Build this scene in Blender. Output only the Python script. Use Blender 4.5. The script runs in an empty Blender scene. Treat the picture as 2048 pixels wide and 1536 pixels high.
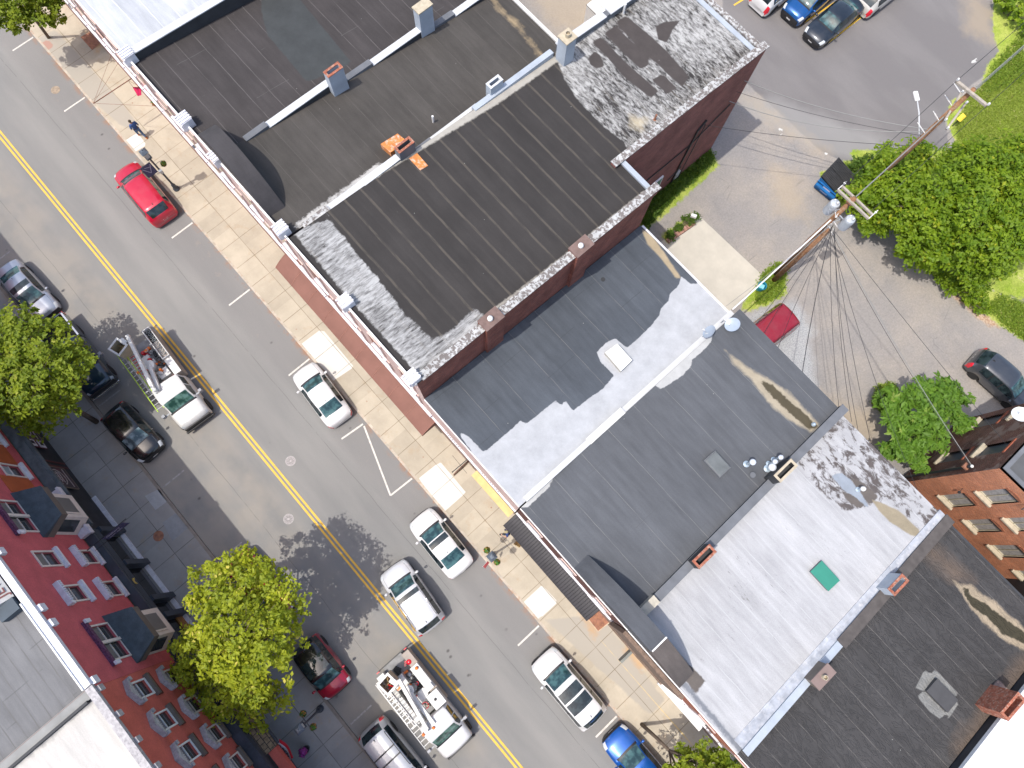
import bpy, math, random
import numpy as np
from mathutils import Matrix, Vector
random.seed(7); np.random.seed(7)
sc = bpy.context.scene
COL = sc.collection
# ---------------- camera (x runs down the street, y across it, z up; origin on the pavement below the drone)
HC = 42.0; FPX = 1400.0
_R = None
def _setup():
    N = (985, 1085); V = (-4980, -5800)
    n = np.array([N[0]-1024, 768-N[1], -FPX], float); n /= np.linalg.norm(n)
    v = np.array([V[0]-1024, 768-V[1], -FPX], float); v /= np.linalg.norm(v)
    z = -n; s = -(v-np.dot(v, z)*z); s /= np.linalg.norm(s); t = np.cross(z, s)
    return np.array([s, t, z])
_R = _setup()
cam_data = bpy.data.cameras.new('camera'); cam = bpy.data.objects.new('camera', cam_data); COL.objects.link(cam)
cam_data.sensor_fit = 'HORIZONTAL'; cam_data.sensor_width = 36.0; cam_data.lens = 36.0*FPX/2048
cam_data.clip_start = 0.5; cam_data.clip_end = 3000
cam.matrix_world = Matrix(((*_R[0], 0), (*_R[1], 0), (*_R[2], HC), (0, 0, 0, 1)))
sc.camera = cam
# ---------------- sky, sun, exposure
SUNV = Vector((0.075, 0.415, -1.0)).normalized()
elev = math.asin(-SUNV.z); rot = math.atan2(-SUNV.x, -SUNV.y)
w = bpy.data.worlds.new('World'); sc.world = w; w.use_nodes = True
nt = w.node_tree; nt.nodes.clear()
sky = nt.nodes.new('ShaderNodeTexSky'); sky.sky_type = 'NISHITA'; sky.sun_disc = False
sky.sun_elevation = elev; sky.sun_rotation = rot; sky.air_density = 1.0; sky.dust_density = 3.0
bg = nt.nodes.new('ShaderNodeBackground'); bg.inputs['Strength'].default_value = 0.15
wo = nt.nodes.new('ShaderNodeOutputWorld')
nt.links.new(sky.outputs[0], bg.inputs[0]); nt.links.new(bg.outputs[0], wo.inputs[0])
sd = bpy.data.lights.new('sun', 'SUN'); sd.energy = 2.2; sd.angle = math.radians(0.5); sd.color = (1.0, 0.955, 0.885)
sun = bpy.data.objects.new('sun', sd); COL.objects.link(sun)
sun.rotation_euler = (-SUNV).to_track_quat('Z', 'Y').to_euler(); sun.location = (0, 0, 80)
sc.view_settings.view_transform = 'Standard'; sc.view_settings.look = 'None'
sc.view_settings.exposure = 0.74; sc.view_settings.gamma = 1.0; sc.view_settings.use_curve_mapping = False

# ---------------- survey helpers: a direction seen from the drone meets a plane of known height
def ray(u, v):
    return _R @ np.array([u-1024, 768-v, -FPX])
def P(u, v, z=0.0):
    d = ray(u, v); k = (z-HC)/d[2]; return (float(k*d[0]), float(k*d[1]))
def PP(u, v, pl):                       # sloping plane z = a + b*t
    d = ray(u, v); k = (pl[0]-HC)/(d[2]-pl[1]*d[1]); return (float(k*d[0]), float(k*d[1]))
def zp(pl, t): return pl[0]+pl[1]*t

# ---------------- scene graph helpers
def tag(o, label=None, cat=None, group=None, kind=None):
    if label: o['label'] = label
    if cat: o['category'] = cat
    if group: o['group'] = group
    if kind: o['kind'] = kind
    return o
def thing(name, label, cat, loc=(0, 0, 0), rz=0.0, group=None):
    o = bpy.data.objects.new(name, None); COL.objects.link(o)
    o.empty_display_size = 0.3
    o.location = loc; o.rotation_euler = (0, 0, rz)
    return tag(o, label, cat, group)
def copy_tree(o, parent=None):
    c = o.copy(); COL.objects.link(c); c.parent = parent
    for ch in list(o.children): copy_tree(ch, c)
    return c
def wloc(o):
    v = Vector((0, 0, 0))
    while o is not None:
        v += o.location; o = o.parent
    return v
class MB:
    """collects faces, builds one mesh object"""
    def __init__(s): s.v = []; s.f = []; s.m = []; s.mi = 0
    def face(s, pts):
        n = len(s.v); s.v += [tuple(p) for p in pts]; s.f.append(tuple(range(n, n+len(pts)))); s.m.append(s.mi)
    def box(s, x0, x1, y0, y1, z0, z1):
        n = len(s.v)
        s.v += [(x0,y0,z0),(x1,y0,z0),(x1,y1,z0),(x0,y1,z0),(x0,y0,z1),(x1,y0,z1),(x1,y1,z1),(x0,y1,z1)]
        for q in ((3,2,1,0),(4,5,6,7),(0,1,5,4),(1,2,6,5),(2,3,7,6),(3,0,4,7)):
            s.f.append(tuple(n+i for i in q)); s.m.append(s.mi)
    def obox(s, c, ux, uy, uz, hx, hy, hz):
        n = len(s.v); c = Vector(c); ux = Vector(ux)*hx; uy = Vector(uy)*hy; uz = Vector(uz)*hz
        for a, b, d in ((-1,-1,-1),(1,-1,-1),(1,1,-1),(-1,1,-1),(-1,-1,1),(1,-1,1),(1,1,1),(-1,1,1)):
            s.v.append(tuple(c+ux*a+uy*b+uz*d))
        for q in ((3,2,1,0),(4,5,6,7),(0,1,5,4),(1,2,6,5),(2,3,7,6),(3,0,4,7)):
            s.f.append(tuple(n+i for i in q)); s.m.append(s.mi)
    def rbox(s, cx, cy, ang, hx, hy, z0, z1):
        c, d = math.cos(ang), math.sin(ang)
        s.obox((cx, cy, (z0+z1)/2), (c, d, 0), (-d, c, 0), (0, 0, 1), hx, hy, (z1-z0)/2)
    def prism(s, poly, z0, z1):            # poly CCW, z1 number or list
        n = len(poly); k = len(s.v)
        zt = z1 if isinstance(z1, (list, tuple)) else [z1]*n
        s.v += [(p[0], p[1], z0) for p in poly]+[(p[0], p[1], zt[i]) for i, p in enumerate(poly)]
        s.f.append(tuple(k+i for i in reversed(range(n)))); s.m.append(s.mi)
        s.f.append(tuple(k+n+i for i in range(n))); s.m.append(s.mi)
        for i in range(n):
            j = (i+1) % n; s.f.append((k+i, k+j, k+n+j, k+n+i)); s.m.append(s.mi)
    def tube(s, pts, r, seg=8, cap=True):
        pts = [Vector(p) for p in pts]; rings = []
        rr = r if isinstance(r, (list, tuple)) else [r]*len(pts)
        for i, p in enumerate(pts):
            d = (pts[min(i+1, len(pts)-1)]-pts[max(i-1, 0)])
            if d.length < 1e-9: d = Vector((0, 0, 1))
            d.normalize()
            a = d.cross(Vector((0, 0, 1)))
            if a.length < 1e-3: a = Vector((1, 0, 0))
            a.normalize(); b = d.cross(a)
            n = len(s.v); rings.append(n)
            for k in range(seg):
                t = 2*math.pi*k/seg; s.v.append(tuple(p+a*math.cos(t)*rr[i]+b*math.sin(t)*rr[i]))
        for i in range(len(rings)-1):
            for k in range(seg):
                a0, b0 = rings[i]+k, rings[i]+(k+1) % seg; a1, b1 = rings[i+1]+k, rings[i+1]+(k+1) % seg
                s.f.append((a0, a1, b1, b0)); s.m.append(s.mi)
        if cap:
            s.f.append(tuple(rings[0]+k for k in range(seg))); s.m.append(s.mi)
            s.f.append(tuple(rings[-1]+k for k in reversed(range(seg)))); s.m.append(s.mi)
    def lathe(s, prof, cx=0, cy=0, cz=0, seg=16, axis='z'):
        rings = []
        for r, h in prof:
            n = len(s.v); rings.append(n)
            for k in range(seg):
                t = 2*math.pi*k/seg; a, b = r*math.cos(t), r*math.sin(t)
                if axis == 'z': s.v.append((cx+a, cy+b, cz+h))
                elif axis == 'y': s.v.append((cx+a, cy+h, cz+b))
                else: s.v.append((cx+h, cy+a, cz+b))
        flip = axis == 'y'
        for i in range(len(rings)-1):
            for k in range(seg):
                a0, b0 = rings[i]+k, rings[i]+(k+1) % seg; a1, b1 = rings[i+1]+k, rings[i+1]+(k+1) % seg
                q = (a0, b0, b1, a1)
                s.f.append(q[::-1] if flip else q); s.m.append(s.mi)
        q0 = tuple(rings[0]+k for k in reversed(range(seg))); q1 = tuple(rings[-1]+k for k in range(seg))
        if prof[0][0] > 1e-6: s.f.append(q0[::-1] if flip else q0); s.m.append(s.mi)
        if prof[-1][0] > 1e-6: s.f.append(q1[::-1] if flip else q1); s.m.append(s.mi)
    def build(s, name, mats, parent=None, local=False, smooth=False, label=None, bevel=0.0):
        if not isinstance(mats, (list, tuple)): mats = [mats]
        off = Vector((0, 0, 0))
        if parent is not None and not local: off = wloc(parent)
        me = bpy.data.meshes.new(name)
        me.from_pydata([(a-off.x, b-off.y, c-off.z) for a, b, c in s.v], [], s.f)
        for m in mats: me.materials.append(m)
        if len(mats) > 1:
            me.polygons.foreach_set('material_index', s.m)
        if smooth: me.polygons.foreach_set('use_smooth', [True]*len(me.polygons))
        me.update()
        o = bpy.data.objects.new(name, me); COL.objects.link(o); o.parent = parent
        if bevel > 0:
            md = o.modifiers.new('bevel', 'BEVEL'); md.width = bevel; md.segments = 2; md.limit_method = 'ANGLE'; md.angle_limit = math.radians(40)
        if label: o['label'] = label
        return o

# ---------------- signed distance masks painted on sheets (real material borders, metres, positive inside)
def sdf(poly, X, Y):
    poly = np.array(poly, float); n = len(poly); d = np.full(X.shape, 1e9); ins = np.zeros(X.shape, bool)
    for i in range(n):
        a, b = poly[i], poly[(i+1) % n]; e = b-a; L = max(e.dot(e), 1e-12)
        h = np.clip(((X-a[0])*e[0]+(Y-a[1])*e[1])/L, 0, 1)
        d = np.minimum(d, np.hypot(X-a[0]-h*e[0], Y-a[1]-h*e[1]))
        c = (a[1] > Y) != (b[1] > Y)
        with np.errstate(divide='ignore', invalid='ignore'):
            xi = (b[0]-a[0])*(Y-a[1])/(b[1]-a[1])+a[0]
        ins ^= c & (X < xi)
    return np.where(ins, d, -d)
def ldf(line, w, X, Y):
    line = np.array(line, float); d = np.full(X.shape, 1e9)
    for i in range(len(line)-1):
        a, b = line[i], line[i+1]; e = b-a; L = max(e.dot(e), 1e-12)
        h = np.clip(((X-a[0])*e[0]+(Y-a[1])*e[1])/L, 0, 1)
        d = np.minimum(d, np.hypot(X-a[0]-h*e[0], Y-a[1]-h*e[1]))
    return w-d
def sheet(name, quad, plane, mat, cell=0.3, masks=None, parent=None, lift=0.0, bump=None):
    """quad: 4 (s,t) corners in order; plane (a,b): z=a+b*t"""
    q = [np.array(p, float) for p in quad]
    nu = max(1, int(max(np.linalg.norm(q[1]-q[0]), np.linalg.norm(q[2]-q[3]))/cell))
    nv = max(1, int(max(np.linalg.norm(q[3]-q[0]), np.linalg.norm(q[2]-q[1]))/cell))
    U, V = np.meshgrid(np.linspace(0, 1, nu+1), np.linspace(0, 1, nv+1))
    X = (1-U)*(1-V)*q[0][0]+U*(1-V)*q[1][0]+U*V*q[2][0]+(1-U)*V*q[3][0]
    Y = (1-U)*(1-V)*q[0][1]+U*(1-V)*q[1][1]+U*V*q[2][1]+(1-U)*V*q[3][1]
    Z = plane[0]+plane[1]*Y+lift
    if bump is not None: Z = Z+bump(X, Y)
    off = wloc(parent) if parent is not None else Vector((0, 0, 0))
    co = np.stack([X-off.x, Y-off.y, Z-off.z], -1).reshape(-1, 3)
    ii = np.arange(nv)[:, None]*(nu+1)+np.arange(nu)[None, :]
    F = np.stack([ii, ii+1, ii+nu+2, ii+nu+1], -1).reshape(-1, 4)
    me = bpy.data.meshes.new(name); me.from_pydata(co.tolist(), [], F.tolist()); me.materials.append(mat)
    for k, items in (masks or {}).items():
        m = np.full(X.shape, -3.0)
        for it in items:
            if isinstance(it, tuple) and it and it[0] == 'line': m = np.maximum(m, ldf(it[1], it[2], X, Y))
            else: m = np.maximum(m, sdf(it, X, Y))
        at = me.attributes.new(k, 'FLOAT', 'POINT'); at.data.foreach_set('value', np.clip(m, -3, 3).ravel().astype(np.float32))
    me.update()
    if me.polygons and me.polygons[0].normal.z < 0: me.flip_normals()
    o = bpy.data.objects.new(name, me); COL.objects.link(o); o.parent = parent
    if bump is not None: me.polygons.foreach_set('use_smooth', [True]*len(me.polygons))
    return o

# ---------------- material builder
class G:
    def __init__(s, name):
        s.m = bpy.data.materials.new(name); s.m.use_nodes = True; s.t = s.m.node_tree; s.t.nodes.clear()
        s.o = s.t.nodes.new('ShaderNodeOutputMaterial'); s.b = s.t.nodes.new('ShaderNodeBsdfPrincipled')
        s.t.links.new(s.b.outputs[0], s.o.inputs[0]); s._p = None
    def n(s, t): return s.t.nodes.new(t)
    def L(s, a, b): s.t.links.new(a, b)
    def inp(s, sock, v):
        if hasattr(v, 'node'): s.L(v, sock)
        elif isinstance(v, (tuple, list)) and len(v) == 3 and sock.type == 'RGBA': sock.default_value = (*v, 1)
        else: sock.default_value = v
    def pos(s, obj=False):
        if obj:
            return s.n('ShaderNodeTexCoord').outputs['Object']
        if s._p is None: s._p = s.n('ShaderNodeNewGeometry').outputs['Position']
        return s._p
    def scl(s, vec, k, rz=0.0):
        m = s.n('ShaderNodeMapping'); s.L(vec, m.inputs[0]); m.inputs['Scale'].default_value = k; m.inputs['Rotation'].default_value = (0, 0, rz); return m.outputs[0]
    def noise(s, scale, detail=3, rough=0.55, vec=None, st=None, dist=0.0, rz=0.0):
        vec = vec if vec is not None else s.pos()
        if st is not None or rz: vec = s.scl(vec, st or (1, 1, 1), rz)
        n = s.n('ShaderNodeTexNoise'); s.L(vec, n.inputs['Vector']); n.inputs['Scale'].default_value = scale
        n.inputs['Detail'].default_value = detail; n.inputs['Roughness'].default_value = rough; n.inputs['Distortion'].default_value = dist
        return n.outputs['Fac']
    def vor(s, scale, vec=None, feature='F1', out='Distance', rnd=1.0):
        n = s.n('ShaderNodeTexVoronoi'); n.feature = feature; s.L(vec if vec is not None else s.pos(), n.inputs['Vector'])
        n.inputs['Scale'].default_value = scale; n.inputs['Randomness'].default_value = rnd
        return n.outputs[out]
    def ma(s, op, a, b=None, c=None, clamp=False):
        n = s.n('ShaderNodeMath'); n.operation = op; n.use_clamp = clamp
        s.inp(n.inputs[0], a)
        if b is not None: s.inp(n.inputs[1], b)
        if c is not None: s.inp(n.inputs[2], c)
        return n.outputs[0]
    def map(s, v, a, b, c=0.0, d=1.0):
        n = s.n('ShaderNodeMapRange'); s.inp(n.inputs[0], v)
        for i, x in enumerate((a, b, c, d)): n.inputs[i+1].default_value = x
        return n.outputs[0]
    def mix(s, f, a, b):
        n = s.n('ShaderNodeMix'); n.data_type = 'RGBA'; s.inp(n.inputs[0], f); s.inp(n.inputs[6], a); s.inp(n.inputs[7], b); return n.outputs[2]
    def mul(s, col, f):                       # colour times scalar
        n = s.n('ShaderNodeMix'); n.data_type = 'RGBA'; n.blend_type = 'MULTIPLY'; n.inputs[0].default_value = 1
        s.inp(n.inputs[6], col)
        c = s.n('ShaderNodeCombineColor')
        for i in range(3): s.inp(c.inputs[i], f)
        s.L(c.outputs[0], n.inputs[7]); return n.outputs[2]
    def attr(s, name):
        n = s.n('ShaderNodeAttribute'); n.attribute_name = name; return n.outputs['Fac']
    def xyz(s, vec=None):
        n = s.n('ShaderNodeSeparateXYZ'); s.L(vec if vec is not None else s.pos(), n.inputs[0]); return n.outputs
    def mask(s, name, amp=0.3, scale=3.0, soft=0.03, detail=4, st=None):
        n = s.noise(scale, detail, 0.65, st=st)
        e = s.ma('ADD', s.attr(name), s.ma('MULTIPLY', s.ma('SUBTRACT', n, 0.5), amp*2))
        return s.map(e, -soft, soft)
    def line(s, coord, off, spacing, width, wob=0.02, wsc=1.2):
        """1 on thin lines at off + k*spacing along coord"""
        c = s.ma('ADD', coord, s.ma('MULTIPLY', s.ma('SUBTRACT', s.noise(wsc, 2), 0.5), wob*2))
        f = s.ma('FRACT', s.ma('DIVIDE', s.ma('SUBTRACT', c, off-spacing*500), spacing))
        d = s.ma('MULTIPLY', s.ma('ABSOLUTE', s.ma('SUBTRACT', f, 0.5)), spacing)
        return s.map(s.ma('SUBTRACT', spacing/2, d), width*0.5, width, 1.0, 0.0)
    def at(s, coord, vals, width, wob=0.05, wsc=0.8):
        """1 near each listed coordinate value"""
        c = s.ma('ADD', coord, s.ma('MULTIPLY', s.ma('SUBTRACT', s.noise(wsc, 3), 0.5), wob*2)); r = None
        for v in vals:
            x = s.map(s.ma('ABSOLUTE', s.ma('SUBTRACT', c, v)), width*0.5, width, 1.0, 0.0)
            r = x if r is None else s.ma('MAXIMUM', r, x)
        return r
    def bump(s, h, strength=0.3, dist=0.02):
        n = s.n('ShaderNodeBump'); n.inputs['Strength'].default_value = strength; n.inputs['Distance'].default_value = dist
        s.L(h, n.inputs['Height']); s.L(n.outputs[0], s.b.inputs['Normal'])
    def fin(s, col, rough=0.8, metal=0.0, spec=0.5, coat=0.0):
        s.inp(s.b.inputs['Base Color'], col); s.inp(s.b.inputs['Roughness'], rough); s.inp(s.b.inputs['Metallic'], metal)
        s.b.inputs['Specular IOR Level'].default_value = spec
        if coat: s.b.inputs['Coat Weight'].default_value = coat; s.b.inputs['Coat Roughness'].default_value = 0.03
        return s.m
def vary(name, c, var=0.15, scale=2.0, rough=0.8, metal=0.0, spec=0.4, grain=0.0, gscale=60, coat=0.0, obj=False, bump=0.0, tint=None, tamp=0.5):
    g = G(name); p = g.pos(obj)
    f = g.map(g.noise(scale, 4, vec=p), 0.3, 0.7, 1-var, 1+var)
    if grain: f = g.ma('MULTIPLY', f, g.map(g.noise(gscale, 2, vec=p), 0.3, 0.7, 1-grain, 1+grain))
    col = g.mul(c, f)
    if tint: col = g.mix(g.map(g.noise(scale*1.7, 5, 0.65, vec=p), 0.5, 0.75, 0, tamp), col, tint)
    if bump: g.bump(g.noise(gscale, 2, vec=p), bump, 0.01)
    return g.fin(col, rough, metal, spec, coat)
def flat(name, c, rough=0.6, metal=0.0, spec=0.5, coat=0.0):
    return vary(name, c, 0.06, 3.0, rough, metal, spec, coat=coat, obj=True)
def brick_mat(name, c1, c2, mortar, horiz='x', patch=None, var=0.25, wear=None):
    """running bond on a wall: horiz 'x' for walls along the street, 'y' for party walls"""
    g = G(name); X = g.xyz(); c = g.n('ShaderNodeCombineXYZ')
    g.L(X[0 if horiz == 'x' else 1], c.inputs[0]); g.L(X[2], c.inputs[1])
    b = g.n('ShaderNodeTexBrick'); g.L(c.outputs[0], b.inputs['Vector']); b.inputs['Scale'].default_value = 1
    b.inputs['Brick Width'].default_value = 0.21; b.inputs['Row Height'].default_value = 0.075; b.inputs['Mortar Size'].default_value = 0.006
    g.inp(b.inputs['Color1'], c1); g.inp(b.inputs['Color2'], c2); g.inp(b.inputs['Mortar'], mortar)
    col = g.mul(b.outputs['Color'], g.map(g.noise(0.9, 5, 0.6), 0.3, 0.7, 1-var, 1+var))
    col = g.mul(col, g.map(g.noise(14, 3), 0.3, 0.7, 0.85, 1.15))
    if wear: col = g.mix(g.map(g.noise(0.7, 4, 0.6), wear[1], wear[1]+0.06), col, wear[0])
    g.bump(b.outputs['Fac'], 0.25, 0.01)
    return g.fin(col, 0.9, 0, 0.2)
# ======================= materials of the place
def roofing(name, base, seam=None, cross=None, patches=(), streak=0.12, mott=0.14, rough=0.85, bumpk=0.25, specks=True, wr=None, spec=0.3):
    g = G(name); X = g.xyz()
    f = g.map(g.noise(0.45, 5, 0.6), 0.3, 0.7, 1-mott, 1+mott)
    f = g.ma('MULTIPLY', f, g.map(g.noise(2.2, 4, 0.6, st=(0.25, 1.6, 1)), 0.3, 0.7, 1-streak, 1+streak))
    f = g.ma('MULTIPLY', f, g.map(g.noise(38, 2), 0.3, 0.7, 0.90, 1.10))
    col = g.mul(base, f)
    if seam:
        sp, off, wd, sc_ = seam
        # faint sheet-to-sheet tone plus the lap line itself
        c = g.ma('FLOOR', g.ma('DIVIDE', g.ma('ADD', X[1], 100-off), sp))
        wn = g.n('ShaderNodeTexWhiteNoise'); wn.noise_dimensions = '1D'; g.L(c, wn.inputs['W'])
        col = g.mul(col, g.map(wn.outputs['Value'], 0, 1, 0.94, 1.06))
        ln = g.line(X[1], off, sp, wd, 0.035)
        ln = g.ma('MULTIPLY', ln, g.map(g.noise(1.5, 4, 0.7, st=(0.6, 4, 1)), 0.38, 0.55, 0.25, 1))
        col = g.mix(ln, col, sc_)
    if cross:
        sp, off, wd, cc = cross
        row = g.ma('FLOOR', g.ma('DIVIDE', g.ma('ADD', X[1], 100), 1.85))
        xs = g.ma('ADD', X[0], g.ma('MULTIPLY', row, sp*0.37))
        ln = g.line(xs, off, sp, wd, 0.03)
        ln = g.ma('MULTIPLY', ln, g.map(g.noise(0.8, 3), 0.42, 0.55))
        col = g.mix(g.ma('MULTIPLY', ln, 0.7), col, cc)
    for pt in patches:
        an, pc, amp, scl, soft = pt[:5]; worn = pt[5] if len(pt) > 5 else None
        fc = g.mask(an, amp, scl, soft)
        cc = g.mul(pc, g.map(g.noise(1.3, 5, 0.65), 0.3, 0.7, 0.86, 1.12))
        cc = g.mul(cc, g.map(g.noise(30, 3), 0.3, 0.7, 0.94, 1.06))
        if worn:
            thr, st, sc2, soft2 = worn
            a = g.noise(sc2, 6, 0.72, st=st, dist=0.4)
            b = g.noise(0.35, 3, 0.5)
            a = g.ma('ADD', a, g.ma('MULTIPLY', g.ma('SUBTRACT', b, 0.5), 0.35))
            fc = g.ma('MULTIPLY', fc, g.map(a, thr-soft2, thr+soft2))
        col = g.mix(fc, col, cc)
    if specks:
        v = g.vor(1.6); sp_ = g.map(v, 0.018, 0.03, 1, 0)
        sp_ = g.ma('MULTIPLY', sp_, g.map(g.noise(0.5, 2), 0.5, 0.6))
        col = g.mix(g.ma('MULTIPLY', sp_, 0.75), col, (0.6, 0.6, 0.56))
    if wr:
        h = g.noise(wr[0], 5, 0.6, st=wr[1], dist=1.6)
        h = g.ma('ABSOLUTE', g.ma('SUBTRACT', h, 0.5)); h = g.map(h, 0, 0.06, 1, 0)
        h = g.ma('ADD', h, g.ma('MULTIPLY', g.noise(9, 3), 0.25))
        g.bump(h, wr[2], 0.05)
    else:
        g.bump(g.ma('ADD', g.noise(30, 3), g.ma('MULTIPLY', g.noise(2.5, 3), 1.5)), bumpk, 0.02)
    return g.fin(col, rough, 0, spec)

SEAM = (0.16, 0.15, 0.135)
M_r0 = roofing('white_coated_roof', (0.44, 0.455, 0.48), (1.0, 0.3, 0.03, (0.62, 0.64, 0.66)), None,
               [('worn', (0.07, 0.07, 0.075), 0.5, 1.2, 0.1, (0.72, (0.5, 2.4, 1), 3.0, 0.03))], specks=False, mott=0.1)
M_r1 = roofing('brown_black_roof', (0.052, 0.046, 0.045), (0.98, 0.3, 0.022, (0.115, 0.105, 0.10)), (6, 1, 0.02, (0.1, 0.095, 0.09)),
               [('blue', (0.050, 0.054, 0.055), 0.08, 2, 0.03)])
M_r2 = roofing('weathered_black_roof', (0.064, 0.058, 0.052), (0.98, 0.1, 0.02, (0.088, 0.08, 0.072)), None,
               [('tan', (0.30, 0.23, 0.14), 0.5, 1.0, 0.15), ('hood', (0.058, 0.055, 0.057), 0.1, 3, 0.05), ('pale', (0.42, 0.41, 0.39), 0.2, 5, 0.05)])
M_r3 = roofing('ribbed_brown_roof', (0.038, 0.0345, 0.033), (0.93, 0.55, 0.075, (0.080, 0.070, 0.059)), None,
               [('worn', (0.40, 0.395, 0.38), 0.10, 4, 0.04, (0.50, (0.6, 1.6, 1), 4.2, 0.12)),
                ('front', (0.40, 0.40, 0.395), 0.16, 4, 0.04, (0.46, (3.0, 0.6, 1), 2.6, 0.16)),
                ('edge', (0.36, 0.34, 0.30), 0.10, 5, 0.05), ('dark', (0.062, 0.053, 0.050), 0.05, 5, 0.03),
                ('tan', (0.42, 0.36, 0.25), 0.4, 2, 0.3)], streak=0.08)
M_r4 = roofing('slate_blue_roof', (0.072, 0.082, 0.096), (1.83, 0.1, 0.016, (0.15, 0.15, 0.15)), (3.1, 0.4, 0.02, (0.05, 0.055, 0.06)),
               [('tan', (0.36, 0.29, 0.19), 0.05, 3, 0.05), ('silver', (0.40, 0.41, 0.425), 0.06, 5, 0.02)], rough=0.8)
M_r5 = roofing('grey_membrane_roof', (0.092, 0.097, 0.106), (1.80, 0.55, 0.014, (0.18, 0.18, 0.175)), (3.3, 1.0, 0.016, (0.085, 0.088, 0.092)),
               [('silver', (0.41, 0.41, 0.40), 0.08, 4, 0.02), ('tan', (0.33, 0.285, 0.21), 0.16, 2.4, 0.09), ('mud', (0.075, 0.062, 0.038), 0.14, 4, 0.04)], rough=0.8, mott=0.08)
M_r6 = roofing('silver_coated_roof', (0.385, 0.385, 0.392), (0.95, 0.2, 0.02, (0.45, 0.455, 0.46)), (5, 1.7, 0.012, (0.42, 0.42, 0.43)),
               [('worn', (0.095, 0.082, 0.078), 0.3, 1.5, 0.05, (0.52, (0.8, 1.4, 1), 1.7, 0.05)),
                ('scuff', (0.20, 0.195, 0.19), 0.5, 2, 0.1, (0.68, (0.5, 2.5, 1), 4.0, 0.05)),
                ('blue', (0.25, 0.28, 0.32), 0.10, 3, 0.03), ('brown', (0.115, 0.10, 0.09), 0.12, 3, 0.03),
                ('tan', (0.27, 0.23, 0.16), 0.05, 3, 0.04), ('grey', (0.17, 0.18, 0.20), 0.12, 4, 0.05)], specks=False, mott=0.06, bumpk=0.45)
M_r7 = roofing('wrinkled_black_roof', (0.054, 0.052, 0.052), (0.93, 0.35, 0.014, (0.15, 0.14, 0.13)), None,
               [('brown', (0.115, 0.088, 0.07), 0.5, 1.0, 0.4), ('patch', (0.21, 0.21, 0.20), 0.03, 4, 0.02), ('rust', (0.30, 0.22, 0.19), 0.05, 4, 0.04),
                ('tan', (0.32, 0.26, 0.185), 0.16, 3, 0.07), ('mud', (0.048, 0.042, 0.026), 0.14, 3, 0.03)], wr=(1.1, (1, 2.2, 1), 0.55), mott=0.1)
M_r8 = roofing('bright_white_roof', (0.60, 0.62, 0.64), None, None, [], specks=False, mott=0.08)
M_rl = roofing('grey_ribbed_roof', (0.155, 0.155, 0.158), (0.55, 0.1, 0.03, (0.125, 0.122, 0.12)), (2.6, 0.2, 0.03, (0.10, 0.10, 0.10)), [], mott=0.12)
M_rw = roofing('cream_white_roof', (0.48, 0.46, 0.43), None, None, [('soot', (0.20, 0.20, 0.20), 0.25, 2, 0.1)], specks=False, mott=0.08)

M_coat = vary('flaking_white_coping', (0.52, 0.53, 0.54), 0.1, 1.5, 0.7, grain=0.12, gscale=30)
def _worncap():
    g = G('worn_silver_coping')
    a = g.map(g.noise(5.5, 6, 0.7), 0.47, 0.52)
    col = g.mix(a, (0.43, 0.43, 0.42), (0.16, 0.14, 0.13)); col = g.mul(col, g.map(g.noise(1.2, 3), 0.3, 0.7, 0.85, 1.15))
    return g.fin(col, 0.8)
M_worncap = _worncap()
M_memb = vary('black_flashing', (0.040, 0.042, 0.046), 0.2, 1.5, 0.7)
M_memg = vary('grey_flashing', (0.135, 0.142, 0.155), 0.15, 1.5, 0.75)
M_blueg = vary('blue_grey_paint', (0.36, 0.40, 0.45), 0.12, 1.2, 0.7, grain=0.08)
M_brick = brick_mat('old_red_brick', (0.26, 0.085, 0.060), (0.17, 0.060, 0.047), (0.17, 0.12, 0.10), 'y', var=0.3)
M_brickd = brick_mat('dark_red_brick', (0.27, 0.105, 0.09), (0.20, 0.082, 0.07), (0.16, 0.105, 0.09), 'y', var=0.22)
M_brickw = brick_mat('shaded_brown_brick', (0.15, 0.055, 0.038), (0.10, 0.04, 0.03), (0.22, 0.18, 0.15), 'y', var=0.3, wear=((0.24, 0.17, 0.14), 0.54))  # darker brick with the side wall's shade in its colour, plus pale wear
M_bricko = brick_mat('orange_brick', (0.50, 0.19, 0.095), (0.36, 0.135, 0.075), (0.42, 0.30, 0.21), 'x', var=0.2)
M_bricks = brick_mat('street_red_brick', (0.38, 0.13, 0.075), (0.30, 0.10, 0.06), (0.35, 0.22, 0.17), 'x', var=0.15)
M_chbrick = vary('crumbling_brick', (0.30, 0.10, 0.06), 0.35, 6, 0.9, tint=(0.45, 0.36, 0.28), tamp=0.9, bump=0.5, gscale=25)
M_redpaint = vary('red_painted_brick', (0.52, 0.105, 0.115), 0.12, 1.2, 0.75, grain=0.12, gscale=24, bump=0.4)
M_redpaint2 = vary('brick_red_paint', (0.52, 0.115, 0.085), 0.12, 1.2, 0.75, grain=0.12, gscale=24, bump=0.4)
M_pink = vary('faded_pink_paint', (0.58, 0.42, 0.38), 0.12, 1.6, 0.8, tint=(0.60, 0.53, 0.47), tamp=0.8)
M_cream = vary('cream_trim_paint', (0.68, 0.61, 0.54), 0.08, 3, 0.6)
M_trim = vary('grey_white_trim', (0.64, 0.64, 0.68), 0.12, 4, 0.7, grain=0.1, gscale=30)
M_trimold = vary('chipped_stone_trim', (0.40, 0.38, 0.38), 0.22, 6, 0.85, tint=(0.16, 0.15, 0.16), tamp=0.8)
M_whitep = vary('white_paint', (0.72, 0.71, 0.69), 0.06, 3, 0.5)
M_black = vary('black_storefront_paint', (0.045, 0.056, 0.072), 0.2, 2, 0.45)
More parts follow.
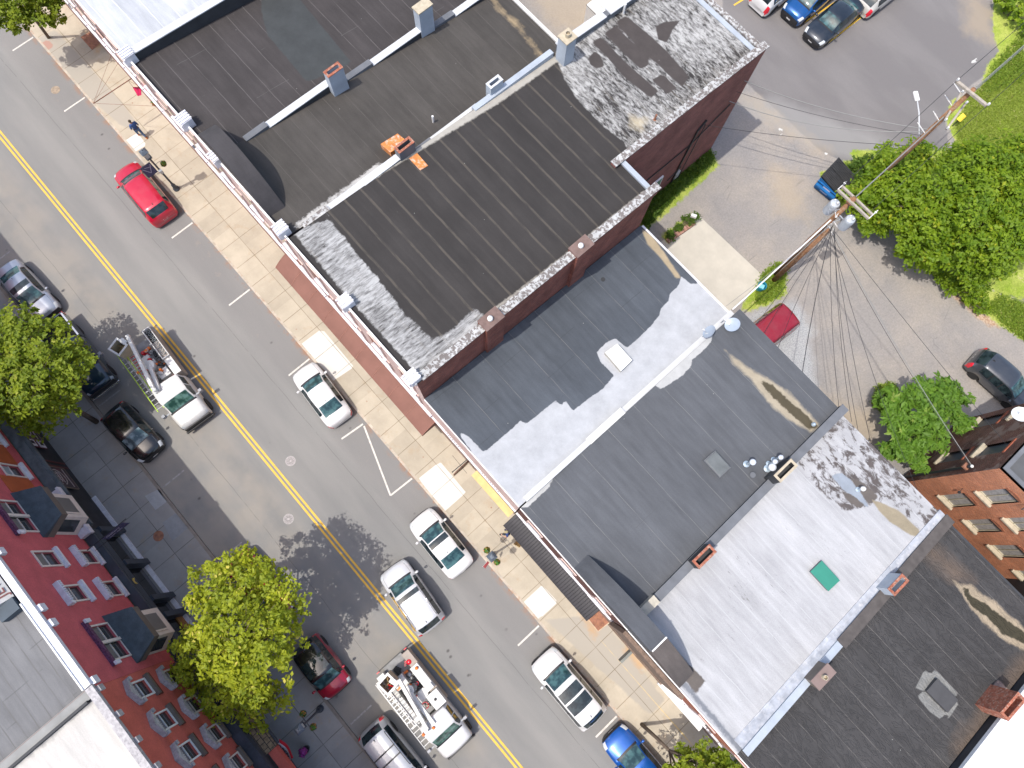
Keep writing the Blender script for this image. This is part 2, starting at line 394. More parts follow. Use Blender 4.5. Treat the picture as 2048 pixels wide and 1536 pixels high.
M_slate = vary('dark_slate_shingle', (0.055, 0.072, 0.085), 0.25, 3, 0.8, grain=0.15, gscale=40)
M_ledge = vary('weathered_grey_ledge', (0.10, 0.12, 0.13), 0.3, 2.5, 0.8)
M_brownm = vary('brown_sheet_metal', (0.14, 0.115, 0.095), 0.15, 2, 0.6)
M_wood = vary('grey_weathered_timber', (0.35, 0.31, 0.26), 0.2, 6, 0.9)
M_pole = vary('brown_creosote_pole', (0.26, 0.13, 0.065), 0.3, 4, 0.85, tint=(0.34, 0.28, 0.20), tamp=0.9)
M_galv = vary('galvanised_steel', (0.42, 0.44, 0.46), 0.12, 5, 0.42, metal=0.35)
M_vent = vary('vent_sheet_steel', (0.42, 0.50, 0.56), 0.1, 5, 0.35, metal=0.3)
M_wire = flat('black_cable', (0.02, 0.02, 0.022), 0.6)
M_wireg = flat('grey_cable', (0.22, 0.22, 0.21), 0.5)
M_rust = vary('rusted_sheet', (0.55, 0.20, 0.055), 0.25, 3, 0.8, tint=(0.62, 0.60, 0.56), tamp=1.0)
M_rustg = vary('rusty_grate', (0.28, 0.13, 0.085), 0.3, 5, 0.9, tint=(0.42, 0.20, 0.08), tamp=0.8)
M_awn = vary('faded_rust_brown_canvas', (0.205, 0.100, 0.078), 0.10, 1.3, 0.85, grain=0.05)
M_awnb = vary('black_corrugated_metal', (0.035, 0.033, 0.037), 0.15, 2, 0.6)
M_glassw = flat('dark_window_glass', (0.045, 0.052, 0.055), 0.06, spec=0.6)
M_blind = flat('grey_window_blind', (0.16, 0.155, 0.145), 0.4)
M_shopglass = flat('shop_glass', (0.008, 0.009, 0.011), 0.05, spec=0.6)
M_sill = vary('sandstone', (0.44, 0.38, 0.28), 0.15, 5, 0.8)
M_board = vary('grey_boarded_panel', (0.28, 0.27, 0.26), 0.2, 6, 0.8, grain=0.15, gscale=30)
M_green = vary('green_metal_sheet', (0.035, 0.215, 0.155), 0.06, 2, 0.45)
M_hatch = vary('off_white_hatch_lid', (0.60, 0.60, 0.56), 0.08, 2, 0.5)
M_skyl = vary('smoked_skylight', (0.13, 0.14, 0.14), 0.15, 2, 0.25)
M_iron = flat('black_iron', (0.018, 0.02, 0.024), 0.45)
M_lampm = flat('dark_lamp_metal', (0.045, 0.055, 0.07), 0.45)
M_orange = flat('orange_plastic', (0.85, 0.20, 0.03), 0.5)
M_yellow = flat('yellow_sign_face', (0.80, 0.60, 0.02), 0.5)
M_dish = flat('satellite_dish_grey', (0.32, 0.38, 0.46), 0.4)
M_dishw = flat('satellite_dish_white', (0.60, 0.62, 0.62), 0.4)
M_navy = vary('navy_banner', (0.055, 0.055, 0.125), 0.2, 6, 0.7, tint=(0.20, 0.18, 0.26), tamp=0.6)
M_magenta = flat('raspberry_flag_cloth', (0.55, 0.01, 0.085), 0.7)

# ---- street surfaces
def _asphalt():
    g = G('street_asphalt'); X = g.xyz()
    base = g.mix(g.map(g.noise(0.35, 4, 0.6, st=(0.3, 1.5, 1)), 0.35, 0.65), (0.205, 0.204, 0.198), (0.248, 0.243, 0.232))
    # darker parking lane on the sunny side, tan dust in the far lane
    pl = g.map(g.ma('ADD', X[1], g.ma('MULTIPLY', g.noise(0.7, 2), 0.3)), -3.1, -2.55)
    base = g.mix(g.ma('MULTIPLY', pl, 0.45), base, (0.185, 0.18, 0.178))
    fl = g.map(X[1], -7.2, -8.2); fl2 = g.map(g.noise(0.5, 3), 0.35, 0.6)
    base = g.mix(g.ma('MULTIPLY', g.ma('MULTIPLY', fl, fl2), 0.8), base, (0.295, 0.272, 0.240))
    wheel = g.at(X[1], [-3.9, -5.6, -8.4, -10.2], 0.55, 0.2, 0.4)
    base = g.mix(g.ma('MULTIPLY', wheel, 0.12), base, (0.16, 0.16, 0.158))
    base = g.mul(base, g.map(g.noise(55, 2, 0.7), 0.3, 0.7, 0.86, 1.14))
    base = g.mul(base, g.map(g.noise(160, 1), 0.25, 0.75, 0.88, 1.12))
    # lap joint with cracking down each lane, lots of tiny pits beside it
    ck = g.at(X[1], [-3.62, -9.35], 0.016, 0.10, 0.35)
    br = g.map(g.noise(0.9, 4, 0.7), 0.36, 0.46)
    base = g.mix(g.ma('MULTIPLY', g.ma('MULTIPLY', ck, br), 0.55), base, (0.07, 0.068, 0.065))
    band = g.at(X[1], [-3.9, -9.1], 0.75, 0.3, 0.4)
    pits = g.map(g.vor(9, g.scl(g.pos(), (1, 1.6, 1))), 0.06, 0.12, 1, 0)
    pits = g.ma('MULTIPLY', pits, g.map(g.noise(1.1, 4, 0.7), 0.48, 0.60))
    base = g.mix(g.ma('MULTIPLY', g.ma('MULTIPLY', pits, band), 0.7), base, (0.09, 0.088, 0.085))
    # oil drips in the parking lanes
    oil = g.map(g.vor(0.8, g.scl(g.pos(), (1.3, 1, 1))), 0.05, 0.11, 1, 0)
    oil = g.ma('MULTIPLY', oil, g.ma('MAXIMUM', g.at(X[1], [-2.0], 0.8, 0.1), g.at(X[1], [-11.5, -6.0], 0.8, 0.1)))
    base = g.mix(g.ma('MULTIPLY', oil, 0.75), base, (0.075, 0.07, 0.068))
    st = g.ma('MULTIPLY', g.map(g.noise(0.9, 5, 0.7), 0.62, 0.74), g.at(X[1], [-2.0], 1.1, 0.1))
    base = g.mix(g.ma('MULTIPLY', st, 0.5), base, (0.30, 0.25, 0.215))
    # dirt along the kerbs
    kd = g.ma('MULTIPLY', g.map(X[1], -1.35, -1.02), g.map(g.noise(1.4, 4, 0.7), 0.46, 0.6))
    base = g.mix(g.ma('MULTIPLY', kd, 0.8), base, (0.30, 0.16, 0.09))
    g.bump(g.noise(120, 2), 0.35, 0.01)
    return g.fin(base, 0.9, 0, 0.25)
M_asph = _asphalt()
def _walk(name, c, joint, long_off, cr_off, wid, white=True, spacing=1.58):
    g = G(name); X = g.xyz()
    k = g.ma('FLOOR', g.ma('DIVIDE', g.ma('ADD', X[0], 200-cr_off), spacing)); k2 = g.ma('FLOOR', g.ma('ADD', g.ma('SUBTRACT', X[1], long_off), 50))
    wn = g.n('ShaderNodeTexWhiteNoise'); wn.noise_dimensions = '2D'; cv = g.n('ShaderNodeCombineXYZ'); g.L(k, cv.inputs[0])
    g.L(g.ma('GREATER_THAN', X[1], long_off), cv.inputs[1]); g.L(cv.outputs[0], wn.inputs['Vector'])
    col = g.mul(c, g.map(wn.outputs['Value'], 0, 1, 0.92, 1.06))
    col = g.mul(col, g.map(g.noise(0.8, 5, 0.65), 0.3, 0.7, 0.88, 1.1))
    col = g.mul(col, g.map(g.noise(60, 2), 0.3, 0.7, 0.93, 1.07))
    col = g.mix(g.ma('MULTIPLY', g.map(g.noise(1.3, 5, 0.7), 0.56, 0.72), 0.4), col, (0.36, 0.25, 0.145))
    if white:
        col = g.mix(g.mask('grey', 0.12, 2, 0.06), col, (0.36, 0.33, 0.28))
        col = g.mix(g.mask('white', 0.01, 3, 0.012), col, (0.60, 0.585, 0.54))
        col = g.mix(g.ma('MULTIPLY', g.mask('rust', 0.35, 3, 0.25), 0.65), col, (0.50, 0.27, 0.09))
        col = g.mix(g.mask('yellow', 0.03, 4, 0.02), col, (0.62, 0.46, 0.20))
        col = g.mix(g.mask('pave', 0.02, 4, 0.03), col, (0.38, 0.235, 0.19))
        v = g.vor(0.9); spt = g.ma('MULTIPLY', g.map(v, 0.03, 0.055, 1, 0), g.map(g.noise(0.6, 2), 0.45, 0.55))
        col = g.mix(g.ma('MULTIPLY', spt, 0.7), col, (0.26, 0.10, 0.05))
        tr = g.map(g.noise(3.0, 4, 0.75, dist=2.0, st=(1, 1.5, 1)), 0.66, 0.70); col = g.mix(g.ma('MULTIPLY', tr, 0.4), col, (0.58, 0.55, 0.49))
    jl = g.ma('MAXIMUM', g.line(X[0], cr_off, spacing, 0.022, 0.012), g.at(X[1], [long_off], 0.022, 0.015))
    col = g.mix(g.ma('MULTIPLY', jl, g.map(g.noise(1.2, 3), 0.3, 0.6, 0.35, 0.85)), col, joint)
    g.bump(g.noise(70, 2), 0.15, 0.01)
    return g.fin(col, 0.88, 0, 0.25)
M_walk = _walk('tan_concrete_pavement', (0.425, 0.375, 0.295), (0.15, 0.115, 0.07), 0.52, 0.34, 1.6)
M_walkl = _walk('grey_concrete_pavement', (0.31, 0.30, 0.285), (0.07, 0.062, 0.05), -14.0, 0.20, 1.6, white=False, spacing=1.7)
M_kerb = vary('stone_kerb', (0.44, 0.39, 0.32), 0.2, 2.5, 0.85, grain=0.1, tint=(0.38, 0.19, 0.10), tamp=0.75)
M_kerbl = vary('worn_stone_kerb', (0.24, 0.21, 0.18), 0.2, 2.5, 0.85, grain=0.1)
def _lot():
    g = G('old_lot_surface'); X = g.xyz()
    c = g.mix(g.map(g.noise(0.28, 6, 0.62), 0.40, 0.62), (0.262, 0.245, 0.232), (0.315, 0.283, 0.25))
    c = g.mix(g.ma('MULTIPLY', g.map(g.noise(0.7, 6, 0.7), 0.52, 0.70), 0.5), c, (0.215, 0.205, 0.20))
    c = g.mul(c, g.map(g.noise(9, 5, 0.75), 0.3, 0.7, 0.84, 1.16))
    cr = g.map(g.vor(0.45, g.scl(g.pos(), (1, 1, 1)), 'DISTANCE_TO_EDGE'), 0.006, 0.014, 1, 0)
    c = g.mix(g.ma('MULTIPLY', cr, g.map(g.noise(0.5, 3), 0.56, 0.66, 0, 0.4)), c, (0.12, 0.115, 0.11))
    gr = g.mask('gravel', 0.5, 0.9, 0.35)
    gc = g.mix(g.map(g.vor(26), 0.15, 0.6), (0.14, 0.145, 0.15), (0.42, 0.425, 0.43)); c = g.mix(gr, c, gc)
    na = g.mask('newasph', 0.10, 1.2, 0.06)
    nc = g.mix(g.map(g.noise(0.3, 4, 0.6, st=(0.4, 1.4, 1)), 0.4, 0.62), (0.168, 0.158, 0.156), (0.195, 0.184, 0.180))
    nc = g.mul(nc, g.map(g.noise(70, 2), 0.3, 0.7, 0.88, 1.12)); c = g.mix(na, c, nc)
    c = g.mix(g.ma('MULTIPLY', g.mask('palestrip', 0.35, 0.8, 0.4), 0.55), c, (0.30, 0.295, 0.285))
    c = g.mix(g.mask('pad', 0.015, 2, 0.01), c, g.mul((0.50, 0.465, 0.395), g.map(g.noise(0.9, 5, 0.65), 0.3, 0.7, 0.9, 1.08)))
    c = g.mix(g.ma('MULTIPLY', g.mask('tan', 0.9, 1.1, 0.6), 0.38), c, (0.44, 0.34, 0.215))
    c = g.mix(g.ma('MULTIPLY', g.mask('mulch', 0.35, 2.2, 0.12), 0.85), c, g.mix(g.map(g.noise(9, 3), 0.4, 0.6), (0.33, 0.19, 0.105), (0.50, 0.37, 0.25)))
    gm = g.mask('grass', 0.4, 2.2, 0.08)
    gc = g.mix(g.map(g.noise(0.8, 5, 0.65), 0.38, 0.62), (0.22, 0.30, 0.035), (0.36, 0.40, 0.09))
    gc = g.mul(gc, g.map(g.noise(16, 4, 0.7, st=(1, 0.5, 1)), 0.3, 0.7, 0.72, 1.28))
    gc = g.mix(g.ma('MULTIPLY', g.map(g.noise(0.42, 6, 0.75), 0.585, 0.66), g.map(g.noise(12, 3), 0.35, 0.6)), gc, (0.58, 0.46, 0.27))
    c = g.mix(gm, c, gc)
    wh = g.mask('white', 0.08, 9, 0.02); c = g.mix(wh, c, (0.62, 0.61, 0.58))
    g.bump(g.ma('ADD', g.noise(40, 3), g.ma('MULTIPLY', gm, g.noise(14, 3))), 0.5, 0.03)
    return g.fin(c, 0.92, 0, 0.2)
M_lot = _lot()
M_paintw = vary('road_marking_white', (0.60, 0.57, 0.52), 0.15, 4, 0.7, grain=0.1, tint=(0.30, 0.29, 0.28), tamp=0.6)
M_painty = vary('road_marking_yellow', (0.78, 0.46, 0.065), 0.10, 3, 0.7, grain=0.08)
M_manh = vary('painted_manhole', (0.42, 0.39, 0.38), 0.2, 9, 0.7)

def poly(pts, z=0.0): return [P(u, v, z) for u, v in pts]
def polyp(pts, pl): return [PP(u, v, pl) for u, v in pts]
def zoomed(pts, x0, y0, k): return [(x0+a/k, y0+b/k) for a, b in pts]
# ======================= ground, road, pavements
KZ = 0.13
o = sheet('ground', [(-400, -400), (400, -400), (400, 500), (-400, 500)], (-0.30, 0), vary('distant_ground', (0.12, 0.13, 0.07), 0.4, 0.05, 0.95, tint=(0.2, 0.19, 0.17), tamp=0.9), 100); tag(o, kind='structure')
o = sheet('road', [(-90, -12.45), (60, -12.45), (60, -1.0), (-90, -1.0)], (0, 0), M_asph, 5); tag(o, kind='structure')
lotm = {
 'grass': [poly([(2048, 30), (1975, 130), (1960, 180), (1905, 200), (1890, 240), (1908, 275), (1915, 330), (2048, 330)]),
           poly([(2060, -60), (2048, 60), (2000, 110), (1985, 60), (1990, -60)]),
           poly([(1250, 460), (1290, 400), (1420, 300), (1440, 330), (1330, 430), (1290, 460)]),
           poly([(1640, 345), (1700, 320), (1745, 330), (1740, 440), (1700, 420), (1650, 390)]),
           poly([(1322, 470), (1385, 425), (1392, 435), (1338, 487)]),
           poly([(1480, 615), (1530, 545), (1560, 522), (1572, 535), (1572, 590), (1530, 612), (1490, 625)]),
           poly([(1960, 570), (2060, 610), (2060, 690), (2000, 650), (1930, 600), (1840, 530)]),
           poly([(1750, 770), (1790, 765), (1800, 800), (1770, 830), (1745, 810)]),
           poly([(1780, 450), (1830, 500), (1900, 560), (2060, 600), (2060, 300), (1700, 300), (1740, 430)])],
 'pad': [poly([(1300, 500), (1395, 428), (1530, 555), (1440, 640)])],
 'newasph': [poly([(1440, -80), (1452, 130), (1520, 190), (1640, 300), (1720, 340), (1790, 330), (1900, 300), (1890, 245), (1905, 200), (1970, 150), (2000, 100), (1985, 20), (1990, -90)]),
             poly([(1300, 330), (1400, 280), (1480, 190), (1540, 215), (1650, 300), (1500, 240), (1380, 330)])[:0] or [(90, 90), (91, 90), (91, 91)],
             poly([(2005, 575), (2060, 545), (2060, 620)])],
 'palestrip': [poly([(1480, 190), (1560, 200), (1800, 290), (1760, 340), (1640, 300), (1500, 230)])],
 'gravel': [poly([(1480, 630), (1560, 610), (1620, 690), (1640, 800), (1640, 860), (1500, 760)]), poly([(1560, 620), (1590, 600), (1630, 660), (1600, 700)])],
 'tan': [poly([(1480, 190), (1520, 200), (1600, 270), (1660, 300), (1640, 310), (1560, 260)]), poly([(1540, 330), (1600, 350), (1610, 440), (1550, 420)]),
         poly([(1640, 790), (1760, 830), (1760, 1000), (1640, 900)]), poly([(1020, -60), (1200, -60), (1190, 60), (1120, 60)]), poly([(1930, -40), (1990, 20), (1990, 90), (1930, 60)])],
 'mulch': [poly([(1870, 530), (1910, 550), (1990, 640), (2000, 660), (1960, 640), (1890, 580)])],
 'white': [poly([(1648, 304), (1660, 306), (1654, 316)]), poly([(1633, 95), (1637, 92), (1640, 98), (1636, 101)]), poly([(1940, 125), (1958, 113), (1962, 119), (1944, 133)]), poly([(1976, 88), (1984, 84), (1984, 92)]),
           poly([(1552, 255), (1570, 258), (1562, 272)])],
}
o = sheet('rear_lot', [(-60, 2.6), (45, 2.6), (45, 75), (-60, 75)], (-0.02, 0), M_lot, 0.33, lotm); tag(o, kind='structure')
# pavement on the sunny side
wm = {
 'white': [poly([(600, 690), (644, 657), (708, 734), (651, 772), (640, 745)], KZ), poly([(837, 957), (880, 923), (932, 985), (889, 1023)], KZ),
           poly([(1046, 1205), (1084, 1170), (1116, 1204), (1077, 1240)], KZ), poly([(249, 282), (275, 265), (293, 290), (268, 305)], KZ)],
 'grey': [poly([(70, 80), (110, 60), (240, 200), (290, 270), (240, 250), (150, 170)], KZ), poly([(1090, 1240), (1200, 1230), (1330, 1400), (1300, 1430)], KZ)],
 'rust': [poly([(1180, 1240), (1195, 1255), (1190, 1275), (1160, 1225)], KZ), poly([(640, 590), (800, 770), (850, 830), (845, 850), (700, 690)], KZ), poly([(172, 62), (205, 90), (195, 105)], KZ),
          poly([(1260, 1290), (1290, 1330), (1285, 1340), (1250, 1300)], KZ)],
 'yellow': [('line', poly([(945, 930), (1030, 1025)], KZ), 0.10), ('line', poly([(1195, 1275), (1340, 1440), (1450, 1560)], KZ), 0.035)],
 'pave': [poly([(1020, 1063), (1040, 1035), (1063, 1065), (1045, 1082)], KZ), poly([(75, 92), (95, 78), (108, 92), (96, 101)], KZ)],
}
pv = sheet('pavement', [(-90, -0.86), (60, -0.86), (60, 2.6), (-90, 2.6)], (KZ, 0), M_walk, 0.25, wm); tag(pv, kind='structure')
m = MB(); m.box(-90, 60, -1.0, -0.862, -0.1, KZ+0.004); o = m.build('kerb', M_kerb); tag(o, kind='structure')
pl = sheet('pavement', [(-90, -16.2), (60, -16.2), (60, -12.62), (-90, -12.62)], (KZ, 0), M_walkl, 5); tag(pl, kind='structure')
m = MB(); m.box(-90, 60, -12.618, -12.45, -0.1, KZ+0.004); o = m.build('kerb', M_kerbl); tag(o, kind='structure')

# markings
def strip(m, a, b, wd, z=0.004):
    a = Vector((*a, 0)); b = Vector((*b, 0)); d = (b-a).normalized(); n = Vector((-d.y, d.x, 0))*wd/2
    m.face([(a-n).to_tuple()[:2]+(z,), (b-n).to_tuple()[:2]+(z,), (b+n).to_tuple()[:2]+(z,), (a+n).to_tuple()[:2]+(z,)])
def marking(name, segs, wd, mat, z=0.004):
    m = MB()
    for a, b in segs: strip(m, a, b, wd, z)
    o = m.build(name, mat); tag(o, kind='structure'); return o
marking('centre_line', [((-90, -6.56), (60, -6.86)), ((-90, -6.80), (60, -7.10))], 0.115, M_painty)
marking('bay_marking', [((s, -2.70), (s, -1.10)) for s in (-45.83, -39.75, -27.78, -21.78, -15.77, 5.24, 11.7)], 0.10, M_paintw)
marking('bay_marking', [((s, -12.3), (s, -10.82)) for s in (-33.65, -27.7, -21.75, -15.27, -9.69, -3.8, 2.12)], 0.09, vary('faded_marking', (0.34, 0.33, 0.32), 0.3, 6, 0.8, tint=(0.20, 0.20, 0.2), tamp=0.9))
zc = [P(*p) for p in ((683, 878), (726, 848), (781, 991), (824, 957))]
marking('no_parking_marking', [(zc[0], zc[1])], 0.10, M_paintw)
marking('no_parking_marking', [(P(728, 852), P(781, 991)), ], 0.10, M_paintw, 0.005)
marking('no_parking_marking', [(P(781, 991), zc[3])], 0.10, M_paintw, 0.006)
yb = [((1468, 10), (1503, -12)), ((1600, 50), (1700, -15)), ((1646, 93), (1795, -22)), ((1706, 26), (1718, 37))]
marking('lot_bay_marking', [(P(*a), P(*b)) for a, b in yb], 0.12, vary('lot_marking_yellow', (0.72, 0.45, 0.05), 0.1, 3, 0.7), -0.014)
# manholes
def manhole(u, v, label, mat, r=0.30, z=0.008, rings=True, z0=0.0):
    x, y = P(u, v, z0); t = thing('manhole_cover', label, 'manhole cover', (x, y, z0))
    m = MB(); m.lathe([(r, 0), (r, z)], seg=28); m.build('cover', mat, t, local=True)
    m = MB()
    if rings:
        for a, b in ((r*0.55, r*0.62), (r*0.30, r*0.36), (r*0.80, r*0.86)):
            n = len(m.v)
            for k in range(28):
                q = 2*math.pi*k/28
                m.v += [(a*math.cos(q), a*math.sin(q), z+0.003), (b*math.cos(q), b*math.sin(q), z+0.003)]
            for k in range(28):
                j = (k+1) % 28; m.f.append((n+2*k, n+2*k+1, n+2*j+1, n+2*j)); m.m.append(0)
        for k in range(12):
            q = 2*math.pi*k/12; m.rbox(r*0.5*math.cos(q), r*0.5*math.sin(q), q, r*0.26, 0.010, z, z+0.0045)
        m.build('relief', flat('manhole_iron', (0.15, 0.14, 0.14), 0.7), t, local=True)
    return t
manhole(581, 922, 'round cast manhole cover painted pale in the sunny lane, the upper of two', M_manh)
manhole(577, 1038, 'round cast manhole cover painted pale by the tree shadow, the lower of two', M_manh)
manhole(111, 180, 'worn tan round cover in the parking lane near the upper tree', vary('tan_cover', (0.30, 0.24, 0.18), 0.25, 6, 0.85), 0.30, 0.007, False)
manhole(317, 1072, 'rusty round cover on the shaded pavement', M_rustg, 0.30, 0.010, False, KZ)
# square plates and grates on the pavement
def plate(px, label, mat, name='pavement_grate', frame=True, z=KZ+0.006):
    c = [P(u, v, KZ) for u, v in px]; cx = sum(p[0] for p in c)/4; cy = sum(p[1] for p in c)/4
    t = thing(name, label, 'grate', (cx, cy, KZ)); m = MB()
    m.prism([(p[0], p[1]) for p in c], KZ-0.02, z) ; m.build('plate', mat, t)
    if frame:
        m = MB()
        for i in range(4):
            a, b = c[i], c[(i+1) % 4]; strip(m, a, b, 0.05, z+0.004)
        m.build('frame', vary('tan_steel_frame', (0.50, 0.38, 0.26), 0.15, 5, 0.8), t)
    return t
def ccw(px):
    c = [P(u, v, KZ) for u, v in px]; a = sum(c[i][0]*c[(i+1) % 4][1]-c[(i+1) % 4][0]*c[i][1] for i in range(4))
    return px if a > 0 else px[::-1]
plate(ccw([(1171, 1232), (1198, 1214), (1221, 1243), (1196, 1263)]), 'large square rust red cellar hatch in the pavement', M_rustg, 'cellar_hatch')
plate(ccw([(161, 74), (183, 62), (205, 84), (184, 100)]), 'square brown rusty plate in the pavement under the upper tree', M_rustg, 'cellar_hatch', False)
plate(ccw([(1321, 1367), (1332, 1362), (1344, 1380), (1334, 1387)]), 'small dark mesh grate in the pavement by the brown shopfront', flat('dark_mesh', (0.10, 0.09, 0.08), 0.8), 'pavement_grate', False)
plate(ccw([(290, 992), (318, 978), (334, 1003), (311, 1020)]), 'pale square repair slab in the shaded pavement', vary('pale_repair', (0.34, 0.35, 0.36), 0.1, 4, 0.8), 'repair_slab', False, KZ+0.004)
plate(ccw([(325, 1045), (352, 1026), (376, 1056), (345, 1082)]), 'grey repair slab beside the rusty cover in the shaded pavement', vary('grey_repair', (0.27, 0.28, 0.29), 0.1, 4, 0.8), 'repair_slab', False, KZ+0.004)
# ======================= buildings of the sunny row
TF = 2.02                                 # facade line
def shell(name, label, s0, s1, t0, t1, pl, wmat, base=0.0, cat='building'):
    r = thing(name, label, cat, ((s0+s1)/2, t0, 0))
    m = MB(); a, b, c, d = (s0, t0), (s1, t0), (s1, t1), (s0, t1); e = 0.015
    za = zp(pl, t0)-0.01; zb = zp(pl, t1)-0.01
    m.mi = 1
    m.face([(s1, t0, base), (s1, t1, base), (s1, t1, zb), (s1, t0, za)])
    m.face([(s0, t1, base), (s0, t0, base), (s0, t0, za), (s0, t1, zb)])
    m.mi = 2
    m.face([(s1, t1, base), (s0, t1, base), (s0, t1, zb), (s1, t1, zb)])
    m.mi = 0
    m.face([(s0, t0, base), (s1, t0, base), (s1, t0, za), (s0, t0, za)])
    m.build('wall', wmat, r)
    return r
def cap(r, pts, w, th, mat, name='coping', label=None):
    """a run of coping along points (s,t,z)"""
    m = MB()
    for i in range(len(pts)-1):
        a = Vector(pts[i]); b = Vector(pts[i+1]); d = b-a; L = d.length; d.normalize()
        side = Vector((-d.y, d.x, 0)).normalized(); up = d.cross(side)*-1 if d.cross(side).z < 0 else d.cross(side)
        m.obox((a+b)/2-up*th/2, d, side, up, L/2+0.001*i, w/2, th/2)
    return m.build(name, mat, r, label=label)
def parapet(r, s, w, segs, pl, mside, mcap, capw=None, names=('parapet', 'coping'), drop=0.5):
    """stepped party parapet at s: segs (t0,t1,z0,z1)"""
    capw = capw or w+0.04
    for i, (t0, t1, z0, z1) in enumerate(segs):
        m = MB(); m.prism([(s-w/2, t0), (s+w/2, t0), (s+w/2, t1), (s-w/2, t1)], zp(pl, t1)-drop, [z0-.04, z0-.04, z1-.04, z1-.04]); m.build(names[0], mside, r)
        cap(r, [(s, t0, z0), (s, t1, z1)], capw, 0.05, mcap, names[1])
def chimney(r, s, t, ds, dt, zb, zt, mat, cmat, flue=None, open_=True, name='chimney', label=None, capo=0.04):
    m = MB()
    if open_:
        w = 0.10
        m.box(s-ds/2, s+ds/2, t-dt/2, t-dt/2+w, zb, zt); m.box(s-ds/2, s+ds/2, t+dt/2-w, t+dt/2, zb, zt)
        m.box(s-ds/2, s-ds/2+w, t-dt/2+w, t+dt/2-w, zb, zt); m.box(s+ds/2-w, s+ds/2, t-dt/2+w, t+dt/2-w, zb, zt)
        m.box(s-ds/2+w, s+ds/2-w, t-dt/2+w, t+dt/2-w, zb, zt-0.45)
    else: m.box(s-ds/2, s+ds/2, t-dt/2, t+dt/2, zb, zt)
    o = m.build(name, mat, r, label=label)
    m = MB()
    if open_:
        w = 0.105; c_ = 0.012; z0 = zt+0.001; z1 = zt+0.045
        m.box(s-ds/2-c_, s+ds/2+c_, t-dt/2-c_, t-dt/2+w, z0, z1); m.box(s-ds/2-c_, s+ds/2+c_, t+dt/2-w, t+dt/2+c_, z0, z1)
        m.box(s-ds/2-c_, s-ds/2+w, t-dt/2+w, t+dt/2-w, z0, z1); m.box(s+ds/2-w, s+ds/2+c_, t-dt/2+w, t+dt/2-w, z0, z1)
    else: m.box(s-ds/2-capo, s+ds/2+capo, t-dt/2-capo, t+dt/2+capo, zt+0.001, zt+0.07)
    m.build('cap', cmat, o)
    if flue:
        m = MB(); m.lathe([(flue, 0), (flue, 0.22), (flue*0.8, 0.22), (flue*0.8, 0.05)], s, t, zt+0.07, 14); m.build('flue', M_sill, o)
    return o
def pipe(r, u, v, zb, h, rad, mat, name='vent_pipe', capr=None, capmat=None, label=None):
    """u,v is the foot of the pipe on the roof"""
    s, t = P(u, v, zb); m = MB(); m.lathe([(rad, -0.1), (rad, h)], s, t, zb, 14)
    o = m.build(name, mat, r, smooth=False, label=label)
    m = MB(); m.lathe([(rad*2.2, 0.0), (rad*1.2, 0.05)], s, t, zb+0.004, 14); m.build('flashing', mat, o)
    if capr:
        m = MB(); m.lathe([(capr, 0), (capr*1.05, 0.04), (capr*0.9, 0.13), (capr*0.45, 0.20), (0, 0.22)], s, t, zb+h+0.03, 16); m.build('cap', capmat or M_whitep, o, smooth=True)
    return o
def hood(r, s0, s1, h, pl, t0, t1, mat, sh=None, n=28, full=None, name='arched_hood'):
    """roofed back of an arched pediment: runs s0..s1 (part of the arch full)"""
    f0, f1 = full or (s0, s1); m = MB(); k0 = len(m.v)
    def H(s):
        x = (s-f0)/(f1-f0)*2-1; R = 1.0
        return h*max(0.0, 1-abs(x)**2.2)
    for i in range(n+1):
        s = s0+(s1-s0)*i/n; zz = H(s)
        m.v += [(s, t0, zp(pl, t0)-0.05), (s, t0, zp(pl, t0)+zz), (s, t1, zp(pl, t1)+zz), (s, t1, zp(pl, t1)-0.05)]
    for i in range(n):
        a = k0+4*i; b = a+4
        m.f.append((a, b, b+1, a+1)); m.f.append((a+1, b+1, b+2, a+2)); m.f.append((a+2, b+2, b+3, a+3)); m.m += [0, 0, 0]
    for a in (k0, k0+4*n): m.f.append((a, a+1, a+2, a+3)); m.m.append(0)
    return m.build(name, mat, r)

# ---- far white-roofed building, upper left
PL0 = (12.35, -0.10)
b0 = shell('white_roofed_building', 'three storey building with a white coated flat roof at the upper left corner', -60, -28.9, TF, 22, PL0, [M_pink, M_blueg, M_brickd])
sheet('roof', [(-60, TF), (-28.9, TF), (-28.9, 22), (-60, 22)], PL0, M_r0, 0.6, {'worn': [polyp([(240, 20), (320, 20), (320, 110), (250, 100)], PL0), polyp([(220, -40), (470, -40), (440, 20), (240, 0)], PL0)]}, b0)
parapet(b0, -28.72, 0.36, [(TF+0.25, 22, 12.36, 12.36-1.35)], (11.9, -0.14), M_memb, M_coat, drop=0.4)
PL1 = (12.15, -0.135)
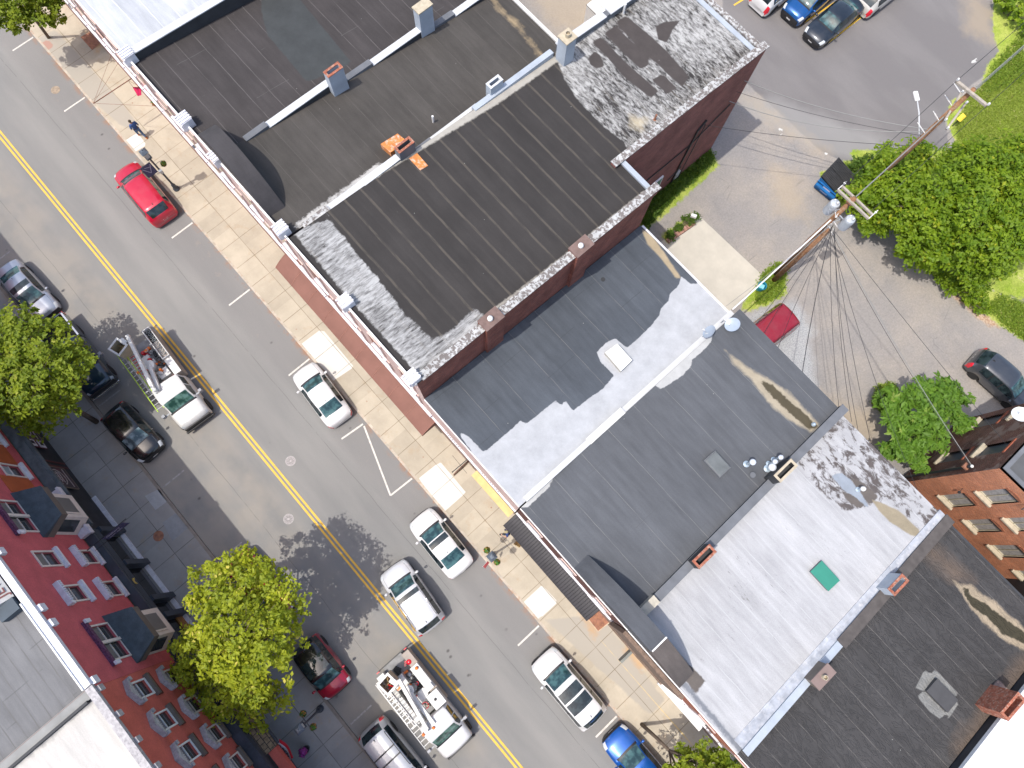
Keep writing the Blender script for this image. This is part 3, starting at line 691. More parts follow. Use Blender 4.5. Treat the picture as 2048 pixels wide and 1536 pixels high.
# ---- brown roof
b1 = shell('brown_roofed_building', 'three storey building with a brown black roof and a stepped white party wall', -28.53, -21.95, TF, 20.2, PL1, [M_pink, M_memb, M_brickd])
sheet('roof', [(-28.53, TF), (-21.95, TF), (-21.95, 20.2), (-28.53, 20.2)], PL1, M_r1, 0.2,
      {'blue': [polyp([(523, -60), (600, -60), (600, 0), (702, 123), (682, 138), (614, 164), (535, 70), (523, 23)], PL1)]}, b1)
W1 = -21.93
sg = []
for (ta, tb) in ((4.9, 9.35), (11.15, 14.5), (16.6, 20.2)):
    z = zp(PL1, ta)+0.07; sg.append((ta, tb, z, z-0.02*(tb-ta)))
parapet(b1, W1, 0.34, sg, PL1, M_memb, M_coat)
for (ta, tb) in ((3.6, 4.88), (9.37, 11.13), (14.52, 16.58)):
    m = MB(); z0, z1 = zp(PL1, ta), zp(PL1, tb); m.prism([(W1-.16, ta), (W1+.16, ta), (W1+.16, tb), (W1-.16, tb)], z1-0.5, [z0+.06, z0+.06, z1+.22, z1+.22]); m.build('parapet', M_memg, b1)
c = P(665, 136, 12.6); chimney(b1, c[0], c[1], 0.40, 0.88, 10.3, 12.45, M_blueg, M_chbrick)
c = P(845, 13, 11.9); chimney(b1, c[0], c[1], 0.48, 0.86, 9.4, 11.9, M_blueg, M_sill, open_=False)
# ---- weathered black roof
b2 = shell('weathered_roofed_building', 'three storey building with a weathered black roof and an arched hood at the street edge', -21.95, -16.55, TF, 19.9, PL1, [M_pink, M_memb, M_brickd])
sheet('roof', [(-21.95, TF), (-16.55, TF), (-16.55, 19.9), (-21.95, 19.9)], PL1, M_r2, 0.2,
      {'tan': [('line', polyp([(975, -20), (1000, 15), (1040, 60), (1085, 112)], PL1), 0.14)], 'hood': [[(50, 50), (51, 50), (51, 51)]],
       'pale': [('line', polyp([(596, 452), (640, 418), (760, 330)], PL1), 0.14)]}, b2)
hood(b2, -23.35, -17.85, 2.1, PL1, TF, 2.90, roofing('hood_membrane', (0.056, 0.052, 0.054), specks=True, bumpk=0.15))
cap(b2, [(-21.9, 19.95, zp(PL1, 19.9)+0.12), (-16.6, 19.95, zp(PL1, 19.9)+0.12)], 0.16, 0.12, M_whitep)
W2 = -16.53
sg = []
for (ta, tb) in ((4.4, 9.2), (10.6, 13.6), (15.0, 18.2)):
    z = zp(PL1, ta)+0.10; sg.append((ta, tb, z, z-0.02*(tb-ta)))
parapet(b2, W2, 0.33, sg, PL1, M_memb, M_coat)
for (ta, tb) in ((2.9, 4.38), (9.22, 10.58), (13.62, 14.98)):
    m = MB(); z0, z1 = zp(PL1, ta), zp(PL1, tb); m.prism([(W2-.15, ta), (W2+.15, ta), (W2+.15, tb), (W2-.15, tb)], z1-0.5, [z0+.06, z0+.06, z1+.22, z1+.22]); m.build('parapet', M_worncap if ta < 4 else M_memg, b2)
c = P(808, 288, 12.2); chimney(b2, c[0], c[1], 0.40, 0.92, 10.4, 12.1, M_memg, M_chbrick)
c = P(989, 163, 11.6); chimney(b2, c[0], c[1], 0.38, 0.80, 9.8, 11.55, M_blueg, M_coat)
pipe(b2, 867, 247, zp(PL1, 12.2), 0.62, 0.055, M_whitep, label='short white plastic vent pipe')
for px in ([(761, 288), (795, 267), (815, 283), (781, 305)], [(803, 327), (834, 306), (856, 331), (825, 350)]):
    q = [P(u, v, 11.4) for u, v in px]
    if sum(q[i][0]*q[(i+1) % 4][1]-q[(i+1) % 4][0]*q[i][1] for i in range(4)) < 0: q = q[::-1]
    m = MB(); m.prism(q, 10.9, 11.4); m.build('rusty_hatch', M_rust, b2, label='orange rusted sheet metal hatch beside the party wall')

# ---- big ribbed brown roof with its rear wing
PL3 = (12.16, -0.085); S3a, S3b = -16.37, -7.25; T3 = 17.05; S3c = -9.5; T3r = 27.8
b3 = shell('tall_brick_building', 'tall brick building with a ribbed brown roof flaking to silver at front and rear', S3a, S3b, TF, T3, PL3, [M_pink, M_brick, M_brickd])
Z3r = 10.75
k1 = [(583, 462), (655, 440), (652, 426), (670, 453), (717, 511), (761, 564), (810, 628), (834, 649), (866, 681), (910, 655), (948, 617), (972, 631), (850, 760), (838, 750), (700, 600)]
worn = polyp([(1110, 108), (1129, 158), (1155, 199), (1205, 252), (1249, 284), (1262, 320), (1600, 60), (1480, -60), (1200, -60)], PL3)
zk = lambda pts: polyp(zoomed(pts, 1000, 0, 3.413), PL3)
dark = [zk([(790, 150), (860, 108), (1010, 230), (1130, 340), (1290, 520), (1245, 592), (1180, 540), (1080, 440), (960, 350), (870, 240)]),
        zk([(712, 228), (790, 172), (900, 290), (1012, 400), (1015, 445), (960, 472), (850, 370)]), zk([(628, 290), (690, 250), (850, 420), (1082, 620), (1030, 672), (950, 605), (840, 520), (740, 400)]),
        zk([(603, 395), (650, 345), (690, 385), (712, 450), (660, 472), (615, 440)]), zk([(1038, 545), (1108, 503), (1208, 600), (1140, 642)]),
        zk([(1120, 150), (1230, 140), (1180, 200), (1140, 290), (1080, 270), (1060, 180)]), zk([(1500, -40), (1640, 60), (1560, 80), (1430, 20)]), zk([(1560, 60), (1800, 180), (1760, 200), (1600, 110)])]
tanp = [zk([(900, 800), (1000, 830), (960, 880), (900, 860)])]
edge = [('line', polyp([(600, 449), (700, 378), (835, 296), (1000, 196), (1110, 118)], PL3), 0.20), ('line', polyp([(975, 632), (1090, 545), (1290, 385)], PL3), 0.10)]
mk = {'worn': [worn], 'front': [polyp(k1, PL3)], 'edge': edge, 'dark': dark, 'tan': tanp}
sheet('roof', [(S3a, TF), (S3b, TF), (S3b, T3), (S3a, T3)], PL3, M_r3, 0.16, mk, b3)
sheet('roof', [(S3a, T3), (S3c, T3), (S3c, T3r), (S3a, T3r)], PL3, M_r3, 0.16, mk, b3)
zr = zp(PL3, T3r)
m = MB()
m.mi = 0; m.face([(S3c, T3-0.3, 0), (S3c, T3r, 0), (S3c, T3r, zr), (S3c, T3-0.3, zp(PL3, T3-.3)-.02)])
m.face([(S3a, T3r, 0), (S3a, T3, 0), (S3a, T3, zp(PL3, T3)), (S3a, T3r, zr)])
m.mi = 1; m.face([(S3c, T3r, 0), (S3a, T3r, 0), (S3a, T3r, zr), (S3c, T3r, zr)])
m.build('rear_wing_wall', [M_brickd, M_brickd], b3)
# copings
m = MB(); z0, z1 = zp(PL3, TF), zp(PL3, T3)
m.prism([(S3b-.30, TF+.45), (S3b+.008, TF+.45), (S3b+.008, T3+.25), (S3b-.30, T3+.25)], z1-.4, [z0+.12, z0+.12, z1+.2, z1+.2]); m.build('parapet', M_brick, b3)
cap(b3, [(S3b-.13, TF+.3, z0+.18), (S3b-.13, T3+.3, z1+.27)], 0.42, 0.06, M_worncap)
cap(b3, [(S3b-.35, T3-.10, z1+.14), (S3c-.05, T3-.10, z1+.16)], 0.26, 0.12, M_blueg)
m = MB(); zq = zp(PL3, T3-.6)
m.prism([(S3c-.30, T3-.6), (S3c+.008, T3-.6), (S3c+.008, T3r+.02), (S3c-.30, T3r+.02)], zr-.3, [zq+.22, zq+.22, zr+.42, zr+.42]); m.build('parapet', M_brickd, b3)
cap(b3, [(S3c-.13, T3-.62, zq+.27), (S3c-.13, 19.6, zp(PL3, 19.6)+.30)], 0.40, 0.06, M_worncap)
cap(b3, [(S3c-.13, 19.61, zp(PL3, 19.6)+.33), (S3c-.13, 23.4, zp(PL3, 23.4)+.40)], 0.40, 0.06, M_worncap)
cap(b3, [(S3c-.13, 23.41, zp(PL3, 23.4)+.44), (S3c-.13, T3r+.05, zr+.47)], 0.44, 0.06, M_worncap)
cap(b3, [(S3c-.40, T3r-.12, zr+.20), (S3a, T3r-.12, zr+.20)], 0.30, 0.16, M_worncap)
cap(b3, [(S3c-.40, T3r-.45, zr+.10), (S3a, T3r-.45, zr+.10)], 0.28, 0.10, M_blueg)
# rear wing north-west parapet, whitewashed
m = MB(); sA = S3a+.10; zA = zp(PL3, 18.6)
m.prism([(sA-.2, 18.9), (sA+.12, 18.9), (sA+.12, T3r-.3), (sA-.2, T3r-.3)], zr-.4, [zA+.38, zA+.38, zr+.40, zr+.40]); m.build('parapet', M_memg, b3)
cap(b3, [(sA-.05, 18.9, zA+.44), (sA-.05, 22.2, zp(PL3, 22.2)+.44)], 0.46, 0.06, M_coat)
cap(b3, [(sA-.05, 22.5, zp(PL3, 22.5)+.44), (sA-.05, T3r-.3, zr+.46)], 0.46, 0.06, M_coat)
c = P(1136, 72, 12.3); chimney(b3, c[0]-.02, c[1], 0.62, 0.66, 10.2, 12.2, M_blueg, M_sill, flue=0.14, open_=False)
m = MB(); m.prism([(sA-.25, 13.2), (sA+.05, 13.2), (sA+.05, 18.5), (sA-.25, 18.5)], 10, [zp(PL3, 13.2)+.06]*2+[zp(PL3, 18.5)+.32]*2); m.build('parapet', M_blueg, b3)
pipe(b3, 1246, 28, zp(PL3, 24.0), 0.70, 0.06, M_whitep, label='white plastic vent pipe by the whitewashed parapet')
pipe(b3, 1309, 240, zp(PL3, 20.3), 0.45, 0.05, M_rustg, label='short rusty vent pipe by the parapet')
# brick piers with round caps on the side wall
for (tc, dt) in ((6.42, 1.05), (12.05, 1.05)):
    zc_ = zp(PL3, tc)
    m = MB(); m.box(S3b-.42, S3b+.20, tc-dt/2, tc+dt/2, 6.8, zc_+.42); o = m.build('chimney', M_brick, b3)
    m = MB(); m.box(S3b-.45, S3b+.22, tc-dt/2-.02, tc+dt/2+.02, zc_+.421, zc_+.47); m.build('cap', vary('brown_cap', (0.17, 0.115, 0.10), 0.2, 4, 0.9), o)
    m = MB(); m.lathe([(.11, 0), (.13, .02), (.13, .16), (.07, .22), (0, .23)], S3b-.12, tc-.05, zc_+.48, 14); m.build('flue_cap', M_whitep, o, smooth=True)
# pipes, meter and door at the foot of the tall wall
m = MB(); xw = S3c+.06
m.tube([(xw, 17.6, 5.4), (xw, 20.5, 5.0), (xw, 24.0, 4.9), (xw, 26.8, 6.2)], 0.035, 6)
m.tube([(xw, 18.9, 0.2), (xw, 19.0, 5.2)], 0.04, 6); m.tube([(xw, 23.9, .3), (xw, 24.1, 6.3), (xw, 24.6, 6.8)], 0.06, 6)
m.tube([(xw+.05, 24.5, .4), (xw+.05, 24.6, 6.4)], 0.03, 6); m.tube([(xw, 24.2, 2.2), (xw, 23.2, 1.6)], 0.03, 6)
m.build('conduit', M_iron, b3)
m = MB(); m.box(S3c+.01, S3c+.16, 23.9, 24.3, 1.0, 1.7); m.build('meter_box', M_galv, b3)
m = MB(); m.box(S3c+.005, S3c+.10, 21.4, 22.3, 1.2, 3.3); o = m.build('window', M_trim, b3)
m = MB(); m.box(S3c+.101, S3c+.115, 21.5, 22.2, 1.3, 3.2); m.build('pane', vary('green_glass', (0.12, 0.22, 0.20), 0.1, 2, 0.2), o)

# ---- two storey neighbours
PL4 = (9.15, -0.125); S4b = -0.38; T4 = 17.15
b4 = shell('slate_roofed_building', 'two storey building with a slate blue roof half painted silver', S3b+.02, S4b, TF, T4, PL4, [M_pink, M_memb, M_brickd])
sil4 = [(1378, 541), (1396, 567), (1381, 568), (1363, 552), (1356, 573), (1340, 587), (1337, 602), (1322, 617), (1318, 631), (1302, 652), (1275, 678), (1255, 696), (1246, 690), (1231, 677), (1214, 684), (1193, 705), (1202, 725), (1228, 751), (1205, 778), (1176, 798), (1146, 822), (1130, 800), (1123, 812), (1111, 801), (1085, 822), (1053, 848), (1041, 841), (1028, 854), (978, 897), (967, 904), (955, 892), (939, 875), (928, 868), (916, 864), (1030, 1030), (1100, 1010), (1490, 650), (1500, 620)]
sheet('roof', [(S3b+.02, TF), (S4b, TF), (S4b, T4), (S3b+.02, T4)], PL4, M_r4, 0.12,
      {'silver': [polyp(sil4, PL4)], 'tan': [polyp([(1283, 458), (1302, 470), (1325, 500), (1345, 530), (1362, 556), (1352, 556), (1334, 532), (1318, 512), (1295, 488)], PL4)]}, b4)
for i, (ta, tb, dz) in enumerate(((TF+.4, 6.6, .20), (7.3, 7.7, .22), (9.0, 17.3, .14))):
    z0, z1 = zp(PL4, ta)+dz, zp(PL4, tb)+dz
    m = MB(); m.prism([(S4b-.22, ta), (S4b+.06, ta), (S4b+.06, tb), (S4b-.22, tb)], z1-.5, [z0, z0, z1, z1]); m.build('parapet', vary('silver_parapet', (0.54, 0.55, 0.56), 0.06, 2, 0.7), b4)
m = MB(); z0, z1 = zp(PL4, 6.61)+.17, zp(PL4, 8.99)+.3; m.prism([(S4b-.28, 6.61), (S4b+.08, 6.61), (S4b+.08, 8.99), (S4b-.28, 8.99)], z1-.5, [z0, z0, z1, z1]); m.build('parapet', M_hatch, b4)
cap(b4, [(S3b+.1, T4+.02, zp(PL4, T4)+.05), (S4b, T4+.02, zp(PL4, T4)+.05)], 0.10, 0.10, M_trim)
m = MB(); s, t = PP(1227, 712, PL4); z = zp(PL4, t); cx = [PP(*p, PL4) for p in ((1208, 708), (1232, 691), (1262, 724), (1240, 745))]
q = cx if sum(cx[i][0]*cx[(i+1) % 4][1]-cx[(i+1) % 4][0]*cx[i][1] for i in range(4)) > 0 else cx[::-1]
m.prism(q, z-.3, z+.28); o = m.build('roof_hatch', vary('hatch_side', (0.42, 0.40, 0.36), 0.2, 4, 0.8), b4)
m = MB(); m.prism([(a*1.0, b) for a, b in q], z+.281, z+.33); m.build('lid', M_hatch, o, bevel=.01)
m = MB(); m.lathe([(0.14, 0), (0.14, .012)], *PP(979, 877, PL4), zp(PL4, 4.0)+.004, 18); m.build('drain_ring', M_memg, b4)
m = MB(); s, t = PP(1206, 559, PL4); m.lathe([(0.12, 0), (0.12, .03)], s, t, zp(PL4, t), 16); m.build('drain', M_memb, b4)

PL5 = (8.95, -0.075); S5b = 7.0; T5 = 17.45
b5 = shell('grey_roofed_building', 'two storey building with a smooth grey membrane roof and pipes by its party wall', S4b+.07, S5b, TF, T5, PL5, [vary('red_brown_shopfront', (0.12, 0.05, 0.04), 0.2, 2, 0.7), M_memg, M_brickd])
sheet('roof', [(S4b+.07, TF), (S5b, TF), (S5b, T5), (S4b+.07, T5)], PL5, M_r5, 0.14, {
    'silver': [polyp([(1422, 683), (1406, 701), (1384, 720), (1382, 732), (1363, 753), (1351, 760), (1332, 772), (1320, 779), (1316, 776), (1300, 760), (1430, 650)], PL5), polyp([(1035, 1015), (1055, 1015), (1098, 975), (1110, 955), (1060, 985)], PL5)],
    'tan': [polyp([(1448, 699), (1478, 722), (1507, 743), (1545, 763), (1580, 786), (1612, 820), (1640, 852), (1622, 864), (1571, 835), (1536, 803), (1500, 756), (1470, 730)], PL5)],
    'mud': [polyp([(1516, 757), (1545, 770), (1577, 800), (1612, 829), (1637, 855), (1618, 860), (1580, 826), (1545, 794)], PL5)]}, b5)
PLc = (9.27, -0.075)
m = MB(); m.prism([(S5b-.34, TF+1.0), (S5b+.02, TF+1.0), (S5b+.02, T5+.1), (S5b-.34, T5+.1)], 7, [zp(PLc, TF+1)-.05]*2+[zp(PLc, T5)-.05]*2); m.build('parapet', M_memb, b5)
cap(b5, [(S5b-.16, TF+.95, zp(PLc, TF+1)), (S5b-.16, T5+.14, zp(PLc, T5)+.02)], 0.42, 0.05, M_memg)
m = MB(); m.box(S5b-.40, S5b+.02, 3.0, 3.9, 8.5, 9.20); m.build('stone_block', vary('buff_stone', (0.48, 0.44, 0.36), 0.15, 5, 0.85), b5)
c = P(1409, 1113, 9.55); chimney(b5, c[0], c[1], 0.46, 1.12, 8.0, 9.5, M_memb, M_chbrick, name='chimney', label='crumbling red brick chimney stump')
c = P(1572, 941, 9.35); chimney(b5, c[0], c[1], 0.44, 1.18, 7.5, 9.3, M_memb, M_sill, label='rendered chimney stack with a red brick core')
zt_ = zp(PL5, 10)
q = [PP(*p, PL5) for p in ((1405, 922), (1427, 902), (1458, 936), (1437, 956))]; q = q if sum(q[i][0]*q[(i+1) % 4][1]-q[(i+1) % 4][0]*q[i][1] for i in range(4)) > 0 else q[::-1]
m = MB(); m.prism(q, zt_-.4, zt_+.20); o = m.build('skylight', M_memg, b5); cxx = sum(a for a, b in q)/4; cyy = sum(b for a, b in q)/4
m = MB(); m.prism([(cxx+(a-cxx)*.93, cyy+(b-cyy)*.93) for a, b in q], zt_+.201, zt_+.26); m.build('pane', M_skyl, o, bevel=.015)
for (u, v, h, rr, cr) in ((1493, 928, 0.78, .075, .15), (1547, 919, 0.82, .06, .12), (1537, 927, 0.75, .06, .12), (1535, 937, 0.55, .085, .19)):
    pipe(b5, u, v, zt_-.05, h, rr, M_vent, 'vent_pipe', cr, flat('vent_cap', (0.62, 0.66, 0.72), 0.35))
pipe(b5, 1624, 850, zp(PL5, 16), 0.10, .03, M_vent, 'vent_pipe', .11, M_vent)
m = MB(); s, t = P(1505, 950, zt_); m.lathe([(.14, 0), (.14, .03)], s, t, zt_+.03, 18); m.build('pipe_collar', M_memg, b5)

PL6 = (8.80, -0.070); S6b = 13.98; T6 = 17.35
b6 = shell('silver_roofed_building', 'two storey building with a wide silver white roof and a green hatch', S5b+.04, S6b, TF, T6, PL6, [M_bricks, M_trim, M_trim])
zb4 = lambda pts: polyp(zoomed(pts, 1448, 750, 3.413), PL6)
sheet('roof', [(S5b+.04, TF), (S6b, TF), (S6b, T6), (S5b+.04, T6)], PL6, M_r6, 0.14, {
    'worn': [zb4([(800, 240), (1500, 960), (1540, 1000), (1400, 1050), (1330, 1090), (1250, 1040), (1150, 980), (1000, 880), (960, 910), (820, 930), (700, 820), (540, 680), (480, 580)])],
    'scuff': [polyp([(1480, 980), (1700, 1100), (1880, 1050), (1760, 1250), (1500, 1420), (1330, 1250)], PL6)],
    'blue': [zb4([(730, 690), (800, 665), (860, 710), (900, 760), (950, 800), (985, 900), (930, 885), (870, 830), (820, 790)])],
    'brown': [zb4([(860, 700), (960, 740), (1055, 830), (1000, 890), (960, 850), (920, 790)]), zb4([(805, 800), (870, 810), (960, 890), (930, 912), (860, 880)]),
              polyp([(1280, 1255), (1308, 1250), (1343, 1291), (1390, 1341), (1413, 1361), (1387, 1391), (1378, 1367), (1343, 1341), (1313, 1309)], PL6)],
    'tan': [zb4([(1005, 850), (1060, 865), (1200, 930), (1335, 1060), (1325, 1100), (1280, 1098), (1130, 1000), (1060, 930)])],
    'grey': [('line', polyp([(1310, 1300), (1395, 1400), (1485, 1505)], PL6), .12)]}, b6)
hm = roofing('dark_hood_membrane', (0.085, 0.09, 0.10), None, None, [], specks=True, bumpk=0.15); hm2 = roofing('brown_hood_membrane', (0.105, 0.09, 0.083), None, None, [], specks=False, bumpk=0.2)
hood(b5, 3.35, 7.9, 1.95, PL5, TF, 2.92, hm, full=(3.35, 10.3))
hood(b6, 7.93, 10.3, 1.95, PL5, TF, 2.94, hm2, full=(3.35, 10.3))
m = MB(); 
for k in range(6): pass
x0 = 7.915; hh = 1.95*(1-abs((x0-3.35)/6.95*2-1)**2.2)+zp(PL5, TF); m.box(x0-.03, x0+.03, TF+.05, 2.94, hh-.6, hh+.05); m.build('seam_strip', M_whitep, b6)
PLd = (9.20, -0.088)
m = MB(); m.prism([(S6b-.5, TF+.3), (S6b-.02, TF+.3), (S6b-.02, T6+.1), (S6b-.5, T6+.1)], 7, [zp(PL6, TF), zp(PLd, TF)-.04, zp(PLd, T6)-.04, zp(PL6, T6)+.05]); m.build('parapet_fillet', vary('silver_fillet', (0.36, 0.38, 0.42), 0.25, 2.5, 0.8, tint=(0.52, 0.52, 0.53), tamp=1), b6)
cap(b6, [(S6b+.06, TF+.25, zp(PLd, TF)+.02), (S6b+.06, 8.9, zp(PLd, 8.9)+.02)], 0.34, 0.06, M_blueg)
cap(b6, [(S6b+.10, 8.92, zp(PLd, 8.9)+.05), (S6b+.10, T6+.15, zp(PLd, T6)+.05)], 0.52, 0.06, vary('brown_black_coping', (0.085, 0.075, 0.07), .2, 3, .85))
c = P(1797, 1168, 9.1); chimney(b6, c[0]+.05, c[1], 0.42, 1.0, 7, 9.0, M_blueg, M_chbrick, label='orange brick chimney with a white painted side')
c = P(1648, 1354, 9.4); chimney(b6, c[0], c[1], 0.46, 1.05, 7, 9.3, M_brownm, vary('brown_metal_cap', (0.20, 0.145, 0.13), .1, 3, .6), flue=.11, open_=False, label='chimney boxed in brown metal')
zh = zp(PL6, 9.7); q = [PP(*p, PL6) for p in ((1618, 1143), (1639, 1122), (1674, 1160), (1653, 1181))]; q = q if sum(q[i][0]*q[(i+1) % 4][1]-q[(i+1) % 4][0]*q[i][1] for i in range(4)) > 0 else q[::-1]
m = MB(); m.prism(q, zh-.3, zh+.12); o = m.build('green_hatch', M_memg, b6); cxx = sum(a for a, b in q)/4; cyy = sum(b for a, b in q)/4
m = MB(); m.prism([(cxx+(a-cxx)*1.03, cyy+(b-cyy)*1.03) for a, b in q], zh+.121, zh+.16)
m.build('lid', M_green, o); u1 = Vector((q[1][0]-q[0][0], q[1][1]-q[0][1], 0)); m = MB(); 
pipe(b6, 1716, 979, zp(PL6, 14.5), .42, .06, M_vent, 'vent_pipe', .12, M_whitep)

PL7 = (8.75, -0.070); S7b = 21.0; T7 = 17.3
b7 = shell('wrinkled_roofed_building', 'two storey building with a wrinkled black roof and a patched skylight', S6b+.02, S7b, TF, T7, PL7, [M_bricks, M_memb, M_brickd])
zb8 = lambda pts: polyp(zoomed(pts, 1448, 1086, 3.413), PL7)
sheet('roof', [(S6b+.02, TF), (S7b, TF), (S7b, T7), (S6b+.02, T7)], PL7, M_r7, 0.14, {
    'brown': [('line', polyp([(1930, 1500), (2010, 1400), (2060, 1330)], PL7), .5), zb8([(1300, 0), (1500, 60), (1700, 250), (1560, 260)])],
    'tan': [zb8([(1560, 250), (1620, 285), (1700, 285), (1730, 330), (1850, 400), (1960, 500), (2100, 620), (2100, 760), (1960, 690), (1880, 640), (1750, 520), (1670, 420), (1620, 340)])],
    'mud': [zb8([(1622, 300), (1665, 310), (1690, 370), (1800, 420), (1850, 470), (1950, 540), (2100, 640), (2100, 720), (1980, 650), (1900, 620), (1790, 500), (1700, 440), (1665, 390)])],
    'rust': [zb8([(1870, 930), (1950, 1010), (1930, 1030), (1850, 1140), (1800, 1140), (1755, 1085)])],
    'patch': [zb8([(1370, 865), (1440, 920), (1370, 1010), (1305, 990)]), zb8([(1440, 858), (1600, 1030), (1570, 1060), (1420, 890)]), zb8([(1320, 1045), (1365, 1005), (1510, 1155), (1480, 1205), (1400, 1150)]), zb8([(1510, 1155), (1570, 1060), (1600, 1100), (1530, 1205)])]}, b7)
zk7 = zp(PL7, 10.2); q = zb8([(1368, 1005), (1435, 920), (1578, 1065), (1512, 1152)]); q = q if sum(q[i][0]*q[(i+1) % 4][1]-q[(i+1) % 4][0]*q[i][1] for i in range(4)) > 0 else q[::-1]
m = MB(); m.prism(q, zk7-.3, zk7+.16); m.build('covered_skylight', vary('black_felt', (0.06, 0.06, 0.063), .1, 3, .85), b7)
cap(b7, [(S6b+.3, T7, zp(PL7, T7)+.03), (S7b, T7, zp(PL7, T7)+.03)], 0.12, 0.08, M_memb)
PL8 = (9.3, -0.07)
b8 = shell('bright_roofed_building', 'building with a bright white roof at the lower right corner', S7b+.05, 40, TF, 22, PL8, [M_bricks, M_memb, M_brickd])
sheet('roof', [(S7b+.05, TF), (40, TF), (40, 22), (S7b+.05, 22)], PL8, M_r8, 1.0, {}, b8)
cap(b8, [(S7b+.15, TF, zp(PL8, TF)+.2), (S7b+.15, 22, zp(PL8, 22)+.2)], 0.34, 0.22, M_r8)
c = P(2027, 1413, 9.6); chimney(b8, c[0], c[1], 0.45, 1.25, 7, 9.55, M_chbrick, M_chbrick, label='red brick chimney on the edge of the white roof')

# ---- fronts of the sunny row: thin slivers seen from above
def front(r, s0, s1, z, mat, bands, pl=None):
    for (za, zb, dt, mm, nm) in bands:
        m = MB(); m.box(s0+.01, s1-.01, TF-dt, TF-.002, za, zb); m.build(nm, mm, r)
def win_row(r, ss, z0, z1, w, trimmat=M_cream):
    for s in ss:
        m = MB(); m.box(s-w/2, s+w/2, TF-.06, TF-.003, z0, z1); o = m.build('window', trimmat, r)
        m = MB(); m.box(s-w/2+.09, s+w/2-.09, TF-.075, TF-.061, z0+.1, z1-.1); m.build('pane', M_glassw, o)
        m = MB(); m.box(s-w/2-.08, s+w/2+.08, TF-.16, TF-.08, z0-.1, z0); m.build('sill', M_trim, o)
for (r, s0, s1) in ((b0, -60, -28.9), (b1, -28.53, -21.95), (b2, -21.95, -16.4), (b3, -16.37, S3b)):
    z = 12.12
    front(r, s0, s1, z, M_pink, [(z-.2, z+.03, .09, M_whitep, 'cornice'), (z-.7, z-.2, .03, M_redpaint if r is b2 else M_pink, 'frieze'), (z-.9, z-.7, .06, M_pink, 'moulding'),
                                 (4.0, 4.35, .14, M_trim, 'shopfront_cornice'), (0.13, 3.99, .02, vary('shopfront', (0.30, 0.17, 0.14), .3, 1.5, .7), 'shopfront')])
    n = int((s1-max(s0, -50))/1.9); ss = [max(s0, -50)+(i+.5)*(s1-max(s0, -50))/n for i in range(n)]
    win_row(r, ss, 5.2, 7.3, 1.0, M_pink); win_row(r, ss, 8.3, 10.3, 1.0, M_pink)
for (r, s0, s1, z, mm) in ((b4, S3b+.02, S4b, 8.85, M_whitep), (b5, S4b+.07, S5b, 8.75, M_whitep), (b6, S5b+.04, S6b, 8.63, M_whitep), (b7, S6b+.02, S7b, 8.6, M_whitep)):
    front(r, s0, s1, z, M_pink, [(z-.10, z+.02, .05, mm, 'cornice'), (3.9, 4.2, .10, M_trim, 'shopfront_cornice'), (0.13, 3.89, .02, vary('shopfront2', (0.26, 0.18, 0.15), .3, 1.5, .7), 'shopfront')])
    if r is b4:
        for k in range(9):
            for q0 in (-5.95, -3.0):
                m = MB(); q = q0+k*.155; m.box(q, q+.075, TF-.13, TF-.101, 5.6, 5.7); m.build('vent_brick', M_iron, r)
        m = MB(); m.box(S4b-3.1, S4b-.05, TF-.5, TF-.1, 3.2, 3.3); m.build('yellow_ledge', vary('yellow_ledge', (.62, .46, .20), .1, 3, .8), r)
    else:
        ss = [s0+(i+.5)*(s1-s0)/3 for i in range(3)]; win_row(r, ss, 5.0, 7.0, 1.1, M_pink)
# bracketed blocks along the tall cornices
for px in ((250, 108), (363, 240), (433, 310), (559, 457), (690, 602), (825, 752)):
    s, t = P(px[0], px[1], 12.4); r = b0 if s < -28.7 else b1 if s < -21.95 else b2 if s < -16.4 else b3
    m = MB(); m.box(s-.28, s+.28, TF-.22, TF+.30, 11.9, 12.45); m.box(s-.2, s+.2, TF-.30, TF-.22, 11.8, 12.3)
    for k in range(4): m.box(s-.28+k*.15, s-.2+k*.15, TF-.30, TF+.33, 12.451, 12.50)
    m.build('cornice_block', M_trim, r)
# brown weathered pent strip and brick strip on the silver-roofed front
m = MB(); m.box(S5b+.05, 10.9, TF-.34, TF-.06, 4.3, 4.5); m.box(S5b+.05, 10.9, TF-.26, TF-.06, 4.5, 8.2); m.build('timber_cladding', vary('brown_timber_cladding', (0.175, 0.125, 0.095), .25, 5, .9, grain=.2, gscale=25), b6)
m = MB(); m.box(10.95, S6b, TF-.40, TF-.06, 3.6, 3.75); m.build('shop_fascia', M_whitep, b6)

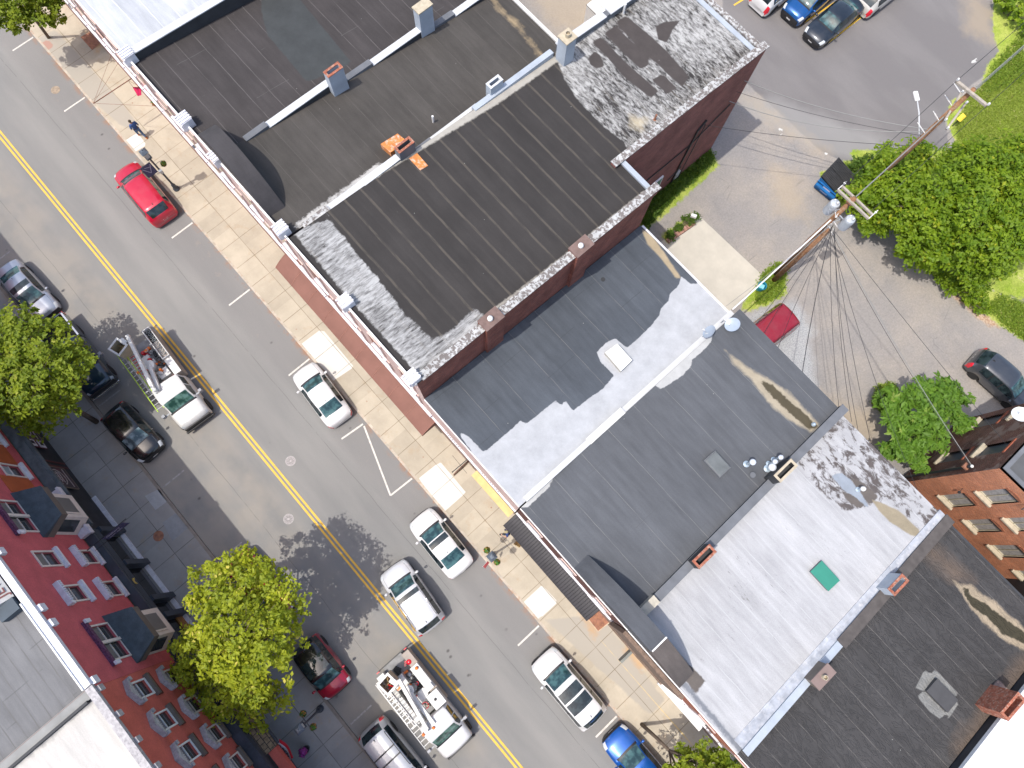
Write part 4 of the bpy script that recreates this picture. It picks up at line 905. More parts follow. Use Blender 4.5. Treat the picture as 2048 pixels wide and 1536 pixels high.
# ---- canopies
def canopy(name, label, s0, s1, tout, z0, z1, mat, ribs=0, th=0.06):
    t = thing(name, label, 'awning', ((s0+s1)/2, TF, 0)); m = MB(); n = 8
    k0 = len(m.v); pts = []
    for i in range(n+1):
        a = i/n; tt = TF-.02+(tout-TF)*a; zz = z0+(z1-z0)*(1-a**1.6); pts.append((tt, zz))
    for s in (s0, s1):
        for tt, zz in pts: m.v.append((s, tt, zz))
    for i in range(n): m.f.append((k0+i, k0+i+1, k0+n+1+i+1, k0+n+1+i)); m.m.append(0)
    for s in (s0, s1):
        for i in range(n): m.face([(s, pts[i][0], pts[i][1]), (s, pts[i+1][0], pts[i+1][1]), (s, pts[i+1][0], z0-.25), (s, pts[i][0], z0-.25)])
    m.face([(s0, tout, z0), (s1, tout, z0), (s1, tout, z0-.25), (s0, tout, z0-.25)])
    m.build('canopy', mat, t)
    seamm = M_awnb if mat is M_awnb else vary('awning_seam', (0.32, 0.16, 0.12), .1, 2, .8)
    if ribs:
        for i in range(ribs+1):
            s = s0+(s1-s0)*i/ribs; m = MB(); m.tube([(s, a, b+.012) for a, b in pts], 0.014, 4, False); m.build('rib', seamm, t)
    m = MB()
    for i in range(5):
        s = s0+.2+(s1-s0-.4)*i/4; m.tube([(s, TF-.03, z0-.2), (s, tout+.05, z0-.2)], .02, 5)
    m.build('frame', M_iron, t)
    return t
canopy('shop_awning', 'long faded rust brown awning over the tan pavement', -20.45, -7.05, 0.95, 2.75, 3.35, M_awn, 9)
canopy('shop_canopy', 'black corrugated metal canopy below the grey roof', S4b+.1, 6.4, 1.05, 2.9, 3.3, M_awnb, 40)
m = MB()
# ======================= shaded row on the near-left, facades facing the street
TL = -15.77; ZC = 11.75
def lwin(r, s0, s1, z0, z1, kind='plain', hood=None, frame=M_cream, glass=None, double=False, shade=False):
    gl = glass or M_blind; y = TL
    o = MB(); w = .08
    o.box(s0-w, s0, y+.002, y+.05, z0-w, z1+w); o.box(s1, s1+w, y+.002, y+.05, z0-w, z1+w); o.box(s0, s1, y+.002, y+.05, z1, z1+w); o.box(s0, s1, y+.002, y+.05, z0-w, z0)
    wn = o.build('window', frame, r)
    panes = [(s0, s1)] if not double else [(s0, (s0+s1)/2-.07), ((s0+s1)/2+.07, s1)]
    if double:
        m = MB(); m.box((s0+s1)/2-.07, (s0+s1)/2+.07, y+.002, y+.10, z0-w, z1+w); m.build('mullion', frame, wn)
    for (a, b) in panes:
        m = MB(); zm = (z0+z1)/2
        m.box(a, b, y-.10, y-.08, zm+.02, z1); m.build('upper_sash', gl, wn)
        m = MB(); m.box(a, b, y-.12, y-.10, z0, zm-.02); m.build('lower_sash', M_glassw, wn)
        m = MB(); m.box(a, b, y-.11, y-.04, zm-.025, zm+.025); m.build('sash_rail', frame, wn)
    m = MB(); m.box(s0-.20, s1+.20, y+.002, y+.20, z0-.26, z0-.09); m.build('sill', M_trim if kind != 'ped' else M_brownm, wn)
    if kind == 'hood':
        m = MB(); m.box(s0-.22, s1+.22, y+.002, y+.24, z1+.16, z1+.34)
        n = int((s1-s0+.4)/.11)
        for i in range(n): m.box(s0-.20+i*.11, s0-.14+i*.11, y+.24, y+.29, z1+.16, z1+.30)
        m.box(s0-.22, s0-.06, y+.002, y+.18, z1-.06, z1+.159); m.box(s1+.06, s1+.22, y+.002, y+.18, z1-.06, z1+.159)
        m.build('lintel', M_trim, wn)
    elif kind == 'ped':
        m = MB(); a, b, c = s0-.28, s1+.28, (s0+s1)/2
        m.box(a, b, y+.002, y+.18, z1+.12, z1+.24)
        k = len(m.v); m.v += [(a, y+.002, z1+.241), (b, y+.002, z1+.241), (c, y+.002, z1+.60), (a, y+.24, z1+.241), (b, y+.24, z1+.241), (c, y+.24, z1+.60)]
        for f in ((3, 4, 5), (0, 3, 5, 2), (4, 1, 2, 5), (0, 1, 4, 3)): m.f.append(tuple(k+i for i in f)); m.m.append(0)
        m.box(a-.02, a+.16, y+.002, y+.26, z1-.05, z1+.119); m.box(b-.16, b+.02, y+.002, y+.26, z1-.05, z1+.119)
        for i in range(12): q = a+.05+i*(b-a-.1)/12; m.box(q, q+.05, y+.181, y+.22, z1+.13, z1+.2)
        m.build('pediment', M_trimold, wn)
    return wn
def wall_with_holes(m, s0, s1, z0, z1, y, holes):
    """wall face looking +t at y with rectangular openings"""
    xs = sorted(set([s0, s1]+[h[0] for h in holes]+[h[1] for h in holes])); zs = sorted(set([z0, z1]+[h[2] for h in holes]+[h[3] for h in holes]))
    for i in range(len(xs)-1):
        for j in range(len(zs)-1):
            cx, cz = (xs[i]+xs[i+1])/2, (zs[j]+zs[j+1])/2
            if any(h[0] < cx < h[1] and h[2] < cz < h[3] for h in holes): continue
            m.face([(xs[i+1], y, zs[j]), (xs[i], y, zs[j]), (xs[i], y, zs[j+1]), (xs[i+1], y, zs[j+1])])
    for h in holes:
        a, b, c, d = h; yy = y-.13
        m.face([(a, y, c), (b, y, c), (b, yy, c), (a, yy, c)]); m.face([(a, yy, d), (b, yy, d), (b, y, d), (a, y, d)])
        m.face([(a, y, d), (a, y, c), (a, yy, c), (a, yy, d)]); m.face([(b, yy, d), (b, yy, c), (b, y, c), (b, y, d)])
def oriel(r, sc_):
    a, b = sc_-1.19, sc_+1.19; y = TL; m = MB()
    plan = [(a, y+.003), (a+.42, y+.86), (b-.42, y+.86), (b, y+.003)]
    pl_ = [plan[0], plan[3], plan[2], plan[1]]
    m.prism(pl_, 4.15, 6.45); bay = m.build('oriel_bay', M_cream, r)
    m = MB(); m.box(a+.62, b-.62, y+.862, y+.90, 4.65, 6.3); o = m.build('window', M_cream, bay)
    m = MB(); m.box(a+.72, b-.72, y+.901, y+.915, 4.75, 6.2); m.build('pane', M_blind, o)
    for sgn, p, q in ((-1, plan[0], plan[1]), (1, plan[3], plan[2])):
        P0, P1 = Vector((p[0], p[1], 0)), Vector((q[0], q[1], 0)); d = (P1-P0); L = d.length; d.normalize(); n = Vector((-d.y, d.x, 0))*( 1 if sgn < 0 else -1)
        c0 = (P0+P1)/2+n*.01+Vector((0, 0, 5.5)); m = MB(); m.obox(c0, d, n, (0, 0, 1), L/2-.16, .012, .72); m.build('pane', M_glassw, bay)
    rp = [(a-.18, y+.003), (b+.18, y+.003), (b-.30, y+1.12), (a+.30, y+1.12)]
    m = MB(); m.prism(rp, 6.46, 7.0); rf = m.build('oriel_roof', M_brownm, bay)
    m = MB(); k = len(m.v)
    m.v += [(a-.20, y+.003, 7.35), (b+.20, y+.003, 7.35), (b-.28, y+1.14, 7.005), (a+.28, y+1.14, 7.005)]
    m.f += [(0, 3, 2, 1)]; m.m += [0]
    m.v += [(a-.20, y+.003, 7.0), (b+.20, y+.003, 7.0)]
    m.f += [(0, 4, 3), (1, 2, 5)]; m.m += [0, 0]
    m.build('slate_top', M_slate, rf)
    return bay
lb1 = thing('red_painted_building', 'red painted brick building with two bay windows over a black shopfront', 'building', (-14, TL, 0))
winsA = [(-13.5, -12.72, 7.45, 8.95, 'plain'), (-11.45, -10.65, 7.40, 8.85, 'hood'), (-13.5, -12.75, 4.30, 5.65, 'hood'), (-11.45, -10.65, 4.30, 5.70, 'hood')]
dbl = [(-9.15, -7.35, 7.35, 8.85), (-16.6, -14.8, 7.35, 8.85)]
holes = [w_[:4] for w_ in winsA]+dbl+[(-19.2, -18.5, 5.05, 6.5), (-19.2, -18.5, 8.0, 9.4), (-21.6, -20.8, 8.0, 9.4), (-21.6, -20.8, 5.05, 6.5)]
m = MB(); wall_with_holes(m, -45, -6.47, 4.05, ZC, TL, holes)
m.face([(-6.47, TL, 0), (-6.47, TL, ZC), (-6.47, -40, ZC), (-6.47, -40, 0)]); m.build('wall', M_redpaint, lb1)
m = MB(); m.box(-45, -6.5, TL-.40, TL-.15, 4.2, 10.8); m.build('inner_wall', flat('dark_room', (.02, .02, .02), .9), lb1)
for a, b, c, d, k in winsA: lwin(lb1, a, b, c, d, k, frame=M_cream)
for a, b, c, d in dbl:
    o = lwin(lb1, a, b, c, d, 'x', double=True)
    m = MB(); m.box(a-.3, b+.3, TL+.002, TL+.16, d+.14, d+.36); m.build('plum_box', vary('dark_plum', (0.10, 0.035, 0.075), .5, 9, .8, tint=(.25, .12, .24), tamp=.8), o)  # mottled dark plum box above the window head
    m = MB()
    for q in (a-.34, b+.16): m.box(q, q+.18, TL+.161, TL+.26, d, d+.40)
    m.build('bracket', M_trim, o)
for a, b, c, d in holes[6:]: lwin(lb1, a, b, c, d, 'x', glass=flat('pale_blue_blind', (.30, .36, .38), .3))
mo = vary('orange_red_panel', (0.40, 0.095, 0.03), .12, 2, .7, grain=.1)
for a, b in ((-18.4, -17.3), (-20.9, -19.35)):
    m = MB(); m.box(a, b, TL+.002, TL+.03, 4.95, 7.2); m.build('panel', mo, lb1)
oriel(lb1, -8.22); oriel(lb1, -15.8)
# roofs behind the cornice
PR = (11.55, 0.0)
o = sheet('roof', [(-45, -40), (-6.5, -40), (-6.5, TL-.02), (-45, TL-.02)], PR, M_rl, .6, None, lb1)
m = MB(); m.box(-45, -6.5, TL-.02, TL+.28, ZC, ZC+.14); m.box(-45, -6.5, TL+.0, TL+.16, ZC-.3, ZC-.001); m.build('cornice', M_trim, lb1)
m = MB(); m.box(-10.9, -6.5, TL-.08, TL-.021, 11.5, ZC+.20); m.build('flashing', M_whitep, lb1)
for px in ((5, 1098), (88, 1210), (113, 1237), (190, 1357)):
    s, t = P(px[0]+2, px[1], 11.6); m = MB(); m.box(s-.16, s+.16, TL+.281, TL+.42, ZC-.35, ZC); m.box(s-.10, s+.10, TL+.17, TL+.28, ZC-.55, ZC-.301); m.build('bracket', M_trim, lb1)
# raised sloping name parapet with lettering
sa, sb = -16.2, -11.35
m = MB(); m.face([(sb, TL-.10, ZC+.10), (sa, TL-.10, ZC+.10), (sa, TL-1.15, ZC+.75), (sb, TL-1.15, ZC+.75)])
m.face([(sb, TL-1.15, ZC+.75), (sa, TL-1.15, ZC+.75), (sa, TL-1.15, 11.5), (sb, TL-1.15, 11.5)])
m.face([(sb, TL-.10, 11.5), (sb, TL-.10, ZC+.10), (sb, TL-1.15, ZC+.75), (sb, TL-1.15, 11.5)])
m.build('name_parapet', vary('off_white_parapet', (.50, .49, .47), .1, 3, .7), lb1)
m = MB(); m.box(sb+.02, sb+.60, TL-.95, TL-.12, 11.56, 12.0); m.build('dark_hatch', vary('blue_black_panel', (.04, .06, .08), .15, 2, .6), lb1)
def text(body, loc, size, mat, rot=None, normal=None, right=None, parent=None, name='lettering', ext=0.01, align='LEFT', shear=0.0):
    cu = bpy.data.curves.new(name, 'FONT'); cu.body = body; cu.size = size; cu.extrude = ext; cu.align_x = align; cu.shear = shear
    tmp = bpy.data.objects.new('tmp', cu); me = bpy.data.meshes.new_from_object(tmp); bpy.data.objects.remove(tmp); bpy.data.curves.remove(cu)
    me.materials.clear(); me.materials.append(mat)
    r_ = Vector(right).normalized(); n_ = Vector(normal).normalized(); u_ = n_.cross(r_)
    M = Matrix(((r_.x, u_.x, n_.x, loc[0]), (r_.y, u_.y, n_.y, loc[1]), (r_.z, u_.z, n_.z, loc[2]), (0, 0, 0, 1)))
    me.transform(M)
    if parent is not None: me.transform(Matrix.Translation(-wloc(parent)))
    o = bpy.data.objects.new(name, me); COL.objects.link(o); o.parent = parent; return o
nn = Vector((0, .65, 1.05)).normalized(); up = nn.cross(Vector((-1, 0, 0)))
M_let = vary('rust_brown_letters', (.20, .075, .065), .2, 8, .7)
base = Vector((sb-.15, TL-.10, ZC+.10))
text('SMITH', base+up*.68+nn*.02+Vector((-.1, 0, 0)), .62, M_let, normal=nn, right=(-1, 0, 0), parent=lb1, ext=.02)
text('JEWELERS', base+up*.14+nn*.02, .56, M_let, normal=nn, right=(-1, 0, 0), parent=lb1, ext=.02)
# black shopfront
m = MB(); m.box(-14.75, -6.5, TL+.002, TL+.50, 3.75, 3.95); m.box(-14.75, -6.5, TL+.002, TL+.34, 2.75, 3.74); m.box(-14.75, -6.5, TL+.34, TL+.42, 3.4, 3.5)
for q in (-14.7, -12.35, -9.9, -8.75, -6.75): m.box(q-.16, q+.16, TL+.002, TL+.46, .13, 2.74)
m.build('shopfront', M_black, lb1)
m = MB(); m.box(-14.5, -6.6, TL-.02, TL+.03, .5, 2.74); m.build('shop_window', M_shopglass, lb1)
m = MB(); m.box(-17.4, -6.6, TL+.06, TL+.30, .13, .22); m.build('shop_sill', M_trim, lb1)
m = MB(); m.box(-8.6, -7.7, TL+.035, TL+.12, .3, 1.0); m.build('window_display', vary('ochre_display', (.36, .17, .05), .3, 5, .7), lb1)

m = MB(); m.rbox(-11.05, TL+.36, .3, .16, .02, 3.1, 3.28); m.rbox(-11.22, TL+.36, -.5, .08, .02, 3.0, 3.2); m.build('gilt_emblem', flat('gilt', (.55, .40, .10), .4), lb1)
for sx in (-14.55, -17.1):
    m = MB(); m.box(sx-.22, sx+.22, TL+.002, TL+.50, 3.96, 4.3); m.box(sx-.28, sx+.28, TL+.501, TL+.62, 4.0, 4.36); m.build('corner_block', M_trim, lb1)
m = MB(); m.box(-45, -14.8, TL+.002, TL+.55, 3.55, 3.95); m.box(-45, -14.8, TL+.55, TL+.70, 3.7, 3.9); m.build('ledge', M_ledge, lb1)
m = MB(); m.box(-45, -14.8, TL-.02, TL+.05, .13, 3.54); m.build('shop_wall', vary('dark_shop_wall', (.028, .028, .032), .4, 1.5, .6, tint=(.05, .055, .05), tamp=.9), lb1)
for q in (-19.75, -20.1):
    m = MB(); m.box(q, q+.10, TL+.051, TL+.09, .3, 2.6); m.build('door_post', flat('red_brown_post', (.12, .035, .03), .6), lb1)
# two window signs with a scrolled emblem
Msg = vary('dark_sign_face', (.055, .045, .048), .3, 2, .5, tint=(.16, .04, .045), tamp=.9); Msc = flat('pale_scroll', (.48, .42, .42), .6)
def scroll_sign(s0, s1, z0, z1, label, yy=TL+.27):
    sg_ = thing('shop_sign', label, 'sign', ((s0+s1)/2, yy, z0))
    m = MB(); m.box(s0, s1, yy-.04, yy, z0, z1); m.build('board', Msg, sg_)
    m = MB(); e = .03
    for a in ((s0, s1, z1, z1+e), (s0, s1, z0-e, z0), (s0-e, s0, z0-e, z1+e), (s1, s1+e, z0-e, z1+e)): m.box(a[0], a[1], yy-.05, yy+.02, a[2], a[3])
    m.build('frame', flat('bronze_frame', (.22, .17, .13), .5), sg_)
    m = MB(); cx, cz = (s0+s1)/2, z1-.75; rx, rz = (s1-s0)*.36, .52; n = 26
    for i in range(n):
        a0, a1 = math.pi*(.1+1.8*i/n), math.pi*(.1+1.8*(i+1)/n)
        p0 = Vector((cx+rx*math.cos(a0), yy+.012, cz+rz*math.sin(a0))); p1 = Vector((cx+rx*math.cos(a1), yy+.012, cz+rz*math.sin(a1)))
        m.obox((p0+p1)/2, (p1-p0).normalized(), (0, 1, 0), (p1-p0).normalized().cross(Vector((0, 1, 0))), (p1-p0).length/2+.01, .008, .028+.012*math.sin(i*2.1))
    rr = random.Random(int(s0*10))
    for k, zz in enumerate((.22, .02, -.18)):
        w = rx*1.35*math.sqrt(max(.1, 1-(zz/rz)**2)); x = cx-w/2
        while x < cx+w/2:
            h = rr.uniform(.05, .10); m.obox((x, yy+.012, cz+zz+rr.uniform(-.02, .02)), (math.cos(.5), 0, math.sin(.5)*rr.choice((-1, 1))), (0, 1, 0), (0, 0, 1), .045, .008, h/2); x += .075
    m.box(s0+.10, s1-.10, yy+.006, yy+.016, z0+.28, z0+.36); m.build('emblem', Msc, sg_)
    return sg_
scroll_sign(-19.35, -17.85, 1.35, 3.2, 'square dark shop sign with a pale scrolled emblem, nearer the bay window')
s1_ = scroll_sign(-22.9, -21.5, 1.35, 3.2, 'dark shop sign with a pale scrolled emblem and two white notices, under the tree')
for (a, b, c, d) in ((-21.42, -20.95, 2.2, 2.75), (-21.42, -20.95, 1.4, 1.95)):
    m = MB(); m.box(a, b, TL+.23, TL+.27, c, d); m.build('notice', flat('white_notice', (.55, .55, .60), .5), s1_)
    m = MB(); m.box(a+.12, b-.14, TL+.271, TL+.28, c+.12, d-.12); m.box(a+.08, b-.25, TL+.281, TL+.285, c+.2, d-.25); m.build('printed_mark', flat('black_print', (.02, .02, .03), .6), s1_)
m = MB(); m.box(-21.46, -20.90, TL+.19, TL+.228, 1.3, 2.85); m.build('side_board', flat('maroon_board', (.10, .02, .03), .6), s1_)
# hanging navy banner
hb = thing('hanging_banner', 'navy banner with white lettering hanging across the shaded pavement from the black shopfront', 'banner', (-13.3, TL+.5, 4.4))
m = MB(); m.box(-13.32, -13.29, -14.62, -13.40, 4.45, 5.20); m.build('cloth', M_navy, hb)
m = MB(); m.tube([(-13.305, TL+.3, 5.22), (-13.305, -13.1, 5.24)], .022, 6); m.tube([(-13.305, TL+.3, 4.43), (-13.305, -13.38, 4.43)], .015, 5); m.build('bracket', M_iron, hb)
text('Gallery', (-13.285, -14.5, 4.86), .27, flat('banner_white', (.5, .48, .55), .7), normal=(1, 0, 0), right=(0, 1, 0), parent=hb, ext=.003)
text('open daily', (-13.285, -14.5, 4.58), .19, flat('banner_white2', (.45, .43, .5), .7), normal=(1, 0, 0), right=(0, 1, 0), parent=hb, ext=.003)

# ---- brick-red building at lower left
lb2 = thing('brick_red_building', 'brick red building with pedimented windows and a cream white roof at lower left', 'building', (0, TL, 0))
w2 = [(-5.95+i*1.72, -5.27+i*1.72) for i in range(5)]
winsB = [(a-.02, b+.02, 7.72, 9.05, 'ped') for a, b in w2]+[(a+.02, b+.02, 4.72, 6.05, 'ped') for a, b in w2]
holes = [w_[:4] for w_ in winsB]
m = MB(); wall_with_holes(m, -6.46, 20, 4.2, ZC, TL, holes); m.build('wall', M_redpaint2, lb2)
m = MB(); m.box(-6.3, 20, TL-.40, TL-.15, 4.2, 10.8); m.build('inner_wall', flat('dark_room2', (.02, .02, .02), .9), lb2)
for i, (a, b, c, d, k) in enumerate(winsB):
    lwin(lb2, a, b, c, d, k, frame=M_whitep if c > 7 else M_cream, glass=flat('violet_grey_blind', (.15, .14, .16), .3))
# brown panels beneath the sills, the sills' shade put into their dark colour
m = MB()
for a, b in w2: m = MB(); m.box(a-.25, b+.25, TL+.002, TL+.06, 7.05, 7.42); m.build('shaded_apron_panel', vary('brown_sill_shade', (.13, .035, .022), .3, 5, .8), lb2)
for a, b in w2: m = MB(); m.box(a-.25, b+.25, TL+.002, TL+.06, 4.22, 4.44); m.build('shaded_apron_panel', vary('brown_sill_shade2', (.13, .04, .025), .3, 5, .8), lb2)
o = sheet('roof', [(-6.1, -40), (20, -40), (20, TL-.02), (-6.1, TL-.02)], PR, M_rw, .4, {'soot': [('line', [(-6.1, -16), (-6.0, -22), (-6.15, -34)], .12)]}, lb2)
m = MB(); m.box(-6.5, -6.1, -40, TL-.03, 11.4, 11.72); o = m.build('party_parapet', vary('grey_cement', (.25, .25, .24), .15, 1.5, .85), lb2)
m = MB(); m.box(-6.12, -6.02, -40, TL-.25, 11.4, 11.80); m.build('black_flashing', M_memb, o)
m = MB(); m.box(-6.46, 20, TL-.02, TL+.30, ZC, ZC+.14); m.box(-6.46, 20, TL, TL+.18, ZC-.3, ZC-.001); m.build('cornice', M_trimold, lb2)
for i in range(14):
    s = -6.2+i*1.28; m = MB(); m.box(s-.13, s+.13, TL+.301, TL+.40, ZC-.35, ZC-.02); m.build('bracket', M_trimold, lb2)
m = MB(); m.box(-6.46, 20, TL+.002, TL+.55, 3.75, 4.15); m.box(-6.46, 20, TL+.002, TL+.02, .13, 3.74); m.build('shopfront_cornice', vary('blue_black_slate', (.045, .05, .065), .3, 3, .7), lb2)
def _tiles():
    g = G('mossy_shingle_tiles'); X = g.xyz(); c = g.n('ShaderNodeCombineXYZ'); g.L(X[0], c.inputs[0]); g.L(X[1], c.inputs[1])
    b = g.n('ShaderNodeTexBrick'); g.L(c.outputs[0], b.inputs['Vector']); b.inputs['Scale'].default_value = 1; b.inputs['Brick Width'].default_value = .30; b.inputs['Row Height'].default_value = .22; b.inputs['Mortar Size'].default_value = .018
    g.inp(b.inputs['Color1'], (.20, .15, .09)); g.inp(b.inputs['Color2'], (.13, .085, .06)); g.inp(b.inputs['Mortar'], (.03, .028, .025))
    return g.fin(g.mul(b.outputs['Color'], g.map(g.noise(5, 4), .3, .7, .6, 1.4)), .9)
m = MB(); m.face([(-4.4, TL+.56, 3.7), (-4.4, -14.65, 3.3), (.22, -14.65, 3.3), (.22, TL+.56, 3.7)]); m.face([(-4.4, TL+.56, 3.6), (.22, TL+.56, 3.6), (.22, -14.65, 3.2), (-4.4, -14.65, 3.2)])
m.face([(-4.4, -14.65, 3.3), (-4.4, -14.65, 3.2), (.22, -14.65, 3.2), (.22, -14.65, 3.3)]); m.build('tiled_pent_roof', _tiles(), lb2)
m = MB(); m.box(.24, 3.5, TL+.56, -14.75, 2.9, 3.35); m.build('red_fascia', M_redpaint2, lb2)
m = MB(); m.box(-4.4, .2, -14.62, -14.55, 3.1, 3.3); m.build('gutter', M_black, lb2)
# OPEN flag and flowers
fl = thing('open_flag', 'red white and navy flag reading OPEN on a white pole over the shaded pavement', 'flag', (.1, -15.1, 2.2))
m = MB(); m.tube([(-.05, -15.3, 2.2), (.10, -14.55, 3.1)], .018, 6); m.build('pole', M_whitep, fl)
nx, ny = 16, 9; strips_ = []
def flagpt(i, j):
    a, b = i/nx, j/ny
    return (.10+1.15*a, -15.12+.62*b*(1-.18*a)+.13*math.sin(a*math.pi)*1-.02*a, 2.55+.45*b-.30*a*a+.05*math.sin(a*7+b*2))
for nm, j0, j1, mt in (('navy_stripe', 0, 2, flat('flag_navy', (.02, .035, .10), .8)), ('white_field', 2, 6, flat('flag_white', (.60, .58, .60), .8)), ('red_stripe', 6, 9, flat('flag_red', (.55, .02, .04), .8))):
    m = MB(); k = len(m.v); 
    for j in range(j0, j1+1):
        for i in range(nx+1): m.v.append(flagpt(i, j))
    for j in range(j1-j0):
        for i in range(nx): q = j*(nx+1)+i; m.f.append((q, q+1, q+nx+2, q+nx+1)); m.m.append(0)
    m.build(nm, mt, fl)
p0 = Vector(flagpt(1, 2.9)); p1 = Vector(flagpt(12, 2.9)); pu = Vector(flagpt(1, 5.6)); nrm = (p1-p0).cross(pu-p0).normalized()
text('OPEN', p0+nrm*.05, .36, flat('flag_letters', (.02, .02, .04), .8), normal=nrm, right=(p1-p0), parent=fl, ext=.004)
def blobs(rr, c, rad, n, size, m):
    for i in range(n):
        d = Vector((rr.gauss(0, 1), rr.gauss(0, 1), rr.gauss(0, 1))).normalized()*rad*rr.uniform(.5, 1); p = Vector(c)+d
        a = Vector((rr.gauss(0, 1), rr.gauss(0, 1), rr.gauss(0, 1))).normalized(); b = a.cross(d if d.length > 1e-4 else Vector((0, 0, 1))).normalized(); s_ = size*rr.uniform(.6, 1.3)
        a = b.cross(d).normalized() if d.length > 1e-4 else a
        m.face([p-a*s_, p-b*s_*.6, p+a*s_, p+b*s_*.6])
M_leafd = vary('basket_leaves', (.07, .17, .02), .3, 5, .7, obj=True); M_petal = vary('orange_pink_petals', (.75, .20, .07), .3, 9, .7, obj=True, tint=(.7, .10, .18), tamp=.9)
rr = random.Random(3)
fp = thing('flower_pot', 'purple and red flowers in a pot by the OPEN flag', 'flower pot', (1.45, -14.75, .13))
m = MB(); m.lathe([(.14, 0), (.20, .32), (.17, .32), (.15, .26)], 1.45, -14.75, .13, 12); m.build('pot', M_iron, fp)
m = MB(); blobs(rr, (1.45, -14.75, 1.0), .30, 160, .07, m); m.build('blooms', vary('purple_blooms', (.26, .04, .25), .5, 9, .8, tint=(.50, .03, .07), tamp=1), fp)
m = MB(); m.tube([(1.45, -14.75, .4), (1.45, -14.75, .95)], .05, 6); m.build('stem', M_leafd, fp)
# ======================= vehicles
def paint(name, c, metal=0.0, rough=0.28, coat=1.0):
    g = G(name); p = g.pos(True)
    col = g.mul(c, g.map(g.noise(2.0, 3, vec=p), .3, .7, .96, 1.04))
    dust = g.map(g.noise(1.2, 5, .7, vec=p), .45, .75, 0, .10); col = g.mix(dust, col, (.30, .28, .25))
    return g.fin(col, rough, metal, 0.5, coat)
def glassmat(name, c1, c2):
    g = G(name); p = g.pos(True)
    return g.fin(g.mix(g.map(g.noise(2.6, 2, vec=p), .42, .60), c1, c2), 0.04, 0, 0.7)
V_glass = glassmat('teal_windscreen', (.016, .045, .052), (.055, .13, .135)); V_gdark = glassmat('dark_car_glass', (.010, .018, .022), (.025, .04, .045))
V_trim = flat('black_car_trim', (.018, .018, .02), .5); V_tyre = flat('tyre_rubber', (.022, .022, .023), .85); V_rim = vary('alloy_rim', (.45, .46, .48), .15, 6, .3, metal=.6, obj=True)
V_red = flat('red_tail_lamp', (.62, .012, .03), .15, coat=.6); V_head = flat('clear_head_lamp', (.55, .58, .60), .08, coat=.8); V_plate = flat('number_plate', (.6, .6, .6), .5); V_chrome = flat('bright_trim', (.6, .6, .6), .15, metal=.8)
V_under = flat('underbody_light_block', (.015, .015, .015), .9)
